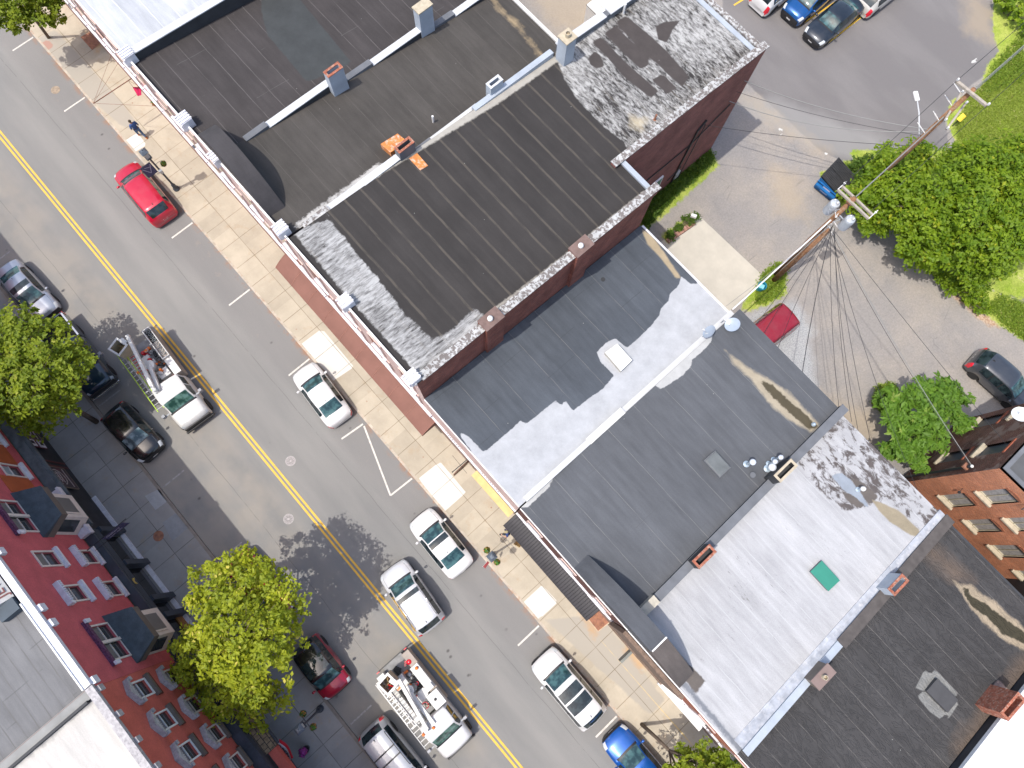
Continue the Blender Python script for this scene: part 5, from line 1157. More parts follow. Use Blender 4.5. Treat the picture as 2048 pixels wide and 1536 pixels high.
KEYS = {
 'sedan': [(0, 0.7, 0.5, 0.6, 0.56), (0.006, 0.8, 0.74, 0.66, 0.8), (0.02, 0.89, 0.88, 0.7, 0.95), (0.05, 0.94, 0.93, 0.72, 1.01), (0.15, 0.98, 0.95, 0.72, 1.05), (0.31, 1, 0.96, 0.678, 1.37), (0.36, 1, 0.96, 0.689, 1.42), (0.46, 1, 0.95, 0.701, 1.45), (0.55, 1, 0.94, 0.695, 1.43), (0.59, 1, 0.94, 0.678, 1.38), (0.74, 0.99, 0.92, 0.74, 1.02), (0.78, 0.985, 0.91, 0.75, 0.99), (0.9, 0.95, 0.84, 0.72, 0.9), (0.955, 0.89, 0.75, 0.66, 0.8), (0.985, 0.78, 0.64, 0.58, 0.68), (1, 0.66, 0.5, 0.5, 0.52)],
 'suv': [(0, 0.78, 0.55, 0.6, 0.62), (0.006, 0.88, 0.86, 0.66, 0.92), (0.018, 0.93, 1.03, 0.68, 1.1), (0.03, 0.95, 1.06, 0.68, 1.18), (0.105, 0.985, 1.07, 0.734, 1.6), (0.14, 1, 1.07, 0.739, 1.66), (0.4, 1, 1.05, 0.756, 1.7), (0.58, 1, 1.03, 0.75, 1.67), (0.62, 1, 1.03, 0.728, 1.61), (0.765, 0.99, 1.01, 0.76, 1.14), (0.8, 0.985, 1, 0.77, 1.11), (0.91, 0.96, 0.95, 0.74, 1.03), (0.96, 0.91, 0.86, 0.68, 0.92), (0.988, 0.8, 0.7, 0.58, 0.74), (1, 0.7, 0.52, 0.5, 0.54)],
 'hatch': [(0, 0.76, 0.52, 0.6, 0.58), (0.006, 0.87, 0.8, 0.66, 0.86), (0.018, 0.92, 0.96, 0.67, 1), (0.035, 0.95, 0.99, 0.67, 1.08), (0.14, 0.985, 1, 0.718, 1.46), (0.18, 1, 1, 0.723, 1.51), (0.4, 1, 0.99, 0.734, 1.55), (0.55, 1, 0.97, 0.723, 1.52), (0.59, 1, 0.97, 0.701, 1.46), (0.755, 0.99, 0.95, 0.74, 1.07), (0.79, 0.985, 0.94, 0.75, 1.04), (0.91, 0.95, 0.87, 0.72, 0.95), (0.96, 0.89, 0.77, 0.66, 0.84), (0.988, 0.77, 0.64, 0.56, 0.68), (1, 0.66, 0.5, 0.5, 0.52)],
 'van': [(0, 0.8, 0.6, 0.66, 0.66), (0.006, 0.9, 0.9, 0.72, 0.98), (0.018, 0.95, 1.1, 0.76, 1.2), (0.03, 0.965, 1.12, 0.76, 1.3), (0.07, 0.985, 1.12, 0.798, 1.66), (0.1, 1, 1.12, 0.803, 1.73), (0.4, 1, 1.1, 0.809, 1.77), (0.62, 1, 1.06, 0.788, 1.72), (0.66, 1, 1.05, 0.766, 1.66), (0.84, 0.98, 1, 0.76, 1.14), (0.87, 0.97, 0.98, 0.76, 1.1), (0.93, 0.94, 0.92, 0.72, 1), (0.97, 0.88, 0.8, 0.66, 0.84), (0.99, 0.8, 0.66, 0.56, 0.7), (1, 0.7, 0.52, 0.5, 0.54)],
 'cab': [(0, 0.97, 1.12, 0.8, 1.2), (0.004, 0.975, 1.14, 0.796, 1.78), (0.02, 0.98, 1.15, 0.801, 1.86), (0.2, 0.99, 1.14, 0.816, 1.9), (0.38, 0.99, 1.13, 0.806, 1.88), (0.42, 0.99, 1.12, 0.785, 1.82), (0.6, 0.985, 1.1, 0.82, 1.34), (0.635, 0.98, 1.1, 0.83, 1.3), (0.8, 0.96, 1.08, 0.8, 1.26), (0.92, 0.93, 1.02, 0.76, 1.18), (0.965, 0.88, 0.92, 0.7, 1.04), (0.99, 0.8, 0.78, 0.62, 0.84), (1, 0.74, 0.62, 0.58, 0.64)],
}
CUTS = {'sedan': ((.15, .31), (.59, .74), (.21, .70), (.44,)), 'suv': ((.03, .105), (.62, .765), (.11, .73), (.30, .50)), 'hatch': ((.035, .14), (.59, .755), (.15, .72), (.30, .48)),
        'van': ((.03, .07), (.66, .84), (.09, .80), (.34, .60)), 'cab': ((-1, -1), (.42, .60), (.06, .55), (.28,))}
def pchip(xs, ys, x):
    xs = np.array(xs); ys = np.array(ys); h = np.diff(xs); d = np.diff(ys)/h; m = np.zeros(len(xs)); m[0], m[-1] = d[0], d[-1]
    for i in range(1, len(xs)-1):
        m[i] = 0 if d[i-1]*d[i] <= 0 else 2*d[i-1]*d[i]/(d[i-1]+d[i])
    i = np.clip(np.searchsorted(xs, x)-1, 0, len(h)-1); t = (x-xs[i])/h[i]
    return (2*t**3-3*t**2+1)*ys[i]+(t**3-2*t**2+t)*h[i]*m[i]+(-2*t**3+3*t**2)*ys[i+1]+(t**3-t**2)*h[i]*m[i+1]
def loft(kind, L, W, H, x0=None, wheels=(.19, .80), wr=.335, tall=1.0):
    """returns verts grid (n,17,3) and x fractions"""
    K = KEYS[kind]; kx = [k[0] for k in K]; H0 = {'sedan': 1.45, 'suv': 1.70, 'hatch': 1.55, 'van': 1.77, 'cab': 1.90}[kind]; hs = H/H0
    xs = sorted(set([round(v, 5) for v in kx]+[round(v, 5) for v in np.linspace(.02, .98, 46)])); xs = [v for i, v in enumerate(xs) if i == 0 or v-xs[i-1] > .0035 or v in kx]
    G_ = []
    for x in xs:
        w, hb, wt, ht = [float(pchip(kx, [k[j] for k in K], x)) for j in (1, 2, 3, 4)]
        w *= W/2; wt *= W/2; hb *= hs; ht *= hs; cr = .028
        pts = [(w*.90, .22), (w*.985, .33), (w*1.0, .60*hb), (w*.99, hb-.10), (w*.945, hb), (max(wt*1.03, 0), max(ht-.075, hb+.015)), (wt*.93, max(ht-.018, hb+.03)), (wt*.5, max(ht+cr*.6, hb+.04)), (0, max(ht+cr, hb+.045))]
        X = (x-.5)*L; q = []
        for i, (y, z) in enumerate(pts):
            if i <= 2:
                for wx in wheels:
                    dx = X-(wx-.5)*L; r = wr+.055
                    if abs(dx) < r: z = max(z, min(math.sqrt(r*r-dx*dx)+wr-.01, pts[3][1]-.05-.02*(2-i)))
            q.append((y, z))
        cv = (x-.5)*2; cv = math.copysign(abs(cv)**.7, cv)*L*.020; cvx = lambda y: X+cv*(1-min(1, (y/(W/2))**2))-cv*.6
        row = [(cvx(y), -y, z) for y, z in q]+[(cvx(y), y, z) for y, z in q[-2::-1]]
        G_.append(row)
    return xs, G_
def add_wheels(t, L, W, wheels, wr=.335, tw=.22, dual=False):
    for wx in wheels:
        for sgn in (-1, 1):
            X = (wx-.5)*L; yc = sgn*(W/2-.10-tw/2+.06); m = MB()
            m.lathe([(wr*.62, -tw/2), (wr*.97, -tw/2), (wr, -tw/2+.03), (wr, tw/2-.03), (wr*.97, tw/2), (wr*.62, tw/2)], X, yc, wr, 22, 'y'); wh = m.build('wheel', V_tyre, t, local=True)
            m = MB(); yo = yc+sgn*(tw/2-.03); m.lathe([(wr*.62, -.02), (wr*.62, .02)], X, yo-sgn*.02, wr, 18, 'y')
            for k in range(5):
                a = 2*math.pi*k/5; m.obox((X+wr*.32*math.cos(a), yo+sgn*.012, wr+wr*.32*math.sin(a)), (math.cos(a), 0, math.sin(a)), (0, 1, 0), (-math.sin(a), 0, math.cos(a)), wr*.28, .014, .03)
            m.build('rim', V_rim, wh, local=True)
def car(name, label, cat, kind, front, rear, pm, L=None, W=1.84, H=None, group=None, roofmat=None, sunroof=None, rails=False, bars=False, tailtop=False, glass=None, rearlen=None, cladding=False, z=0.0, plates=True, headmat=None, zr=.75):
    H = H or {'sedan': 1.45, 'suv': 1.70, 'hatch': 1.55, 'van': 1.77}[kind]; gl = glass or V_glass
    f = Vector(P(*front, zr)); r = Vector(P(*rear, zr)); d = (f-r)
    if L is None: L = d.length; c = (f+r)/2
    elif rearlen == 'front': c = f-d.normalized()*L/2
    elif rearlen == 'rear': c = r+d.normalized()*L/2
    else: c = (f+r)/2
    t = thing(name, label, cat, (c.x, c.y, z), math.atan2(d.y, d.x), group)
    wheels = (.19, .80); wr = .335 if kind in ('sedan', 'hatch') else .36
    xs, GR = loft(kind, L, W, H, wheels=wheels, wr=wr); rg, ws, sg, pil = CUTS[kind]
    parts = {}
    def face(key, a, b, c_, d_):
        m = parts.setdefault(key, {'v': [], 'f': [], 'ix': {}}); idx = []
        for q in (a, b, c_, d_):
            if q not in m['ix']: m['ix'][q] = len(m['v']); m['v'].append(q)
            idx.append(m['ix'][q])
        if len(set(idx)) >= 3: m['f'].append(tuple(dict.fromkeys(idx)))
    n = len(xs); sec = len(GR[0])
    for i in range(n-1):
        xm = (xs[i]+xs[i+1])/2
        for j in range(sec-1):
            k = j if j < 8 else 15-j; side = 'r' if j < 8 else 'l'
            key = 'body'
            if k == 4 and sg[0] < xm < sg[1] and not any(abs(xm-p) < .011 for p in pil): key = 'side_window_'+side
            elif k == 4 and sg[0] < xm < sg[1]: key = 'pillar'
            elif k >= 6 and ws[0] < xm < ws[1]: key = 'windshield'
            elif k >= 6 and rg[0] < xm < rg[1]: key = 'rear_window'
            elif k >= 5 and ws[1] < xm < ws[1]+.018: key = 'cowl'
            elif roofmat and k >= 5 and rg[0]-.02 < xm < ws[1]: key = 'roof'
            elif roofmat and k == 4 and rg[0] < xm < ws[1]: key = 'roof'
            elif k in (3, 4) and xm > .925 and xm < .982 : key = 'headlight_'+side
            elif k in ((2, 3, 4) if tailtop else (2, 3)) and xm < (.04 if kind == 'sedan' else .035): key = 'taillight_'+side
            elif k == 0 or (cladding and k == 1): key = 'lower_trim'
            elif xm > .985 and k >= 1: key = 'bumper'
            if sunroof and k >= 6 and sunroof[0] < xm < sunroof[1] and not (len(sunroof) > 2 and abs(xm-sunroof[2]) < .012): key = 'sunroof'
            face(key, GR[i][j], GR[i+1][j], GR[i+1][j+1], GR[i][j+1])
    mats = {'body': pm, 'windshield': gl, 'rear_window': V_gdark if kind != 'sedan' else gl, 'cowl': V_trim, 'pillar': V_trim, 'roof': roofmat, 'lower_trim': V_trim, 'bumper': V_trim if not cladding else V_trim, 'sunroof': V_gdark}
    for key, m in parts.items():
        nm = key[:-2] if key[-2:] in ('_l', '_r') else key
        mat = mats.get(nm) or {'side_window': V_gdark, 'headlight': headmat or V_head, 'taillight': V_red}[nm]
        me = bpy.data.meshes.new(nm); me.from_pydata(m['v'], [], m['f']); me.materials.append(mat)
        me.polygons.foreach_set('use_smooth', [True]*len(me.polygons)); me.update()
        o = bpy.data.objects.new(nm, me); COL.objects.link(o); o.parent = t
    # end faces, floor
    m = MB(); m.face([GR[-1][j] for j in range(sec)]); m.build('grille', V_trim, t, local=True)
    m = MB(); m.face([GR[0][j] for j in reversed(range(sec))]); m.build('rear_fascia', pm, t, local=True)
    m = MB(); m.box(-L*.47, L*.47, -W*.40, W*.40, .20, .48); m.build('underbody_light_block', V_under, t, local=True)  # dark box added beneath the body to block light
    if plates:
        m = MB(); m.box(-L/2-.025, -L/2-.003, -.16, .16, .60, .74); m.build('number_plate', V_plate, t, local=True)
        m = MB(); m.box(L/2+.003, L/2+.02, -.16, .16, .40, .52); m.build('number_plate', V_plate, t, local=True)
    # mirrors
    hm_ = KEYS[kind][-5][2]*H/{'sedan': 1.45, 'suv': 1.70, 'hatch': 1.55, 'van': 1.77}[kind]+.06; xm = (ws[1]-.035-.5)*L
    for sgn in (-1, 1):
        m = MB(); m.lathe([(0, -.10), (.055, -.085), (.075, -.02), (.07, .04), (.045, .09), (0, .10)], xm, sgn*(W/2+.09), hm_+.05, 10, 'y'); m.box(xm-.03, xm+.03, sgn*(W/2+.02)-.05, sgn*(W/2+.02)+.05, hm_-.0, hm_+.04)
        m.build('mirror', roofmat if roofmat and False else pm, t, local=True, smooth=True)
    if rails or bars:
        zt = KEYS[kind][6][4]*H/{'sedan': 1.45, 'suv': 1.70, 'hatch': 1.55, 'van': 1.77}[kind]+.03; yr = KEYS[kind][6][3]*W/2*.95; xa, xb = (rg[1]+.03-.5)*L, (ws[0]-.04-.5)*L
        for sgn in (-1, 1):
            m = MB(); m.tube([(xa, sgn*yr, zt-.09), (xa+.1, sgn*yr, zt), ((xa+xb)/2, sgn*yr, zt+.03), (xb-.1, sgn*yr, zt), (xb, sgn*yr, zt-.09)], .018, 6); m.build('roof_rail', V_trim if rails != 'bright' else V_chrome, t, local=True, smooth=True)
        if bars:
            for fx in (.38, .62) if bars == 2 else (.5,):
                X = xa+(xb-xa)*fx; m = MB(); m.box(X-.035, X+.035, -yr, yr, zt+.03, zt+.055); m.build('crossbar', V_trim, t, local=True)
    m = MB(); xa = (rg[1]+.035-.5)*L; ztp = KEYS[kind][5][4]*H/{'sedan': 1.45, 'suv': 1.70, 'hatch': 1.55, 'van': 1.77}[kind]+.035
    m.prism([(xa-.08, -.02), (xa+.06, 0), (xa-.08, .02)], ztp-.02, ztp+.055); m.build('aerial', V_trim, t, local=True)
    add_wheels(t, L, W, wheels, wr)
    # hood seams
    a, b = ws[1]+.02, .955
    for sgn in (-1, 1):
        m = MB(); k = 5 if sgn < 0 else 11
        idx = [i for i in range(n) if a < xs[i] < b]
        pts = [Vector(GR[i][k])+Vector((0, 0, .004)) for i in idx]
        for p, q in zip(pts[:-1], pts[1:]): m.face([p-Vector((0, .006, 0)), q-Vector((0, .006, 0)), q+Vector((0, .006, 0)), p+Vector((0, .006, 0))])
        m.build('bonnet_seam', V_trim, t, local=True)
    return t
p_white = paint('white_car_paint', (.66, .66, .66)); p_pearl = paint('silver_white_paint', (.60, .61, .63), .1); p_red = paint('bright_red_paint', (.50, .006, .035), .2); p_dred = paint('deep_red_paint', (.36, .006, .03), .3)
p_maroon = paint('crimson_van_paint', (.30, .012, .025), .2); p_black = paint('black_car_paint', (.008, .009, .010), .1, .18); p_silver = paint('silver_blue_paint', (.38, .41, .47), .5); p_grey = paint('charcoal_paint', (.060, .067, .080), .4)
p_blue = paint('bright_blue_paint', (.006, .10, .42), .4); p_blue2 = paint('cobalt_paint', (.006, .09, .30), .4); p_navy = paint('navy_pickup_paint', (.010, .032, .055), .3); p_bblk = paint('blue_black_paint', (.020, .028, .040), .4); p_cream = paint('cream_white_paint', (.52, .50, .46))
gk = 'cars parked along the sunny kerb'; gs = 'cars parked along the shaded kerb'; gl_ = 'cars parked in the rear lot'
car('parked_suv', 'bright red SUV with ribbed roof parked at the kerb beside the lamp post banner', 'car', 'suv', (247, 334), (330, 436), p_red, W=1.86, H=1.68, group=gk, rails=False)
car('parked_sedan', 'white sedan with plain roof parked just above the white zigzag marking', 'car', 'sedan', (603, 735), (683, 842), p_white, W=1.80, group=gk)
car('parked_sedan', 'white sedan with a small sunroof parked beside the hanging flower lamp post', 'car', 'sedan', (837, 1030), (927, 1142), p_white, W=1.86, H=1.48, sunroof=(.49, .57), group=gk)
car('parked_suv', 'white SUV with a long dark panoramic roof parked at the sunny kerb', 'car', 'suv', (1082, 1311), (1192, 1442), p_white, W=1.92, H=1.70, sunroof=(.26, .56, .41), group=gk)
car('parked_sedan', 'bright blue car at the bottom edge, front end in view', 'car', 'sedan', (1223, 1466), (1318, 1578), p_blue, W=1.84, L=4.6, rearlen='front', group=gk)
car('driving_suv', 'silver white SUV with a sunroof driving in the sunny lane', 'car', 'suv', (782, 1133), (867, 1256), p_pearl, W=1.90, H=1.76, sunroof=(.50, .575), rails='bright', tailtop=True)
car('parked_sedan', 'silver blue sedan with a sunroof parked half in shade at the left edge', 'car', 'sedan', (97, 630), (10, 533), p_silver, W=1.84, sunroof=(.46, .56), group=gs)
car('parked_hatchback', 'glossy black hatchback parked in shade behind the upper bucket truck', 'car', 'hatch', (306, 909), (224, 820), p_black, W=1.84, H=1.56, group=gs, tailtop=True, glass=glassmat('cloudy_windscreen', (.03, .06, .07), (.16, .22, .24)))
car('parked_sedan', 'red car almost hidden beneath the large yellow green tree', 'car', 'sedan', (560, 1222), (468, 1112), p_dred, W=1.80, L=4.5, rearlen='rear', group=gs, tailtop=True)
car('parked_hatchback', 'deep red hatchback with a black roof parked by the large tree', 'car', 'suv', (680, 1383), (606, 1286), p_dred, W=1.84, H=1.62, roofmat=p_black, sunroof=(.30, .55), group=gs)
car('parked_suv', 'pale silver wagon with two black roof crossbars at the bottom edge', 'car', 'suv', (832, 1570), (739, 1453), paint('pale_grey_paint', (.47, .48, .50), .2), W=1.86, H=1.68, L=4.8, rearlen='rear', rails=True, bars=2, tailtop=True, group=gs)
car('parked_minivan', 'crimson minivan half hidden behind the grey roof', 'car', 'van', (1492, 696), (1583, 626), p_maroon, W=1.95, H=1.78, L=4.8, rearlen='rear', rails=True, group=gl_, zr=1.0)
car('parked_hatchback', 'charcoal hatchback with red tail lamps parked by the brick wall at the right edge', 'car', 'hatch', (2052, 801), (1950, 712), p_grey, W=1.80, H=1.62, L=4.3, rearlen='rear', group=gl_, tailtop=True)
car('parked_sedan', 'glossy blue black sedan on the yellow bay line in the rear lot', 'car', 'sedan', (1624, 76), (1702, 10), p_bblk, W=1.84, L=4.7, rearlen='front', group=gl_)
t = car('parked_suv', 'cobalt blue SUV with its door open in the rear lot', 'car', 'suv', (1580, 31), (1655, -32), p_blue2, W=1.84, L=4.5, rearlen='front', group=gl_)
m = MB(); m.obox((.25, -1.32, .75), (.45, -.89, 0), (.89, .45, 0), (0, 0, 1), .48, .05, .36); m.build('open_door', p_blue2, t, local=True, bevel=.03)
car('parked_suv', 'white car with red tail lamps at the top edge beside the tall building', 'car', 'suv', (1590, -50), (1516, 10), p_white, W=1.84, L=4.5, rearlen='rear', group=gl_, tailtop=True)
car('parked_hatchback', 'cream white car behind the blue black sedan at the top edge', 'car', 'hatch', (1800, -48), (1722, 14), p_cream, W=1.80, L=4.2, rearlen='rear', group=gl_, tailtop=True)

# ---- pickups and bucket trucks share a cab
def cab(t, x0, L, W, H, pm, gl=V_glass, wheels=(.80,), gm=None):
    """cab+bonnet from x0 (back of cab) forward by L, local coords"""
    kx = wheels; xs, GR = loft('cab', L, W, H, wheels=(.76,), wr=.40); rg, ws, sg, pil = CUTS['cab']; off = x0+L/2
    parts = {}; n = len(xs); sec = len(GR[0])
    for i in range(n-1):
        xm = (xs[i]+xs[i+1])/2
        for j in range(sec-1):
            k = j if j < 8 else 15-j; side = 'r' if j < 8 else 'l'; key = 'cab_body'
            if k == 4 and sg[0] < xm < sg[1] and not any(abs(xm-p) < .012 for p in pil): key = 'side_window_'+side
            elif k >= 6 and ws[0] < xm < ws[1]: key = 'windshield'
            elif k >= 5 and ws[1] < xm < ws[1]+.03: key = 'cowl'
            elif k in (3, 4) and .93 < xm < .985: key = 'headlight_'+side
            elif k == 0: key = 'lower_trim'
            elif xm > .985: key = 'bumper'
            q = [GR[i][j], GR[i+1][j], GR[i+1][j+1], GR[i][j+1]]; m = parts.setdefault(key, [[], [], {}]); idx = []
            for p in q:
                p = (p[0]+off, p[1], p[2])
                if p not in m[2]: m[2][p] = len(m[0]); m[0].append(p)
                idx.append(m[2][p])
            if len(set(idx)) > 2: m[1].append(tuple(dict.fromkeys(idx)))
    for key, m in parts.items():
        nm = key[:-2] if key[-2:] in ('_l', '_r') else key
        mat = {'cab_body': pm, 'windshield': gl, 'side_window': V_gdark, 'cowl': V_trim, 'headlight': V_head, 'lower_trim': V_trim, 'bumper': V_trim}[nm]
        me = bpy.data.meshes.new(nm); me.from_pydata(m[0], [], m[1]); me.materials.append(mat); me.polygons.foreach_set('use_smooth', [True]*len(me.polygons)); me.update()
        o = bpy.data.objects.new(nm, me); COL.objects.link(o); o.parent = t
    m = MB(); m.face([(p[0]+off, p[1], p[2]) for p in reversed(GR[0])]); m.build('cab_back', pm, t, local=True)
    m = MB(); m.box(x0+L-.03, x0+L+.05, -W*.42, W*.42, .55, .95); m.build('grille', V_trim, t, local=True)
    m = MB(); m.box(x0+L+.0, x0+L+.12, -W*.47, W*.47, .36, .56); m.build('front_bumper', V_chrome if gm else V_trim, t, local=True, bevel=.03)
    for sgn in (-1, 1):
        m = MB(); m.box(x0+L*.53, x0+L*.57, min(sgn*(W/2-.12), sgn*(W/2+.2)), max(sgn*(W/2-.12), sgn*(W/2+.2)), 1.22, 1.27); m.box(x0+L*.51, x0+L*.575, sgn*(W/2+.24)-.10, sgn*(W/2+.24)+.10, 1.12, 1.45)
        m.build('mirror', V_galv if False else flat('mirror_grey', (.30, .31, .33), .4), t, local=True, bevel=.02)
# pickup under the tree
f = Vector(P(206, 777, .8)); r = Vector(P(104, 648, .8)); d = f-r; c = (f+r)/2; LP = d.length
t = thing('pickup_truck', 'dark navy pickup truck with a long bed parked half under the left tree', 'pickup', (c.x, c.y, 0), math.atan2(d.y, d.x), gs)
cab(t, -LP/2+LP*.36, LP*.64, 1.98, 1.86, p_navy, gm=True)
m = MB(); xa, xb = -LP/2, -LP/2+LP*.355
for sgn in (-1, 1): m.box(xa, xb, sgn*.97-(.10 if sgn > 0 else 0), sgn*.97+(.10 if sgn < 0 else 0), .5, 1.28)
m.box(xa, xa+.08, -.87, .87, .5, 1.25); m.box(xb-.06, xb, -.87, .87, .5, 1.30); m.box(xa+.08, xb-.06, -.87, .87, .5, .62); m.build('bed', p_navy, t, local=True, bevel=.02)
m = MB(); m.box(xa+.09, xb-.07, -.86, .86, .621, .64); m.build('bed_liner', V_under, t, local=True)
for sgn in (-1, 1): m = MB(); m.box(xa-.02, xa+.10, sgn*.90-.07, sgn*.90+.09*(1 if sgn > 0 else 1), .85, 1.24); m.build('taillight', V_red, t, local=True)
for sgn in (-1, 1): m = MB(); m.box(xa+.1, xb, sgn*.92-.05, sgn*.92+.05, 1.281, 1.30); m.build('bed_rail', V_chrome, t, local=True)
add_wheels(t, LP, 1.98, (.20, .845), .39, .26)

M_tw = vary('truck_white', (.64, .64, .62), .07, 2, .4, obj=True, tint=(.42, .38, .32), tamp=.25); M_tb = vary('truck_bed_plate', (.24, .24, .24), .25, 3, .7, obj=True); M_fib = vary('cream_fibreglass', (.50, .43, .30), .15, 4, .6, obj=True)
M_lime = flat('lime_ladder', (.55, .80, .03), .5); M_tan = vary('dusty_side_panel', (.34, .29, .25), .1, 2, .6, obj=True)
def ladder(parent, a, b, w, mat, rung, nr, tk=.03):
    a, b = Vector(a), Vector(b); d = (b-a).normalized(); side = d.cross(Vector((0, 0, 1))).normalized(); L = (b-a).length
    m = MB()
    for sgn in (-1, 1): m.obox((a+b)/2+side*sgn*w/2, d, side, (0, 0, 1), L/2, tk/2, .045)
    o = m.build('ladder', mat, parent, local=True); m = MB()
    for i in range(nr): p = a+d*L*(i+.5)/nr; m.obox(p, side, d, (0, 0, 1), w/2, .018, .018)
    m.build('rungs', rung, o, local=True); return o
def clutter(parent, rr, x0, x1, y0, y1, z, n, name='tool_load'):
    cols = [('white_gear', M_tw), ('black_gear', V_trim), ('orange_gear', M_orange), ('red_gear', V_red), ('brown_gear', M_wood), ('grey_gear', M_galv)]
    for i in range(n):
        nm, mt = cols[i % 6]; m = MB(); x, y = rr.uniform(x0, x1), rr.uniform(y0, y1); s_ = rr.uniform(.06, .16)
        k = rr.random()
        if k < .4: m.obox((x, y, z+s_*.6), (math.cos(i), math.sin(i), 0), (-math.sin(i), math.cos(i), 0), (0, 0, 1), s_*1.5, s_*.6, s_*.6)
        elif k < .7: m.tube([(x+s_*math.cos(a)*1.2, y+s_*math.sin(a)*1.2, z+.06+.02*a) for a in np.linspace(0, 9, 22)], .018, 5)
        else: m.lathe([(s_*.8, 0), (s_, .02), (s_*.7, .22), (s_*.3, .26)], x, y, z, 10)
        m.build(name, mt, parent, local=True, smooth=k > .4, bevel=0)
def bucket_truck(front, rear, label, variant):
    f = Vector(P(*front, 1.0)); r = Vector(P(*rear, 1.0)); d = f-r; c = (f+r)/2; L = d.length; W = 2.25
    t = thing('bucket_truck', label, 'utility truck', (c.x, c.y, 0), math.atan2(d.y, d.x), 'white utility bucket trucks')
    lc = 2.75 if variant == 1 else 2.35
    cab(t, L/2-lc, lc, 2.02, 2.02, M_tw if variant == 1 else p_white, gl=glassmat('green_windscreen', (.02, .06, .05), (.10, .20, .17)))
    xa, xb = -L/2, L/2-lc-.08; rr = random.Random(variant*11)
    m = MB(); m.box(xa, xb, -.62, .62, .62, .80); m.build('bed', M_tb, t, local=True)
    m = MB(); m.box(xa+.1, xb+lc*.6, -.42, .42, .35, .619); m.build('chassis', V_under, t, local=True)
    # the sun side of the truck (local +y is the kerb side at left of travel)
    ys = 1                                      # bins toward the road centre
    if variant == 1:
        m = MB(); m.box(xa+.9, xb-.02, ys*.66, ys*1.12, .55, 1.52); m.build('side_bin', M_tan, t, local=True, bevel=.02)
        x2 = xb-1.15
        m = MB(); m.box(x2, xb-.03, .67, 1.11, 1.521, 1.56); m.build('bin_lid', M_tw, t, local=True)
        m = MB(); z = 1.521; a, b = xa-.05, x2-.05
        for q in ((a, b, .66, .70), (a, b, 1.09, 1.13), (a, a+.04, .70, 1.09), (b-.04, b, .70, 1.09)): m.box(q[0], q[1], q[2], q[3], z, z+.20)
        m.build('open_rack', M_tw, t, local=True)
        m = MB(); m.box(a+.04, b-.04, .70, 1.09, 1.30, 1.50); m.build('rack_floor', V_under, t, local=True)
        m = MB(); m.box(xa-.04, xa+.86, .64, 1.12, .55, 1.29); m.build('side_bin', M_tan, t, local=True, bevel=.02)
        for k in range(9):
            m = MB(); x = a+.18+k*(b-a-.3)/9; m.tube([(x+.07*math.cos(q), .9+.12*math.sin(q), 1.53+.012*q) for q in np.linspace(0, 8, 18)], .016, 5); m.build('cable_coil', flat('coil_grey', (.22, .24, .25), .5), t, local=True)
    else:
        m = MB(); m.box(xa+.1, xb-.02, .66, 1.12, .55, 1.35); m.build('side_bin', M_tan, t, local=True, bevel=.02)
        m = MB(); m.box(xa+.95, xb-.95, .60, 1.10, 1.351, 1.62); m.build('bin_lid', M_tw, t, local=True, bevel=.02)
        m = MB(); m.box(xb-.85, xb+.02, .42, 1.12, 1.351, 1.95); o = m.build('equipment_box', M_tw, t, local=True, bevel=.02)
        m = MB(); m.lathe([(.07, 0), (.08, .03), (0, .05)], xb-.45, .74, 1.951, 12); m.build('filler_cap', V_trim, o, local=True)
        m = MB(); m.box(xb-1.25, xb-.95, .55, 1.05, 1.621, 1.78); m.build('equipment_box', M_tw, t, local=True, bevel=.02)
        m = MB(); m.lathe([(.09, 0), (.09, .12), (.05, .17)], xa+1.15, .92, 1.621, 12); m.build('beacon', M_orange, t, local=True, smooth=True)
        m = MB(); m.lathe([(.15, 0), (.17, .1), (.15, .45), (.06, .5)], xa+.65, .75, .9, 12); m.build('gas_can', V_red, t, local=True, smooth=True)
    # kerb side bins and ladder rack
    m = MB(); m.box(xa+.15, xb-.02, -1.12, -.66, .55, 1.30); m.build('side_bin', M_tw, t, local=True, bevel=.02)
    for x in (xa+.35, (xa+xb)/2, xb-.1):
        m = MB(); m.box(x-.025, x+.025, -1.20, -.66, 1.70, 1.74); m.box(x-.025, x+.025, -1.20, -1.15, 1.30, 1.70); m.box(x-.025, x+.025, -.70, -.66, 1.30, 1.70); m.build('ladder_rack', M_tw, t, local=True)
    if variant == 1:
        ladder(t, (xa+.35, -1.02, 1.80), (xb+1.35, -1.02, 1.80), .40, M_lime, flat('steel_rung', (.45, .46, .46), .4), 14)
        ladder(t, (xa+.8, -.62, 1.62), (xb+.35, -.62, 1.62), .32, M_tw, V_red, 14)
    else:
        ladder(t, (xa+.35, -1.02, 1.80), (xb+1.1, -1.02, 1.80), .42, M_tw, M_tw, 15)
        ladder(t, (xa+.5, -1.0, 1.92), (xb-.4, -1.0, 1.92), .34, M_tw, M_galv, 12)
    # turret and boom, bucket over the tail
    tx = xb-1.25 if variant == 1 else xb-1.7
    m = MB(); m.lathe([(.34, 0), (.34, .25), (.24, .3), (.22, 1.0), (.28, 1.05), (.28, 1.2)], tx, -.05, .80, 16); m.build('turret', M_tw, t, local=True, smooth=False)
    bx, by = (xa+.38, -.72) if variant == 1 else (xa+.72, -.55)
    m = MB(); a = Vector((xb+.35, -.55 if variant == 1 else -.42, 2.40)); b = Vector((xa+.15 if variant == 1 else xa+.9, .08 if variant == 1 else .05, 2.62)); dd = (b-a); Lb = dd.length; dd.normalize(); sd_ = dd.cross(Vector((0, 0, 1))).normalized()
    m.obox((a+b)/2, dd, sd_, sd_.cross(dd), Lb/2, .10, .12); m.build('upper_boom', M_tw, t, local=True, bevel=.025)
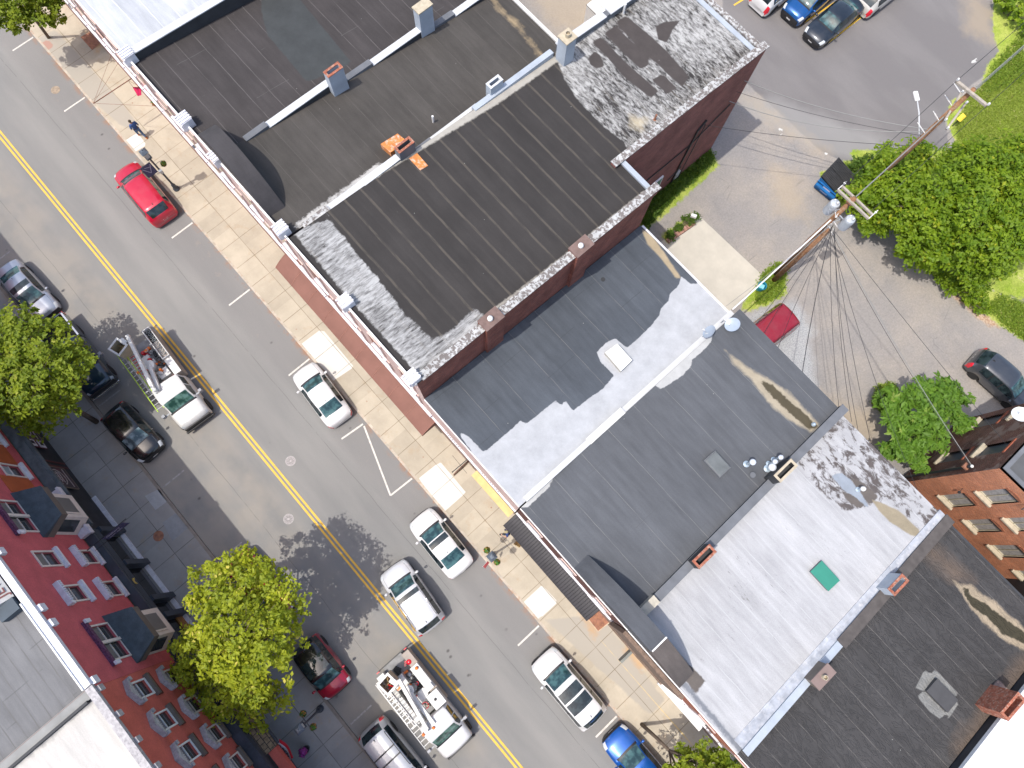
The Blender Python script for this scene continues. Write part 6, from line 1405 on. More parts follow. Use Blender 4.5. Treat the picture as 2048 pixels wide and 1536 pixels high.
    m = MB(); a2 = Vector((tx, -.05, 1.95)); b2 = Vector((xb+.45, -.42 if variant == 1 else -.05, 2.12)); d2 = (b2-a2); L2 = d2.length; d2.normalize(); s2 = d2.cross(Vector((0, 0, 1))).normalized(); m.obox((a2+b2)/2, d2, s2, s2.cross(d2), L2/2, .11, .12); m.build('lower_boom', M_tw, t, local=True, bevel=.025)
    m = MB(); m.tube([(xb+.40, -.52, 2.0), (xb+.40, -.52, 2.5)], .11, 10); m.box(xb+.28, xb+.5, -.68, -.36, 2.05, 2.15); m.build('elbow', M_galv, t, local=True)
    # bucket
    ang = .35 if variant == 1 else .12; m = MB(); cz, w = 2.05, .36
    ca, sa_ = math.cos(ang), math.sin(ang); ux, uy = (ca, sa_, 0), (-sa_, ca, 0); th = .03
    for (ox, oy, hx, hy) in ((w, 0, th, w+th), (-w, 0, th, w+th), (0, w, w-th, th), (0, -w, w-th, th)):
        m.obox((bx+ca*ox-sa_*oy, by+sa_*ox+ca*oy, cz), ux, uy, (0, 0, 1), hx, hy, .50)
    m.obox((bx, by, cz-.48), ux, uy, (0, 0, 1), w, w, .02); bk = m.build('bucket', M_fib, t, local=True)
    m = MB()
    for (ox, oy, hx, hy) in ((w, 0, .055, w+.055), (-w, 0, .055, w+.055), (0, w, w-.055, .055), (0, -w, w-.055, .055)): m.obox((bx+ca*ox-sa_*oy, by+sa_*ox+ca*oy, cz+.52), ux, uy, (0, 0, 1), hx, hy, .02)
    m.build('rim', M_tw, bk, local=True)
    for k in range(4 if variant == 1 else 8):
        m = MB(); p = Vector((bx+rr.uniform(-.2, .2), by+rr.uniform(-.2, .2), cz-.3)); m.tube([p, p+Vector((rr.uniform(-.2, .2), rr.uniform(-.2, .2), .35)), p+Vector((rr.uniform(-.2, .2), rr.uniform(-.2, .2), .5))], .03, 6)
        m.build('strap', [flat('tan_strap', (.35, .24, .12), .8), V_red][k % 2] if variant == 2 else flat('tan_strap2', (.34, .24, .12), .8), bk, local=True)
    m = MB(); m.obox(((bx+b.x)/2, (by+b.y)/2, 2.45), (1, .3, 0), (-.3, 1, 0), (0, 0, 1), .20, .14, .12); m.build('bucket_bracket', M_galv, t, local=True, bevel=.02)
    clutter(t, rr, xa+.5, xb-.25, -.52, .50, .81, 26)
    clutter(t, rr, tx-.6, tx+.6, -.5, .45, 1.35, 12)
    m = MB(); m.box(tx-.9, tx-.3, -.62, .1, .81, 1.45); m.build('tool_chest', M_tw, t, local=True, bevel=.02)
    m = MB(); m.box(tx+.4, tx+.95, -.1, .55, .81, 1.5); m.build('tool_chest', M_tw, t, local=True, bevel=.02)
    for (x, y) in ((tx-.1, -.85), (tx+.55, .25)) if variant == 1 else ((xb+.55, -.2), (xb+.45, -.80)):
        m = MB(); z = 2.06 if variant == 2 else 1.75; m.lathe([(.07, 0), (.085, .05), (.07, .12), (.03, .15)], x, y, z, 12); m.box(x-.05, x+.05, y-.05, y+.05, z-.3, z); m.build('beacon', M_orange, t, local=True, smooth=False)
    m = MB(); m.box(xa-.06, xa, -1.0, 1.0, .50, .62); m.build('rear_bumper', V_trim, t, local=True)
    for sgn in (-1, 1): m = MB(); m.box(xa-.03, xa+.02, sgn*.95-.09, sgn*.95+.09, .7, .95); m.build('taillight', V_red, t, local=True)
    add_wheels(t, L, 2.14, (.24, 1-.66/L), .40, .28)
    return t, L
t, L1 = bucket_truck((393, 842), (277, 684), 'white bucket truck with lime green ladder beside the left tree', 1)
m = MB(); m.tube([(L1/2-.95+.13*math.cos(a), .13*math.sin(a), 1.325) for a in np.linspace(0, 2*math.pi, 16)], .012, 4, False); m.build('bonnet_badge', flat('salmon_badge', (.72, .35, .28), .5), t, local=True)
bucket_truck((921, 1497), (783, 1322), 'white bucket truck with white ladders and open red load at the bottom', 2)
# caravan behind the whitewashed parapet
s, tt = P(1173, 8, 3.0)
t = thing('travel_trailer', 'white travel trailer parked behind the whitewashed parapet at the top edge', 'trailer', (s+1.2, tt+2.5, 0))
m = MB(); m.box(s, s+2.45, tt, tt+5.5, .55, 2.98); m.build('body', M_whitep, t, bevel=.05)
m = MB(); m.box(s+.55, s+1.6, tt-.03, tt-.002, 1.4, 2.3); o = m.build('window', V_trim, t)
m = MB(); m.box(s+.63, s+1.52, tt-.045, tt-.031, 1.48, 2.22); m.build('pane', V_gdark, o)
m = MB(); m.box(s-.01, s+2.46, tt-.012, tt+5.51, 2.9, 2.93); m.build('roof_seam', V_trim, t)
m = MB(); m.box(s+.5, s+1.1, tt+.6, tt+1.2, 2.985, 3.05); m.build('roof_vent', M_hatch, t)
m = MB(); m.box(s+.1, s+2.3, tt-.25, tt-.04, .45, .6); m.build('rear_bumper', vary('tan_bumper', (.4, .33, .2), .1, 3, .7), t)
m = MB(); m.lathe([(.34, -.1), (.34, .1)], s+.12, tt+2.6, .34, 16, 'x'); m.build('wheel', V_tyre, t)
# ======================= trees and plants
def leafmat(name, c1, c2, c3, tr=.42):
    g = G(name); t = g.attr('tone')
    col = g.mix(t, c1, c2); col = g.mix(g.map(t, .86, .94), col, c3)
    g.fin(col, .55, 0, .35)
    tn = g.n('ShaderNodeBsdfTranslucent'); g.L(g.mul(col, 1.3), tn.inputs[0]); mx = g.n('ShaderNodeMixShader'); mx.inputs[0].default_value = tr
    g.L(g.b.outputs[0], mx.inputs[1]); g.L(tn.outputs[0], mx.inputs[2]); g.L(mx.outputs[0], g.o.inputs[0]); return g.m
L_lime = leafmat('yellow_green_leaves', (.17, .23, .016), (.46, .49, .025), (.66, .58, .12))
L_lime2 = leafmat('fresh_green_leaves', (.12, .19, .016), (.30, .36, .02), (.45, .45, .07))
L_green = leafmat('dense_green_leaves', (.10, .19, .010), (.25, .35, .014), (.40, .42, .03))
L_sumac = leafmat('mid_green_leaves', (.09, .19, .024), (.19, .34, .036), (.30, .38, .08))
L_weed = leafmat('weed_leaves', (.05, .11, .012), (.12, .20, .02), (.20, .24, .03))
M_bark = vary('grey_brown_bark', (.13, .10, .075), .3, 6, .9)
def leaves(name, blobs_, n, size, mat, parent, seed, clump=.34, shell_=.55, per=22, flatn=1.1, elong=1.5):
    r = np.random.RandomState(seed); B = np.array(blobs_, float); w = B[:, 3]**2; w /= w.sum()
    nc = n//per; bi = r.choice(len(B), nc, p=w); d = r.normal(size=(nc, 3)); d /= np.linalg.norm(d, axis=1)[:, None]
    sq = B[bi, 4] if B.shape[1] > 4 else np.full(nc, .8)
    rad = B[bi, 3]*(shell_+(1-shell_)*r.rand(nc)**.6)*(1+.13*r.normal(size=nc))
    cc = B[bi, :3]+d*rad[:, None]*np.stack([np.ones(nc), np.ones(nc), sq], -1); cc[:, 2] = np.maximum(cc[:, 2], .25)
    crad = clump*(.55+.9*r.rand(nc)); tone_c = r.rand(nc)
    ci = np.repeat(np.arange(nc), per); N = len(ci)
    o = r.normal(size=(N, 3)); o /= np.linalg.norm(o, axis=1)[:, None]; o *= (r.rand(N)**.45)[:, None]*crad[ci][:, None]; o[:, 2] *= .55
    c = cc[ci]+o; c[:, 2] = np.maximum(c[:, 2], .06)
    nrm = r.normal(size=(N, 3)); nrm[:, 2] = np.abs(nrm[:, 2])+flatn; nrm += (c-B[bi[ci], :3])/B[bi[ci], 3][:, None]*.6; nrm /= np.linalg.norm(nrm, axis=1)[:, None]
    a = np.cross(nrm, r.normal(size=(N, 3))); a /= np.linalg.norm(a, axis=1)[:, None]; b = np.cross(nrm, a); s_ = size*(.55+.8*r.rand(N))[:, None]
    off = np.array(wloc(parent)); c = c-off
    q = np.stack([c-a*s_*elong*.5, c-b*s_*.42+nrm*s_*.08, c+a*s_*elong*.5, c+b*s_*.42+nrm*s_*.08], 1).reshape(-1, 3)
    me = bpy.data.meshes.new(name); me.from_pydata(q.tolist(), [], np.arange(N*4).reshape(-1, 4).tolist()); me.materials.append(mat)
    tone = np.clip(.55*tone_c[ci]+.45*r.rand(N), 0, 1); at = me.attributes.new('tone', 'FLOAT', 'POINT'); at.data.foreach_set('value', np.repeat(tone, 4).astype(np.float32)); me.update()
    ob = bpy.data.objects.new(name, me); COL.objects.link(ob); ob.parent = parent; return ob
def tree(name, label, base, blobs_, n, size, mat, seed, tr=.16, group=None, cat='tree', limbs=1.0, **kw):
    t = thing(name, label, cat, (base[0], base[1], base[2] if len(base) > 2 else KZ), 0, group); rr = random.Random(seed); B0 = Vector((base[0], base[1], base[2] if len(base) > 2 else KZ))
    m = MB(); cx = sum(b[0] for b in blobs_)/len(blobs_); cy = sum(b[1] for b in blobs_)/len(blobs_); zl = min(b[2]-b[3]*.5 for b in blobs_)
    fork = Vector((B0.x+(cx-B0.x)*.35, B0.y+(cy-B0.y)*.35, max(1.0, zl))); m.tube([B0, (B0+fork)/2+Vector((.05, .03, 0)), fork], [tr, tr*.85, tr*.75], 10)
    for b in blobs_:
        c = Vector(b[:3]); k = (fork+c)/2+Vector((rr.uniform(-.25, .25), rr.uniform(-.25, .25), .15)); m.tube([fork, k, c], [tr*.55, tr*.36, tr*.2], 7)
        for i in range(int(7*limbs)):
            d = Vector((rr.gauss(0, 1), rr.gauss(0, 1), rr.uniform(.0, 1.0))).normalized()*b[3]*rr.uniform(.6, .95); e = c+Vector((d.x, d.y, d.z*.8)); s0 = fork.lerp(c, rr.uniform(.45, 1)); k = s0.lerp(e, .5)+Vector((rr.uniform(-.12, .12), rr.uniform(-.12, .12), .1))
            m.tube([s0, k, e], [tr*.2, tr*.12, tr*.05], 5)
            for _ in range(2):
                e2 = k.lerp(e, .4)+Vector((rr.uniform(-.7, .7), rr.uniform(-.7, .7), rr.uniform(-.1, .5)))*b[3]*.35; m.tube([k, e2], [tr*.08, tr*.03], 4)
    m.build('trunk', M_bark, t, smooth=True)
    leaves('crown', blobs_, n, size, mat, t, seed, **kw)
    return t
def pb(lst, sq=.8): return [(*P(u, v, z), z, r, sq) for u, v, z, r in lst]
gt = 'street trees along the kerbs'
tree('street_tree', 'large yellow green tree over the shaded kerb, casting branch shadows on the centre line', (-4.55, -12.95),
     pb([(470, 1180, 7.6, 1.75), (545, 1195, 7.2, 1.45), (415, 1175, 6.8, 1.15), (485, 1265, 8.0, 2.1), (560, 1250, 6.8, 1.3), (430, 1300, 7.2, 1.45), (520, 1330, 6.6, 1.5), (465, 1375, 5.6, 1.5), (400, 1300, 5.6, 1.3), (425, 1400, 4.4, 1.1), (515, 1410, 4.2, 1.15), (555, 1390, 4.0, .7), (395, 1345, 5.0, 1.2), (500, 1130, 6.8, .9), (470, 1350, 6.6, 1.1)]),
     15000, .15, L_lime, 5, .17, gt, clump=.36)
tree('street_tree', 'round fresh green tree at the left edge above the shop signs', (-21.0, -12.95),
     pb([(30, 690, 6.6, 1.7), (85, 690, 6.6, 1.6), (130, 735, 6.2, 1.35), (60, 760, 6.8, 1.9), (110, 790, 5.2, 1.3), (10, 740, 6.5, 1.6), (30, 645, 5.8, 1.0), (40, 810, 5.0, 1.4), (80, 835, 4.2, 1.0), (-30, 700, 6.4, 1.8), (-40, 780, 6, 1.8), (150, 700, 5.4, .7)]), 15000, .15, L_lime2, 6, .16, gt, clump=.36)
tree('street_tree', 'small green tree with a bare slanting trunk at the upper left corner', (-45.0, -.32),
     pb([(30, 5, 5.2, 1.3), (80, 15, 4.8, 1.05), (55, -25, 5.6, 1.5), (105, 5, 4.2, .7), (35, 45, 4.0, .75), (110, 40, 3.6, .45), (0, 20, 5.2, 1.1)]), 6500, .15, L_lime2, 7, .11, gt, clump=.30)
tree('street_tree', 'lime green tree at the bottom edge below the silver roof, mostly out of frame', (12.9, -.35),
     pb([(1390, 1545, 4.6, 1.15), (1440, 1560, 5.0, 1.5), (1350, 1570, 4.4, 1.1), (1470, 1540, 3.8, .6), (1375, 1512, 3.6, .5), (1410, 1525, 4.0, .7), (1400, 1620, 5, 1.6)]), 5200, .15, L_lime2, 8, .11, gt, clump=.28)
gb = 'dense trees beyond the lot'
gz = -.02
dt = [((1805, 395), [(1740, 400, 3.0, 1.4), (1790, 370, 3.6, 1.7), (1830, 420, 4.0, 1.7), (1775, 330, 2.4, 1.1), (1830, 320, 2.6, 1.2), (1750, 440, 2.0, 1.0)], 'dense green tree nearest the dumpster and the transformer pole'),
      ((1905, 450), [(1880, 400, 4.8, 2.0), (1930, 450, 5.0, 2.2), (1860, 470, 4.2, 1.7), (1885, 500, 3.6, 1.3), (1945, 500, 4.0, 1.5), (1840, 500, 2.6, 1.2)], 'broad green tree in the middle of the clump beyond the lot'),
      ((1990, 350), [(1960, 345, 5.0, 2.0), (2020, 340, 5.0, 2.0), (1925, 320, 3.2, 1.3), (1990, 395, 5.4, 2.0), (2060, 330, 5, 2)], 'green tree beside the lawn with the worn patch'),
      ((2030, 480), [(2020, 440, 5.0, 2.0), (2065, 470, 4.4, 1.6), (1985, 480, 4.8, 1.8), (1995, 520, 3.4, 1.1), (1950, 545, 2.6, .85)], 'green tree at the right edge over the grass bank')]
for i, (bp, bl, lb) in enumerate(dt):
    b = P(bp[0]-60, bp[1]+50, 0); tree('broadleaf_tree', lb, (b[0], b[1], gz), pb(bl), 15000, .17, L_green, 20+i, .17, gb, clump=.42, shell_=.45)
def shrub(label, pts, n, size, mat, seed, name='shrub', group=None):
    bl = [(*P(u, v, z), z, r, .7) for u, v, z, r in pts]; t = thing(name, label, 'shrub', (bl[0][0], bl[0][1], gz), 0, group)
    m = MB(); rr = random.Random(seed)
    for b in bl:
        for _ in range(5): m.tube([(b[0]*.3+bl[0][0]*.7+rr.uniform(-.1, .1), b[1]*.3+bl[0][1]*.7, gz), (b[0]+rr.uniform(-.5, .5)*b[3], b[1]+rr.uniform(-.5, .5)*b[3], b[2]+b[3]*.3)], [.02, .008], 4)
    m.build('stems', M_bark, t); leaves('foliage', bl, n, size, mat, t, seed, clump=.22, shell_=.3); return t
gsb = 'shrubs around the rear lot'
shrub('leafy shrub right behind the blue dumpster', [(1715, 345, .9, .7), (1735, 330, 1.0, .8), (1700, 365, .6, .4)], 2600, .13, L_weed, 31, group=gsb)
shrub('low shrub at the foot of the tree bank beside the bark mulch', [(1905, 565, .8, .8), (1950, 590, .9, .9), (1880, 545, .6, .6), (1965, 615, .6, .5)], 3000, .13, L_green, 32, group=gsb)
shrub('shrub at the upper right corner of the lot', [(2035, 10, 1.0, 1.0), (2060, 40, 1.0, 1.0), (2010, 0, .8, .7)], 2200, .14, L_green, 33, group=gsb)
shrub('leafy plants beside the red brick edging of the concrete pad', [(1340, 470, .25, .25), (1358, 455, .3, .3), (1375, 440, .4, .35), (1388, 432, .5, .3)], 1500, .09, L_weed, 34, group=gsb)
tree('sumac_tree', 'open branched green tree between the silver roof and the brick wall', (*P(1815, 875, 0), gz),
     pb([(1800, 810, 3.2, .95), (1850, 795, 3.6, 1.0), (1905, 800, 3.2, .9), (1860, 840, 3.8, 1.0), (1800, 850, 3.4, .8), (1815, 895, 3.4, .8), (1865, 880, 3.4, .8), (1840, 925, 3.0, .6), (1780, 900, 2.6, .5), (1925, 845, 3.0, .6), (1770, 800, 2.2, .55), (1890, 765, 3.0, .5)], .55), 7200, .19, L_sumac, 41, .09, None, clump=.26, shell_=.2, per=11, flatn=1.0, elong=2.2, limbs=.8)
# ground cover along the tall wall and in the rough grass: nobody could count it
def weeds(name, label, polys, n, h, size, mat, seed):
    r = np.random.RandomState(seed); pts = []
    for pl_ in polys:
        A = np.array(pl_); lo, hi = A.min(0), A.max(0); k = 0
        X = r.uniform(lo[0], hi[0], n*3); Y = r.uniform(lo[1], hi[1], n*3); ok = sdf(pl_, X, Y) > .02; pts.append(np.stack([X[ok], Y[ok]], -1)[:n//len(polys)])
    pts = np.concatenate(pts); bl = np.concatenate([pts, np.full((len(pts), 1), h*.5), np.full((len(pts), 1), h*.6), np.full((len(pts), 1), .6)], 1)
    t = leaves(name, bl, len(pts)*8, size, mat, None, seed, clump=.16, shell_=.1, per=8) if False else None
    c0 = pts.mean(0); root = bpy.data.objects.new('dummy', None); root.location = (0, 0, 0)
    N = len(pts)*7; ci = np.repeat(np.arange(len(pts)), 7); c = np.concatenate([pts[ci]+r.normal(size=(N, 2))*.13, (r.rand(N)*h)[:, None]], 1)
    nrm = r.normal(size=(N, 3)); nrm[:, 2] = np.abs(nrm[:, 2])+.3; nrm /= np.linalg.norm(nrm, axis=1)[:, None]; a = np.cross(nrm, r.normal(size=(N, 3))); a /= np.linalg.norm(a, axis=1)[:, None]; b = np.cross(nrm, a); s_ = size*(.5+.9*r.rand(N))[:, None]
    q = np.stack([c-a*s_, c-b*s_*.4, c+a*s_, c+b*s_*.4], 1).reshape(-1, 3)
    me = bpy.data.meshes.new(name); me.from_pydata(q.tolist(), [], np.arange(N*4).reshape(-1, 4).tolist()); me.materials.append(mat)
    tone = .6*r.rand(len(pts))[ci]+.4*r.rand(N); at = me.attributes.new('tone', 'FLOAT', 'POINT'); at.data.foreach_set('value', np.repeat(tone, 4).astype(np.float32)); me.update()
    bpy.data.objects.remove(root); ob = bpy.data.objects.new(name, me); COL.objects.link(ob); return tag(ob, label, 'weeds', kind='stuff')
weeds('weeds', 'green weeds growing along the foot of the tall brick wall', [poly([(1282, 440), (1300, 395), (1420, 305), (1424, 325), (1330, 410), (1290, 460)])], 900, .55, .10, L_weed, 51)
weeds('rough_grass', 'tufts of rough grass by the utility pole and the lot edges', [poly([(1520, 552), (1560, 522), (1574, 540), (1560, 590), (1510, 610)]), poly([(1755, 775), (1788, 768), (1798, 800), (1768, 826), (1748, 808)]),
      poly([(1650, 350), (1700, 325), (1735, 400), (1680, 400), (1660, 385)]), poly([(2000, 590), (2060, 615), (2060, 690), (2010, 650), (1970, 615)]), poly([(2000, 115), (2048, 60), (2048, 160), (1960, 190), (1985, 130)])], 3200, .16, .07, leafmat('grass_tufts', (.13, .22, .02), (.28, .37, .04), (.44, .42, .14)), 52)
weeds('lawn_grass', 'short mown grass of the lawn in the upper right corner', [poly([(1912, 250), (1935, 200), (2048, 100), (2060, 330), (1925, 330)])], 5200, .05, .06, leafmat('lawn_blades', (.22, .31, .03), (.34, .40, .07), (.5, .44, .2)), 53)
# ======================= orange brick building at the right edge
ob_ = thing('orange_brick_building', 'two storey brick building at the right edge, orange in the sun and boarded windows', 'building', (13.69, 20.55, 0)); S0, T0, T1, ZR = 13.69, 20.55, 26.35, 9.0
hO = [(14.9+i*1.83, 15.8+i*1.83, z0, z0+2.05) for i in range(5) for z0 in (2.7, 5.85)]
m = MB()
xs = sorted(set([S0, 30]+[h[0] for h in hO]+[h[1] for h in hO])); zs = sorted(set([0, ZR]+[h[2] for h in hO]+[h[3] for h in hO]))
for i in range(len(xs)-1):
    for j in range(len(zs)-1):
        cx, cz = (xs[i]+xs[i+1])/2, (zs[j]+zs[j+1])/2
        if any(h[0] < cx < h[1] and h[2] < cz < h[3] for h in hO): continue
        m.face([(xs[i], T0, zs[j]), (xs[i+1], T0, zs[j]), (xs[i+1], T0, zs[j+1]), (xs[i], T0, zs[j+1])])
m.build('wall', M_bricko, ob_)
hD = [(21.95+i*3.0, 22.85+i*3.0, z0, z0+2.15) for i in range(2) for z0 in (2.5, 5.65)]
m = MB(); ys = sorted(set([T0, T1]+[h[0] for h in hD]+[h[1] for h in hD])); zs = sorted(set([0, ZR]+[h[2] for h in hD]+[h[3] for h in hD]))
for i in range(len(ys)-1):
    for j in range(len(zs)-1):
        cx, cz = (ys[i]+ys[i+1])/2, (zs[j]+zs[j+1])/2
        if any(h[0] < cx < h[1] and h[2] < cz < h[3] for h in hD): continue
        m.face([(S0, ys[i+1], zs[j]), (S0, ys[i], zs[j]), (S0, ys[i], zs[j+1]), (S0, ys[i+1], zs[j+1])])
m.face([(S0, T1, 0), (S0, T1, ZR), (30, T1, ZR), (30, T1, 0)]); m.build('side_wall', M_brickw, ob_)
for a, b, c, d in hO:
    m = MB(); m.box(a, b, T0+.16, T0+.20, c, d); w_ = m.build('window', M_board, ob_)
    for q in ((a, a+.06, c, d), (b-.06, b, c, d), (a+.06, b-.06, d-.06, d), (a+.06, b-.06, c, c+.06), ((a+b)/2-.02, (a+b)/2+.02, c+.06, d-.06)):
        m = MB(); m.box(q[0], q[1], T0+.10, T0+.159, q[2], q[3]); m.build('frame', vary('old_cream_frame', (.42, .38, .28), .15, 5, .8), w_)
    m = MB(); m.box(a-.08, b+.08, T0-.14, T0+.15, c-.14, c-.001); m.build('sill', M_sill, w_)
    m = MB()
    for k in range(9):
        u0 = a+(b-a)*k/9; x = (k+.5)/9*2-1; m.box(u0, u0+(b-a)/9-.004, T0-.03, T0+.002, d+.02+.14*(1-x*x), d+.16+.14*(1-x*x))
    m.build('arch', vary('brown_brick_arch', (.26, .10, .055), .3, 8, .9), w_)
    m = MB(); m.box(a, b, T0+.02, T0+.10, d-.16, d-.001); m.build('arch_shade_strip', flat('black_arch_shade', (.03, .03, .03), .8), w_)  # black strip standing in for the shade under the window arch
for a, b, c, d in hD:
    m = MB(); m.box(S0+.12, S0+.16, a, b, c, d); w_ = m.build('window', flat('blue_black_panel2', (.05, .06, .075), .5), ob_)
    m = MB(); m.box(S0-.14, S0+.11, a-.08, b+.08, c-.15, c-.001); m.build('sill', M_sill, w_)
    m = MB(); m.box(S0-.05, S0+.10, a-.06, b+.06, d, d+.14); m.build('lintel', vary('red_lintel', (.30, .09, .05), .3, 8, .9), w_)
sheet('roof', [(S0, T0), (30, T0), (30, T1), (S0, T1)], (ZR-.12, 0), vary('charcoal_roof', (.085, .088, .092), .15, 1.2, .85), 1, None, ob_)
m = MB(); m.box(S0, 30, T0, T0+.22, ZR-.2, ZR+.05); m.box(S0, S0+.22, T0+.22, T1, ZR-.2, ZR+.05); m.build('parapet', M_memg, ob_)
m = MB(); m.tube([(S0-.10, 20.95, .2), (S0-.10, 20.95, 6.3)], .07, 10); m.lathe([(.10, 0), (.12, .1), (.05, .2)], S0-.10, 20.95, 6.3, 12); o = m.build('service_mast', M_iron, ob_)
m = MB(); m.lathe([(.07, 0), (.09, .06), (.03, .14)], S0-.10, 20.95, 6.5, 10); m.build('weatherhead', M_whitep, o)
m = MB(); m.box(S0-.3, S0-.002, 20.8, 21.1, 6.05, 6.2); m.build('bracket', M_rustg, ob_)
m = MB(); m.tube([(15.9, T0-.04, 7.9+.6), (15.9, T0-.45, 8.3)], .03, 6); m.lathe([(.08, 0), (.08, .06)], 14.6, T0-.3, 5.0, 10); m.tube([(14.6, T0, 5.03), (14.6, T0-.3, 5.03)], .015, 5); m.build('wall_lamp', M_iron, ob_)

# ======================= dishes on roofs
def dish(name, label, foot, c, face, rad, mat, arm=True):
    """foot and c are world points, face the way the bowl looks"""
    t = thing(name, label, 'satellite dish', foot); n = Vector(face).normalized(); a = n.cross(Vector((0, 0, 1))).normalized(); b = n.cross(a); C = Vector(c)
    m = MB(); k0 = len(m.v); R_, K = 7, 24
    for i in range(R_+1):
        q = i/R_
        for k in range(K):
            an = 2*math.pi*k/K; m.v.append(tuple(C+a*math.cos(an)*rad*q*.9+b*math.sin(an)*rad*q+n*(.18*rad*q*q)))
    for i in range(R_):
        for k in range(K): j = (k+1) % K; m.f.append((k0+i*K+k, k0+i*K+j, k0+(i+1)*K+j, k0+(i+1)*K+k)); m.m.append(0)
    bowl = m.build('reflector', mat, t, smooth=True)
    m = MB(); m.tube([foot, (foot[0], foot[1], C.z-.15), tuple(C-n*.06)], .025, 8); m.build('mast', M_galv, t)
    if arm:
        e = C+n*rad*1.1-b*rad*.1*(1 if b.z > 0 else -1)+Vector((0, 0, -rad*.35)); m = MB(); m.tube([C+Vector((0, 0, -rad*.8))+n*.05, e], .014, 6); m.build('arm', M_galv, t)
        m = MB(); m.tube([e, e-n*.14], .035, 8); m.build('feed_horn', M_whitep, t)
    return t
dish('satellite_dish', 'blue grey satellite dish with a long feed arm, left of the pair', (-.55, 14.9, 7.7), (-.45, 15.05, 8.35), (-.75, -.35, .50), .40, M_dish)
dish('satellite_dish', 'blue grey satellite dish at the rear corner, right of the pair', (-.45, 16.3, 7.4), (.05, 16.35, 8.05), (-.35, -.45, .95), .40, M_dish)
dish('satellite_dish', 'white satellite dish on the brick wall above the charcoal hatchback', (S0-.1, 23.9+.1, 8.2), (S0-1.0+.2, 23.75, 8.3), (-.35, -.15, 1), .42, M_dishw)

# ======================= street lamps, flags, signs
def basket(t, x, y, z, seed):
    rr_ = random.Random(seed); o = MB(); o.lathe([(.02, 0), (.14, .06), (.17, .16), (.15, .16), (.02, .05)], x, y, z-.12, 12); bk = o.build('basket', M_iron, t)
    m = MB(); blobs(rr_, (x, y, z+.10), .20, 240, .055, m); m.build('greenery', M_leafd, bk)
    m = MB(); blobs(rr_, (x, y, z+.10), .25, 60, .028, m); m.build('flowers', M_petal, bk)
def street_lamp(x, y, label, ax, nb=2, banner=None, seed=1, box=False):
    t = thing('street_lamp', label, 'street lamp', (x, y, KZ), 0, 'black lantern street lamps'); z = KZ
    m = MB(); m.lathe([(.20, 0), (.20, .12), (.14, .18), (.12, .55), (.08, .62), (.065, .9), (.055, 3.6), (.07, 3.62), (.07, 3.72), (.05, 3.76)], x, y, z, 14); m.build('post', M_lampm, t, smooth=False)
    c, s_ = math.cos(ax), math.sin(ax)
    m = MB(); m.rbox(x, y, ax, .16, .16, z+3.76, z+3.84); m.rbox(x, y, ax, .19, .19, z+4.34, z+4.40)
    for a_, b_ in ((1, 1), (1, -1), (-1, 1), (-1, -1)): m.rbox(x+(c*a_-s_*b_)*.16, y+(s_*a_+c*b_)*.16, ax, .015, .015, z+3.84, z+4.34)
    ln = m.build('lantern', M_lampm, t)
    m = MB(); k = len(m.v); 
    for a_, b_ in ((-1, -1), (1, -1), (1, 1), (-1, 1)): m.v.append((x+(c*a_-s_*b_)*.22, y+(s_*a_+c*b_)*.22, z+4.40))
    for a_, b_ in ((-1, -1), (1, -1), (1, 1), (-1, 1)): m.v.append((x+(c*a_-s_*b_)*.09, y+(s_*a_+c*b_)*.09, z+4.56))
    for i in range(4): j = (i+1) % 4; m.f.append((k+i, k+j, k+4+j, k+4+i)); m.m.append(0)
    m.f.append((k+4, k+5, k+6, k+7)); m.m.append(0); m.rbox(x, y, ax, .04, .04, z+4.561, z+4.64); m.build('lantern_roof', flat('lamp_roof_blue_grey', (.10, .125, .155), .4), ln)
    m = MB(); m.rbox(x, y, ax, .12, .12, z+3.86, z+4.32); m.build('lamp_glass', flat('frosted_lamp_glass', (.4, .42, .42), .3), ln)
    dirs = [(c, s_), (-c, -s_)][:nb]
    for i, (dx, dy) in enumerate(dirs):
        bx_, by_ = x+dx*.42, y+dy*.42; m = MB(); m.tube([(x, y, z+2.95), (x+dx*.25, y+dy*.25, z+3.0), (bx_, by_, z+2.95), (bx_, by_, z+2.72)], .014, 6); m.build('bracket', M_lampm, t); basket(t, bx_, by_, z+2.55, seed*7+i)
    if banner:
        dx, dy = banner; m = MB(); m.tube([(x, y, z+3.45), (x+dx*.85, y+dy*.85, z+3.45)], .012, 5); m.tube([(x, y, z+2.35), (x+dx*.85, y+dy*.85, z+2.35)], .012, 5); m.build('banner_arm', M_lampm, t)
        m = MB(); m.obox((x+dx*.48, y+dy*.48, z+2.9), (dx, dy, 0), (-dy, dx, 0), (0, 0, 1), .34, .006, .53); bn = m.build('banner', M_navy, t)
        for sg_ in (-1, 1):
            m = MB()
            for (q0, q1) in (((.20, 3.30), (.48, 2.60)), ((.48, 2.60), (.76, 3.25)), ((.25, 3.05), (.62, 3.25))):
                a_, b_ = Vector((x+dx*q0[0]-dy*.012*sg_, y+dy*q0[0]+dx*.012*sg_, z+q0[1])), Vector((x+dx*q1[0]-dy*.012*sg_, y+dy*q1[0]+dx*.012*sg_, z+q1[1])); d_ = (b_-a_); l_ = d_.length; d_.normalize(); nn_ = Vector((-dy, dx, 0)); m.obox((a_+b_)/2, d_, nn_, d_.cross(nn_), l_/2, .002, .02)
            m.build('banner_emblem', flat('pale_lilac_print', (.40, .38, .50), .7), bn)
    if box: m = MB(); m.box(x+.05, x+.22, y-.10, y+.10, z+2.2, z+2.5); m.build('control_box', M_galv, t)
    return t
street_lamp(-30.27, -.46, 'black street lamp with a navy banner and one flower basket beside the red SUV', math.pi/2, 1, (0, -1), 2, True)
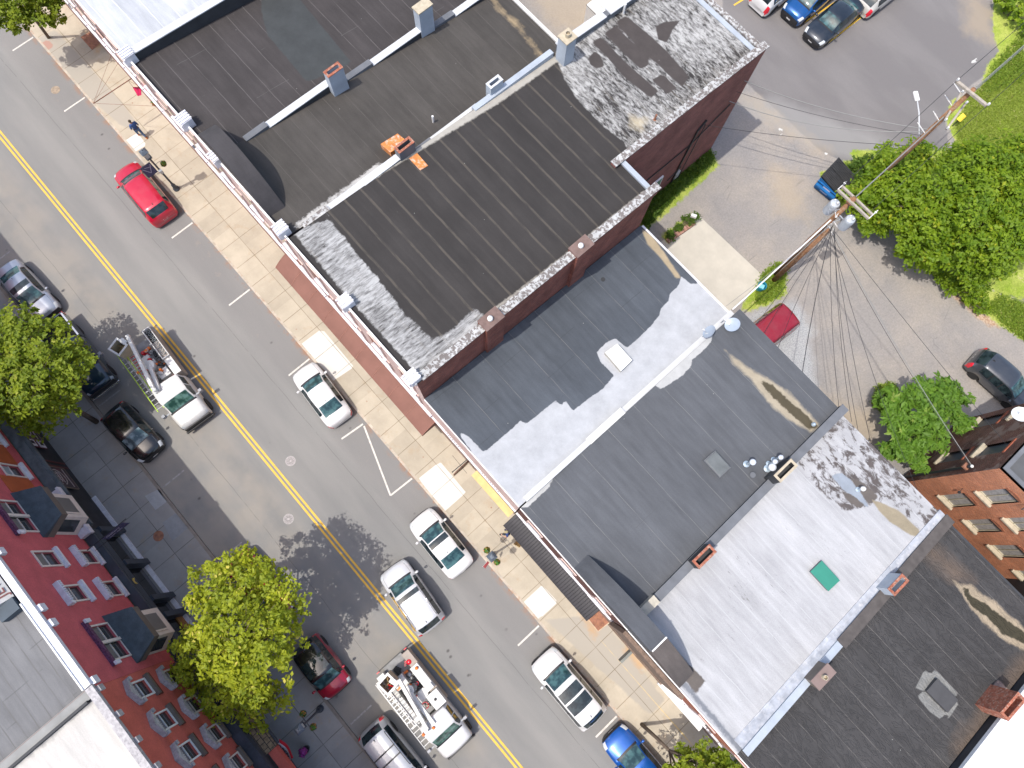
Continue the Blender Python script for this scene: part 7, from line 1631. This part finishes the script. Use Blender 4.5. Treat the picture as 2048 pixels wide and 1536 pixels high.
street_lamp(.52, -.50, 'black street lamp with two flower baskets and a red flag on the sunny pavement', 0.0, 2, None, 3)
street_lamp(.37, -12.98, 'black street lamp with two flower baskets on the shaded pavement', 0.0, 2, None, 4)
fl2 = thing('small_flag', 'small red and white flag leaning from the lower lamp post over the kerb', 'flag', (.52, -.65, 2.2))
m = MB(); m.tube([(.52, -.55, 2.2), (.60, -1.25, 2.75)], .012, 5); m.build('pole', M_whitep, fl2)
m = MB(); m.face([(.56, -.85, 2.45), (.60, -1.22, 2.72), (.78, -1.22, 2.5), (.70, -.85, 2.25)]); m.build('cloth', flat('red_white_cloth', (.6, .12, .12), .7), fl2)
# raspberry shop flag and bracket rods over the pavement, top left
hs = thing('hanging_shop_sign', 'raspberry pennant sign hung from a long rusty rod across the upper pavement', 'sign', (-36.6, 1.9, 3.6))
p0, p1 = P(187, 207, 3.6), P(278, 147, 3.6)
M_rod = vary('rusty_rod', (.18, .08, .05), .2, 5, .8)
m = MB(); m.tube([(*p0, 3.6), (*p1, 3.6)], .028, 6); m.build('rod', M_rod, hs)
for q in ((228, 95, 5.2), (305, 212, 4.6), (240, 120, 5.2)):
    m = MB(); m.tube([(*p0, 3.62), (*P(q[0], q[1], q[2]), q[2])], .010, 4); m.build('stay_wire', M_rod, hs)
a = Vector((*P(256, 161, 3.4), 3.4)); m = MB(); b = Vector((*P(283, 190, 2.5), 2.5)); c = Vector((*P(266, 175, 2.5), 2.5)); d = Vector((*P(276, 192, 2.2), 2.2)); e = Vector((*P(266, 174, 3.0), 3.0)); f_ = Vector((*P(282, 174, 3.0), 3.0))
m.face([e, f_, b, d, c]); o = m.build('pennant', M_magenta, hs); sm = o.modifiers.new('solid', 'SOLIDIFY'); sm.thickness = .02
m = MB(); m.tube([a, e], .01, 4); m.tube([a, f_], .01, 4); m.build('chain', M_rod, hs)
def wallflowers(u, v, z, label, seed, small=False):
    s, t_ = P(u, v, z); t = thing('flower_basket', label, 'flower basket', (s, t_, z), 0, 'wall baskets on the pink front'); rr_ = random.Random(seed)
    m = MB(); m.lathe([(.03, 0), (.16, .08), (.18, .2), (.16, .2), (.03, .06)], s, t_, z-.15, 12); m.build('basket', M_iron, t)
    m = MB(); m.tube([(s, t_, z+.05), (s, TF, z+.3)], .012, 5); m.build('bracket', M_iron, t)
    m = MB(); blobs(rr_, (s, t_, z+.1), .22, 130, .06, m); m.build('greenery', M_leafd, t)
    m = MB(); blobs(rr_, (s, t_, z+.12), .27, 90, .045, m); m.build('flowers', flat('scarlet_petals', (.62, .05, .05), .7), t)
wallflowers(310, 207, 3.0, 'basket of red flowers on the pink front, the lower of the two', 61)
wallflowers(284, 173, 3.0, 'basket of pink and red flowers on the pink front next to the raspberry pennant', 62)
pb_ = thing('green_wall_lamp', 'small dark green lamp fixture on a rod on the pink front above the walking man', 'wall lamp', (*P(352, 247, 3), 3))
m = MB(); q0 = Vector((*P(342, 240, 3.2), 3.2)); q1 = Vector((*P(355, 256, 3.0), 3.0)); m.tube([q0, q1], .05, 8); m.build('fixture', flat('dark_olive_metal', (.06, .07, .03), .5), pb_); m = MB(); m.tube([q0, (q0.x, TF, 3.3)], .015, 5); m.build('rod', M_rod, pb_)
# oval pub style sign on a scrolled bracket
os_ = thing('oval_hanging_sign', 'oval brown sign hung from an iron bracket over the pavement by the yellow ledge', 'sign', (-2.0, 1.9, 3.2))
a = P(947, 908, 3.9); b = P(905, 944, 3.9)
m = MB(); m.tube([(a[0], TF-.05, 3.9), (*b, 3.9)], .025, 6); m.lathe([(0, -.05), (.04, 0), (0, .05)], b[0], b[1], 3.9, 8); m.tube([(*P(905, 911, 3.7), 3.7), (*P(934, 947, 3.7), 3.7)], .010, 5); m.build('bracket', M_iron, os_)
c1, c2 = P(907, 951, 3.1), P(940, 920, 3.1); mx_, my_ = (c1[0]+c2[0])/2, (c1[1]+c2[1])/2; dx, dy = c2[0]-c1[0], c2[1]-c1[1]; l_ = math.hypot(dx, dy); dx /= l_; dy /= l_
m = MB(); k = len(m.v); K = 24
for sg_ in (-.03, .03):
    for i in range(K): q = 2*math.pi*i/K; m.v.append((mx_+dx*math.cos(q)*l_/2-dy*sg_, my_+dy*math.cos(q)*l_/2+dx*sg_, 3.15+.42*math.sin(q)))
m.f += [tuple(k+i for i in range(K)), tuple(k+K+i for i in reversed(range(K)))]; m.m += [0, 0]
for i in range(K): j = (i+1) % K; m.f.append((k+i, k+K+i, k+K+j, k+j)); m.m.append(0)
m.build('board', vary('brown_sign_board', (.15, .075, .05), .3, 6, .7), os_)
m = MB()
for i in range(-3, 4): m.obox((mx_+dx*i*.13, my_+dy*i*.13, 3.15+.05*math.sin(i*2)), (dx, dy, 0), (-dy, dx, 0), (0, 0, 1), .045, .036, .11)
m.build('gilt_letters', flat('gilt_letters', (.42, .33, .16), .6), os_)
m = MB(); m.tube([(mx_-dx*.3, my_-dy*.3, 3.5), (mx_-dx*.3, my_-dy*.3, 3.9)], .008, 4); m.tube([(mx_+dx*.3, my_+dy*.3, 3.5), (mx_+dx*.3, my_+dy*.3, 3.9)], .008, 4); m.build('hangers', M_iron, os_)
bl_ = thing('blade_sign', 'narrow grey blade sign sticking out over the pavement by the brown timber front', 'sign', (9.2, 1.6, 3.0))
p0, p1 = P(1241, 1324, 3.0), P(1270, 1296, 3.0); m = MB(); dd = Vector((p1[0]-p0[0], p1[1]-p0[1], 0)); L_ = dd.length; dd.normalize(); m.obox(((p0[0]+p1[0])/2, (p0[1]+p1[1])/2, 2.85), dd, (-dd.y, dd.x, 0), (0, 0, 1), L_/2, .07, .30); m.build('board', vary('grey_green_board', (.19, .20, .18), .1, 4, .6), bl_)
m = MB(); m.tube([(p1[0], p1[1], 3.1), (p1[0], TF, 3.1)], .02, 5); m.build('bracket', M_iron, bl_)
sb_ = thing('banner_shadow_panel', 'small tan folding board on the pavement beneath the lamp shadow', 'sign board', (*P(1035, 1086, .5), KZ))
s, t_ = P(1037, 1087, .4); m = MB(); m.obox((s, t_, .55), (.95, .3, 0), (-.25, .8, .5), (0, -.5, .85), .20, .02, .38); m.obox((s+.04, t_+.22, .55), (.95, .3, 0), (.25, -.8, .5), (0, .5, .85), .20, .02, .38); m.build('boards', vary('banner_shadow_tan', (.45, .32, .16), .1, 3, .7), sb_)  # tan panels added in place of the banner's shadow on the pavement

# ======================= utility poles and lines
def upole(x, y, H, label, top_r=.12):
    t = thing('utility_pole', label, 'utility pole', (x, y, gz), 0, 'wooden utility poles'); m = MB(); m.tube([(x, y, gz-.3), (x, y, H*.5), (x+.02, y, H)], [.17, .15, top_r], 12); m.build('pole', M_pole, t, smooth=True); return t
def arm(t, a, b, w=.055, h=.06, ins=0, mat=M_wood):
    a, b = Vector(a), Vector(b); d = (b-a).normalized(); s_ = Vector((-d.y, d.x, 0)).normalized(); m = MB(); m.obox((a+b)/2, d, s_, d.cross(s_), (b-a).length/2, w, h); o = m.build('crossarm', mat, t)
    for i in range(ins):
        q = a.lerp(b, i/(ins-1) if ins > 1 else .5); m = MB(); m.lathe([(.03, 0), (.07, .04), (.03, .08), (.065, .12), (.02, .18)], q.x, q.y, q.z+.06, 10); m.build('insulator', M_whitep, o, smooth=True)
p1x, p1y = -.55, 24.75
u1 = upole(p1x, p1y, 10.2, 'brown utility pole carrying two grey transformers beside the blue dumpster')
for dy in (-.14, .16): arm(u1, (-1.42, p1y+dy, 10.0), (.72, p1y+dy, 10.0), ins=0)
for x_ in (-1.42, .70):
    m = MB(); m.tube([(x_, p1y-.2, 10.1), (x_, p1y+.45, 10.15)], .022, 6); m.lathe([(.02, 0), (.06, .02), (.06, .05), (.02, .07)], x_, p1y+.3, 10.1, 8); m.build('end_insulator', M_whitep, u1)
m = MB(); m.box(p1x-.16, p1x+.16, p1y-.2, p1y+.2, 9.85, 9.95); m.build('saddle', M_rustg, u1)
for (px, lab) in (((1672, 405), 'a'), ((1703, 437), 'b')):
    s, t_ = P(px[0], px[1], 9.0); m = MB(); m.lathe([(.24, 0), (.27, .05), (.27, .85), (.24, .95), (.10, 1.02), (0, 1.03)], s, t_, 8.0, 20); tf = m.build('transformer', vary('transformer_grey', (.40, .43, .46), .08, 3, .35), u1, smooth=False)
    m = MB(); m.lathe([(.04, 0), (.07, .03), (.04, .06), (.07, .09), (.04, .12), (.02, .18)], s+.08, t_-.02, 9.03, 10); m.lathe([(.03, 0), (.05, .03), (.02, .1)], s-.12, t_+.06, 9.0, 8); m.build('bushing', M_whitep, tf, smooth=True)
    m = MB(); m.tube([(s, t_, 8.5), (p1x, p1y, 8.5)], .04, 6); m.build('bracket', M_galv, tf)
rr_ = random.Random(12)
for k in range(9):
    z = rr_.uniform(7.2, 9.7); m = MB(); q = Vector((p1x+rr_.uniform(-.5, .7), p1y+rr_.uniform(-.7, .1), z)); m.tube([(p1x, p1y, z), q, q+Vector((rr_.uniform(-.2, .2), rr_.uniform(-.3, .1), rr_.uniform(-.3, .3)))], .02, 5); m.lathe([(.03, 0), (.055, .03), (.03, .12)], q.x, q.y, q.z, 8); m.build('fitting', [M_galv, M_whitep, M_iron][k % 3], u1)
m = MB(); m.tube([(p1x+.14, p1y-.05, .1), (p1x+.14, p1y-.05, 7.6)], .05, 8); m.build('riser_conduit', vary('conduit_white', (.50, .50, .49), .1, 3, .5), u1)
st = thing('stub_pole', 'shorter brown timber stub pole standing against the transformer pole', 'utility pole', (-.28, 24.35, gz))
m = MB(); m.tube([(-.28, 24.35, gz-.2), (-.24, 24.3, 7.6)], [.16, .13], 12); m.build('pole', M_pole, st, smooth=True)
p2x, p2y = -.55, 32.2
u2 = upole(p2x, p2y, 12.1, 'brown utility pole with crossarms and a street light rising out of the trees')
arm(u2, (-1.40, 31.98, 12.0), (.50, 32.08, 12.0), .075, .06, 2)
arm(u2, (-.86, 33.35, 10.4), (-.36, 31.4, 10.4), .05, .05, 3); arm(u2, (-.30, 33.0, 10.4), (.02, 31.3, 10.2), .05, .05, 2)
for (a, b) in (((-.8, 33.3, 10.4), (-1.5, 33.3, 10.6)), ((-.7, 32.6, 10.2), (-1.35, 32.6, 10.4)), ((-.6, 32.0, 9.6), (-1.15, 32.0, 9.8)), ((-.6, 31.8, 8.6), (-1.3, 31.9, 8.7))):
    m = MB(); m.tube([a, b], .018, 6)
    for k in range(5): q = Vector(a).lerp(Vector(b), .3+.1*k); m.lathe([(.02, -.02), (.05, 0), (.02, .02)], q.x, q.y, q.z, 8, 'x')
    m.build('long_insulator', M_whitep, u2)
q0 = (p2x-.1, p2y+.1, 7.6); q1 = (*P(1838, 225, 8.0), 8.0); q2 = (*P(1834, 198, 8.1), 8.1)
m = MB(); m.tube([q0, q1, q2], .035, 8); m.build('light_arm', vary('light_grey_arm', (.55, .56, .57), .08, 3, .4), u2, smooth=True)
m = MB(); c = Vector(q2); d = (Vector(q2)-Vector(q1)); d.z = 0; d.normalize(); s_ = Vector((-d.y, d.x, 0))
m.obox(c+d*.18, d, s_, (0, 0, 1), .30, .13, .07); m.build('light_head', M_whitep, u2, bevel=.05)
def wire(label, a, b, sag, r=.014, mat=M_wire, n=14, name='cable', grp='overhead cables'):
    a, b = Vector(a), Vector(b); t = MB(); t.tube([a.lerp(b, i/n)-Vector((0, 0, sag*4*(i/n)*(1-i/n))) for i in range(n+1)], r, 5, False); o = t.build(name, mat); tag(o, label, 'cable', grp); return o
for x_, wl in ((-1.4, 'thin cable between the two utility poles on the parking lot side'), (-.55, 'thick grey cable between the two utility poles'), (.5, 'thin cable between the two utility poles on the tree side')): wire(wl, (x_ if x_ > -1 else -1.42, p1y+.1, 10.2 if x_ != -.55 else 9.4), (x_, 32.05, 12.1 if x_ != -.55 else 9.9), .25, .014 if x_ != -.55 else .035, M_wire if x_ != -.55 else M_wireg)
for x_, z_, wl in ((-1.4, 12.1, 'thin cable over the lot edge running to the upper right corner'), (-.55, 11.2, 'upper of the two thick grey cables running to the upper right corner'), (-.5, 10.4, 'lower of the two thick grey cables running to the upper right corner'), (.5, 12.1, 'thin cable over the lawn running to the upper right corner')): wire(wl, (x_, 32.1, z_), (x_+.3, 62, z_-.3), .8, .014 if z_ > 11.5 else .026, M_wire if z_ > 11.5 else M_wireg)
wls = ['upper pale twisted cable from the second pole to the tall brick wall', 'lower sagging pale twisted cable from the second pole to the tall brick wall', 'thin black cable from the second pole to the top of the tall brick wall', 'thin black cable from the second pole passing above the dumpster']
for (wl, (z0, tgt, sg_, rr0, mt)) in zip(wls, ((8.6, (S3c, 27.2, 7.9), .5, .022, M_wireg), (8.4, (S3c, 26.6, 6.6), .9, .022, M_wireg), (8.0, (S3c, 26.9, 7.2), .35, .012, M_wire), (7.0, (S3c, 24.4, 6.5), .3, .014, M_wire))):
    wire(wl, (p2x, p2y, z0), tgt, sg_, rr0, mt)
zr5 = zp(PL5, T5)+.1; zr6 = zp(PL6, T6)+.1
for i, (tx_, ty_, tz_) in enumerate(((-.9, 17.2, 7.3), (.9, 17.4, zr5-.4), (1.5, 17.4, zr5-.4), (2.6, 17.4, zr5-.5), (4.4, 17.4, zr5-.5), (6.7, 17.4, zr5), (7.6, 17.4, zr6), (8.6, 17.3, zr6-.5), (9.6, 17.3, zr6-.6), (S0-.1, 20.95, 6.55), (S0-.1, 20.95, 6.45), (12.5, 17.3, zr6-.3), (24, 21, 8))):
    wl = ['thick pale service cable to the slate roof edge', 'thin cable to the grey roof nearest the slate roof', 'thin cable on the grey roof edge, third from the slate roof', 'thin cable landing on the grey roof above the puddle', 'thicker black cable landing at the puddle end of the grey roof', 'thin cable to the corner between the grey and silver roofs', 'thin cable to the nearest corner of the silver roof', 'thin cable to the flaking edge of the silver roof', 'thin cable to the middle of the flaking silver roof edge', 'pale cable to the head of the service mast on the brick wall', 'thin black cable to the service mast on the brick wall', 'thin cable crossing the sumac tree to the far silver roof corner', 'long thin cable crossing above the orange brick building'][i]
    wire(wl, (p1x+.25+.03*i, p1y-.4-.03*i, 8.3-.09*(i % 6)), (tx_, ty_, tz_), .25+.06*(i % 4), .018 if i in (9, 4) else .012, M_wireg if i in (0, 9) else M_wire)
wire('thick pale cable from the transformer pole down to the slate roof corner', (p1x, p1y-.2, 8.0), (-.55, 17.3, 7.35), .35, .045, M_whitep)

# ======================= yard things
dp = thing('dumpster', 'blue dumpster with two black ribbed lids beneath the utility pole', 'dumpster', (-2.4, 32.7, gz)); 
c = P(1678, 352, 1.3); f_ = P(1700, 330, 1.3); b_ = P(1655, 378, 1.3)
ax = math.atan2(f_[1]-b_[1], f_[0]-b_[0]); ca, sa_ = math.cos(ax), math.sin(ax); dp.location = (c[0], c[1], gz); dp.rotation_euler = (0, 0, ax)
M_dblue = vary('dumpster_blue', (.010, .13, .36), .15, 3, .5, obj=True, tint=(.12, .13, .14), tamp=.3)
m = MB(); k = len(m.v); 
for (x, y, z) in ((-.80, -.75, 0), (.80, -.75, 0), (.80, .75, 0), (-.80, .75, 0), (-.98, -.80, 1.05), (.98, -.80, 1.05), (.98, .80, 1.42), (-.98, .80, 1.42)): m.v.append((x, y, z))
for q in ((3, 2, 1, 0), (0, 1, 5, 4), (1, 2, 6, 5), (2, 3, 7, 6), (3, 0, 4, 7)): m.f.append(tuple(k+i for i in q)); m.m.append(0)
m.obox((-1.05, 0, .75), (1, 0, 0), (0, 1, 0), (0, 0, 1), .10, .75, .07); m.obox((1.03, 0, .75), (1, 0, 0), (0, 1, 0), (0, 0, 1), .08, .75, .07)
for x in (-.98, .98): m.box(x-.04, x+.04, -.80, .80, 1.0, 1.06)
m.build('bin', M_dblue, dp, local=True)
for x0, x1 in ((-.93, -.02), (.02, .93)):
    m = MB(); k = len(m.v); sl = (1.42-1.05)/1.6
    nrib = 7; m.face([(x0, -.84, 1.10), (x1, -.84, 1.10), (x1, .84, 1.49), (x0, .84, 1.49)]); m.face([(x0, -.84, 1.04), (x0, .84, 1.43), (x1, .84, 1.43), (x1, -.84, 1.04)]); m.face([(x0, -.84, 1.04), (x1, -.84, 1.04), (x1, -.84, 1.10), (x0, -.84, 1.10)])
    m.face([(x0, -.84, 1.04), (x0, -.84, 1.10), (x0, .84, 1.49), (x0, .84, 1.43)]); m.face([(x1, -.84, 1.10), (x1, -.84, 1.04), (x1, .84, 1.43), (x1, .84, 1.49)])
    for i in range(nrib):
        x = x0+(i+.5)*(x1-x0)/nrib; m.obox((x, 0, 1.31), (1, 0, 0), (0, .974, .226), (0, -.226, .974), .028, .78, .018)
    m.build('lid', vary('black_plastic_lid', (.035, .035, .037), .2, 3, .55, obj=True), dp, local=True)
m = MB(); m.box(-1.0, -.985+.0, -.28, .28, .4, .95); m.build('label', flat('pale_label', (.45, .48, .62), .6), dp, local=True)
s, t_ = P(1708, 378, .9); br_ = thing('oil_drum', 'dark drum with a rust brown lid beside the blue dumpster', 'drum', (s, t_, gz))
m = MB(); m.lathe([(.28, 0), (.29, .02), (.28, .3), (.295, .32), (.28, .34), (.28, .62), (.295, .64), (.28, .66), (.29, .88)], s, t_, gz, 20); m.build('drum', flat('dark_green_drum', (.04, .06, .055), .6), br_); m = MB(); m.lathe([(.30, 0), (.30, .03)], s, t_, gz+.881, 20); m.build('lid', vary('rust_brown_lid', (.30, .14, .09), .1, 5, .8), br_)
s, t_ = P(1524, 572, .5); bn = thing('plastic_bin', 'open turquoise plastic tub beside the concrete pad', 'bin', (s, t_, gz)); m = MB(); m.lathe([(.22, 0), (.27, .55), (.29, .56), (.29, .60), (.25, .60), (.21, .08), (0, .07)], s, t_, gz, 20); m.build('tub', flat('turquoise_plastic', (.01, .22, .34), .35), bn)
m = MB(); m.face([(s-.1, t_-.2, gz+.45), (s+.2, t_-.05, gz+.45), (s+.1, t_+.2, gz+.48), (s-.18, t_+.1, gz+.46)]); m.build('contents', flat('pale_blue_sheet', (.20, .50, .55), .5), bn)
s, t_ = P(1922, 236, .9); ys = thing('yellow_marker_sign', 'small bright yellow marker sign on a short post in the lawn', 'sign', (s, t_, gz)); m = MB(); m.tube([(s, t_-.03, gz), (s, t_-.03, .85)], .03, 6); m.build('post', M_iron, ys); m = MB(); m.obox((s, t_, .95), (1, 0, 0), (0, .7, .7), (0, -.7, .7), .16, .24, .015); m.build('plate', M_yellow, ys)
s, t_ = P(1386, 434, .7); mb_ = thing('white_post_box', 'small white box on a short dark post at the corner of the concrete pad', 'post', (s, t_, gz)); m = MB(); m.tube([(s, t_, gz), (s+.02, t_, .75)], .03, 6); m.build('post', M_iron, mb_); m = MB(); m.rbox(s, t_, .5, .18, .10, .75, .95); m.build('box', M_whitep, mb_, bevel=.01)
ed = thing('brick_edging', 'row of weathered red edging blocks along the concrete pad', 'edging', (*P(1355, 465), gz)); a = Vector((*P(1334, 484), 0)); b = Vector((*P(1388, 446), 0)); d = (b-a); Le = d.length; d.normalize()
for i in range(7):
    q = a+d*(i+.5)*Le/7; m = MB(); m.obox((q.x, q.y, .09+.01*(i % 2)), d, (-d.y, d.x, 0), (0, 0, 1), Le/14-.012, .15, .11); m.build('block', vary('red_edging_block', (.36, .20, .15), .25, 5, .9), ed, bevel=.015)
gp = thing('guy_post', 'thin grey post leaning in the shrubs by the bark mulch', 'post', (*P(1935, 555), gz)); q0, q1 = P(1935, 555, .3), P(1962, 540, 1.6); m = MB(); m.tube([(*q0, 0), (*q1, 1.6)], .03, 8); m.build('post', M_galv, gp)

# ======================= two people
def skin(name, pts, edges, rad, mat, parent, sub=2):
    me = bpy.data.meshes.new(name); me.from_pydata(pts, edges, []); o = bpy.data.objects.new(name, me); COL.objects.link(o); o.parent = parent
    md = o.modifiers.new('skin', 'SKIN'); md.use_smooth_shade = True
    for i, r in enumerate(rad): me.skin_vertices[0].data[i].radius = (r, r) if not isinstance(r, tuple) else r
    me.skin_vertices[0].data[0].use_root = True
    s_ = o.modifiers.new('sub', 'SUBSURF'); s_.levels = sub; s_.render_levels = sub; me.materials.append(mat); return o
def person(x, y, heading, label, shirt, trousers, skinm, hairm, stride, arms, cap=None, shoe=None, H=1.76, z=KZ):
    t = thing('person', label, 'person', (x, y, z), heading); k = H/1.76
    # local: x forward, y left
    hip = (0, 0, .95*k); fl = (stride*.5, .10, .08); fr = (-stride*.5, -.10, .10)
    kn = lambda f, s_: ((hip[0]+f[0])/2+.05, s_*.10, .50*k)
    sh = 1.44*k
    P_ = [hip, (0, 0, 1.15*k), (.01, 0, 1.36*k), (.02, 0, sh+.06), (.04, 0, 1.56*k),
          (.01, .17, sh-.02), arms[0][0], arms[0][1], (.01, -.17, sh-.02), arms[1][0], arms[1][1],
          (0, .09, .90*k), kn(fl, 1), (fl[0], fl[1], .10), (fl[0]+.14, fl[1], .05), (0, -.09, .90*k), kn(fr, -1), (fr[0], fr[1], .13), (fr[0]+.13, fr[1], .06)]
    E_ = [(0, 1), (1, 2), (2, 3), (3, 4), (2, 5), (5, 6), (6, 7), (2, 8), (8, 9), (9, 10), (0, 11), (11, 12), (12, 13), (13, 14), (0, 15), (15, 16), (16, 17), (17, 18)]
    R1 = [.13, .13, .14, .055, .05, .06, .045, .032, .06, .045, .032, .085, .06, .042, .035, .085, .06, .042, .035]
    body = skin('body', P_, E_, R1, skinm, t)
    # head with face, ears, five-fingered hands
    hz = 1.66*k; m = MB(); prof = [(0, -.125), (.045, -.115), (.068, -.07), (.078, 0), (.080, .05), (.066, .095), (.035, .118), (0, .125)]
    m.lathe(prof, .05, 0, hz, 14); m.obox((.137, 0, hz-.01), (1, 0, 0), (0, 1, 0), (0, 0, 1), .016, .012, .022)
    for s_ in (-1, 1): m.obox((.045, s_*.083, hz), (1, 0, 0), (0, 1, 0), (0, 0, 1), .02, .008, .03)
    m.obox((.123, 0, hz-.055), (1, 0, 0), (0, 1, 0), (0, 0, 1), .008, .022, .006); m.build('head', skinm, t, local=True, smooth=True)
    m = MB()
    for s_ in (-1, 1): m.obox((.122, s_*.03, hz+.015), (1, 0, 0), (0, 1, 0), (0, 0, 1), .006, .011, .006)
    m.build('eyes', V_trim, t, local=True)
    m = MB(); m.lathe([(.083, .02), (.088, .06), (.074, .105), (.04, .132), (0, .138)], .038, 0, hz, 14); m.build('cap' if cap else 'hair', cap or hairm, t, local=True, smooth=True)
    if cap: m = MB(); m.obox((.145, 0, hz+.05), (1, 0, -.1), (0, 1, 0), (0, 0, 1), .055, .065, .006); m.build('cap_peak', cap, t, local=True)
    for s_, ar in ((1, arms[0]), (-1, arms[1])):
        e, hnd = Vector(ar[0]), Vector(ar[1]); d = (hnd-e).normalized(); side = d.cross(Vector((0, s_, .2))).normalized(); nrm = d.cross(side)
        hp = [tuple(hnd), tuple(hnd+d*.05)]; he = [(0, 1)]; hr = [.028, .030]
        for q in range(4):
            b0 = hnd+d*.085+side*(.024*(q-1.5)); l = [.062, .075, .07, .055][q]; c1 = b0+d*l*.5+nrm*.006; c2 = b0+d*l*.85+nrm*.022; i0 = len(hp); hp += [tuple(b0), tuple(c1), tuple(c2)]; he += [(1, i0), (i0, i0+1), (i0+1, i0+2)]; hr += [.0105, .009, .008]
        i0 = len(hp); hp += [tuple(hnd+d*.03+side*.04), tuple(hnd+d*.07+side*.055+nrm*.01)]; he += [(0, i0), (i0, i0+1)]; hr += [.012, .010]
        skin('hand', hp, he, hr, skinm, t, 1)
    # clothes follow the body
    skin('shirt', [P_[0], P_[1], P_[2], P_[3], P_[5], tuple(Vector(P_[5]).lerp(Vector(P_[6]), .92)), P_[8], tuple(Vector(P_[8]).lerp(Vector(P_[9]), .92))], [(0, 1), (1, 2), (2, 3), (2, 4), (4, 5), (2, 6), (6, 7)], [(.16, .13), (.16, .14), (.18, .15), .07, .085, .062, .085, .062], shirt, t)
    skin('trousers', [P_[0], P_[11], P_[12], tuple(Vector(P_[13])+Vector((0, 0, .03))), P_[15], P_[16], tuple(Vector(P_[17])+Vector((0, 0, .03)))], [(0, 1), (1, 2), (2, 3), (0, 4), (4, 5), (5, 6)], [(.15, .13), .105, .08, .06, .105, .08, .06], trousers, t)
    for f in (fl, fr):
        m = MB(); m.obox((f[0]+.07, f[1], .045), (1, 0, 0), (0, 1, 0), (0, 0, 1), .135, .048, .045); m.build('shoe', shoe or V_trim, t, local=True, bevel=.03)
    return t
sk1 = flat('brown_skin', (.20, .10, .06), .6); sk2 = flat('fair_skin', (.52, .30, .21), .6)
person(-34.75, .10, math.pi*1.03, 'person in a blue shirt and jeans walking along the upper sunny pavement, seen from behind', flat('blue_shirt', (.03, .075, .22), .85), flat('denim', (.07, .13, .24), .85), sk1, flat('dark_hair', (.05, .035, .02), .8), .55,
       [((-.05, .26, 1.18), (.10, .24, 1.0)), ((-.06, -.27, 1.18), (.08, -.26, .98))], shoe=flat('orange_shoe', (.5, .14, .03), .7))
person(.12, 1.02, -2.2, 'person in a tan cap and a navy top stepping past the lower lamp post', flat('navy_top', (.02, .05, .18), .85), flat('dark_trousers', (.03, .035, .05), .85), sk2, flat('dark_hair2', (.05, .035, .02), .8), .5,
       [((.05, .28, 1.18), (.26, .22, 1.08)), ((-.1, -.30, 1.2), (-.12, -.36, .95))], cap=flat('tan_cap', (.34, .30, .17), .8))
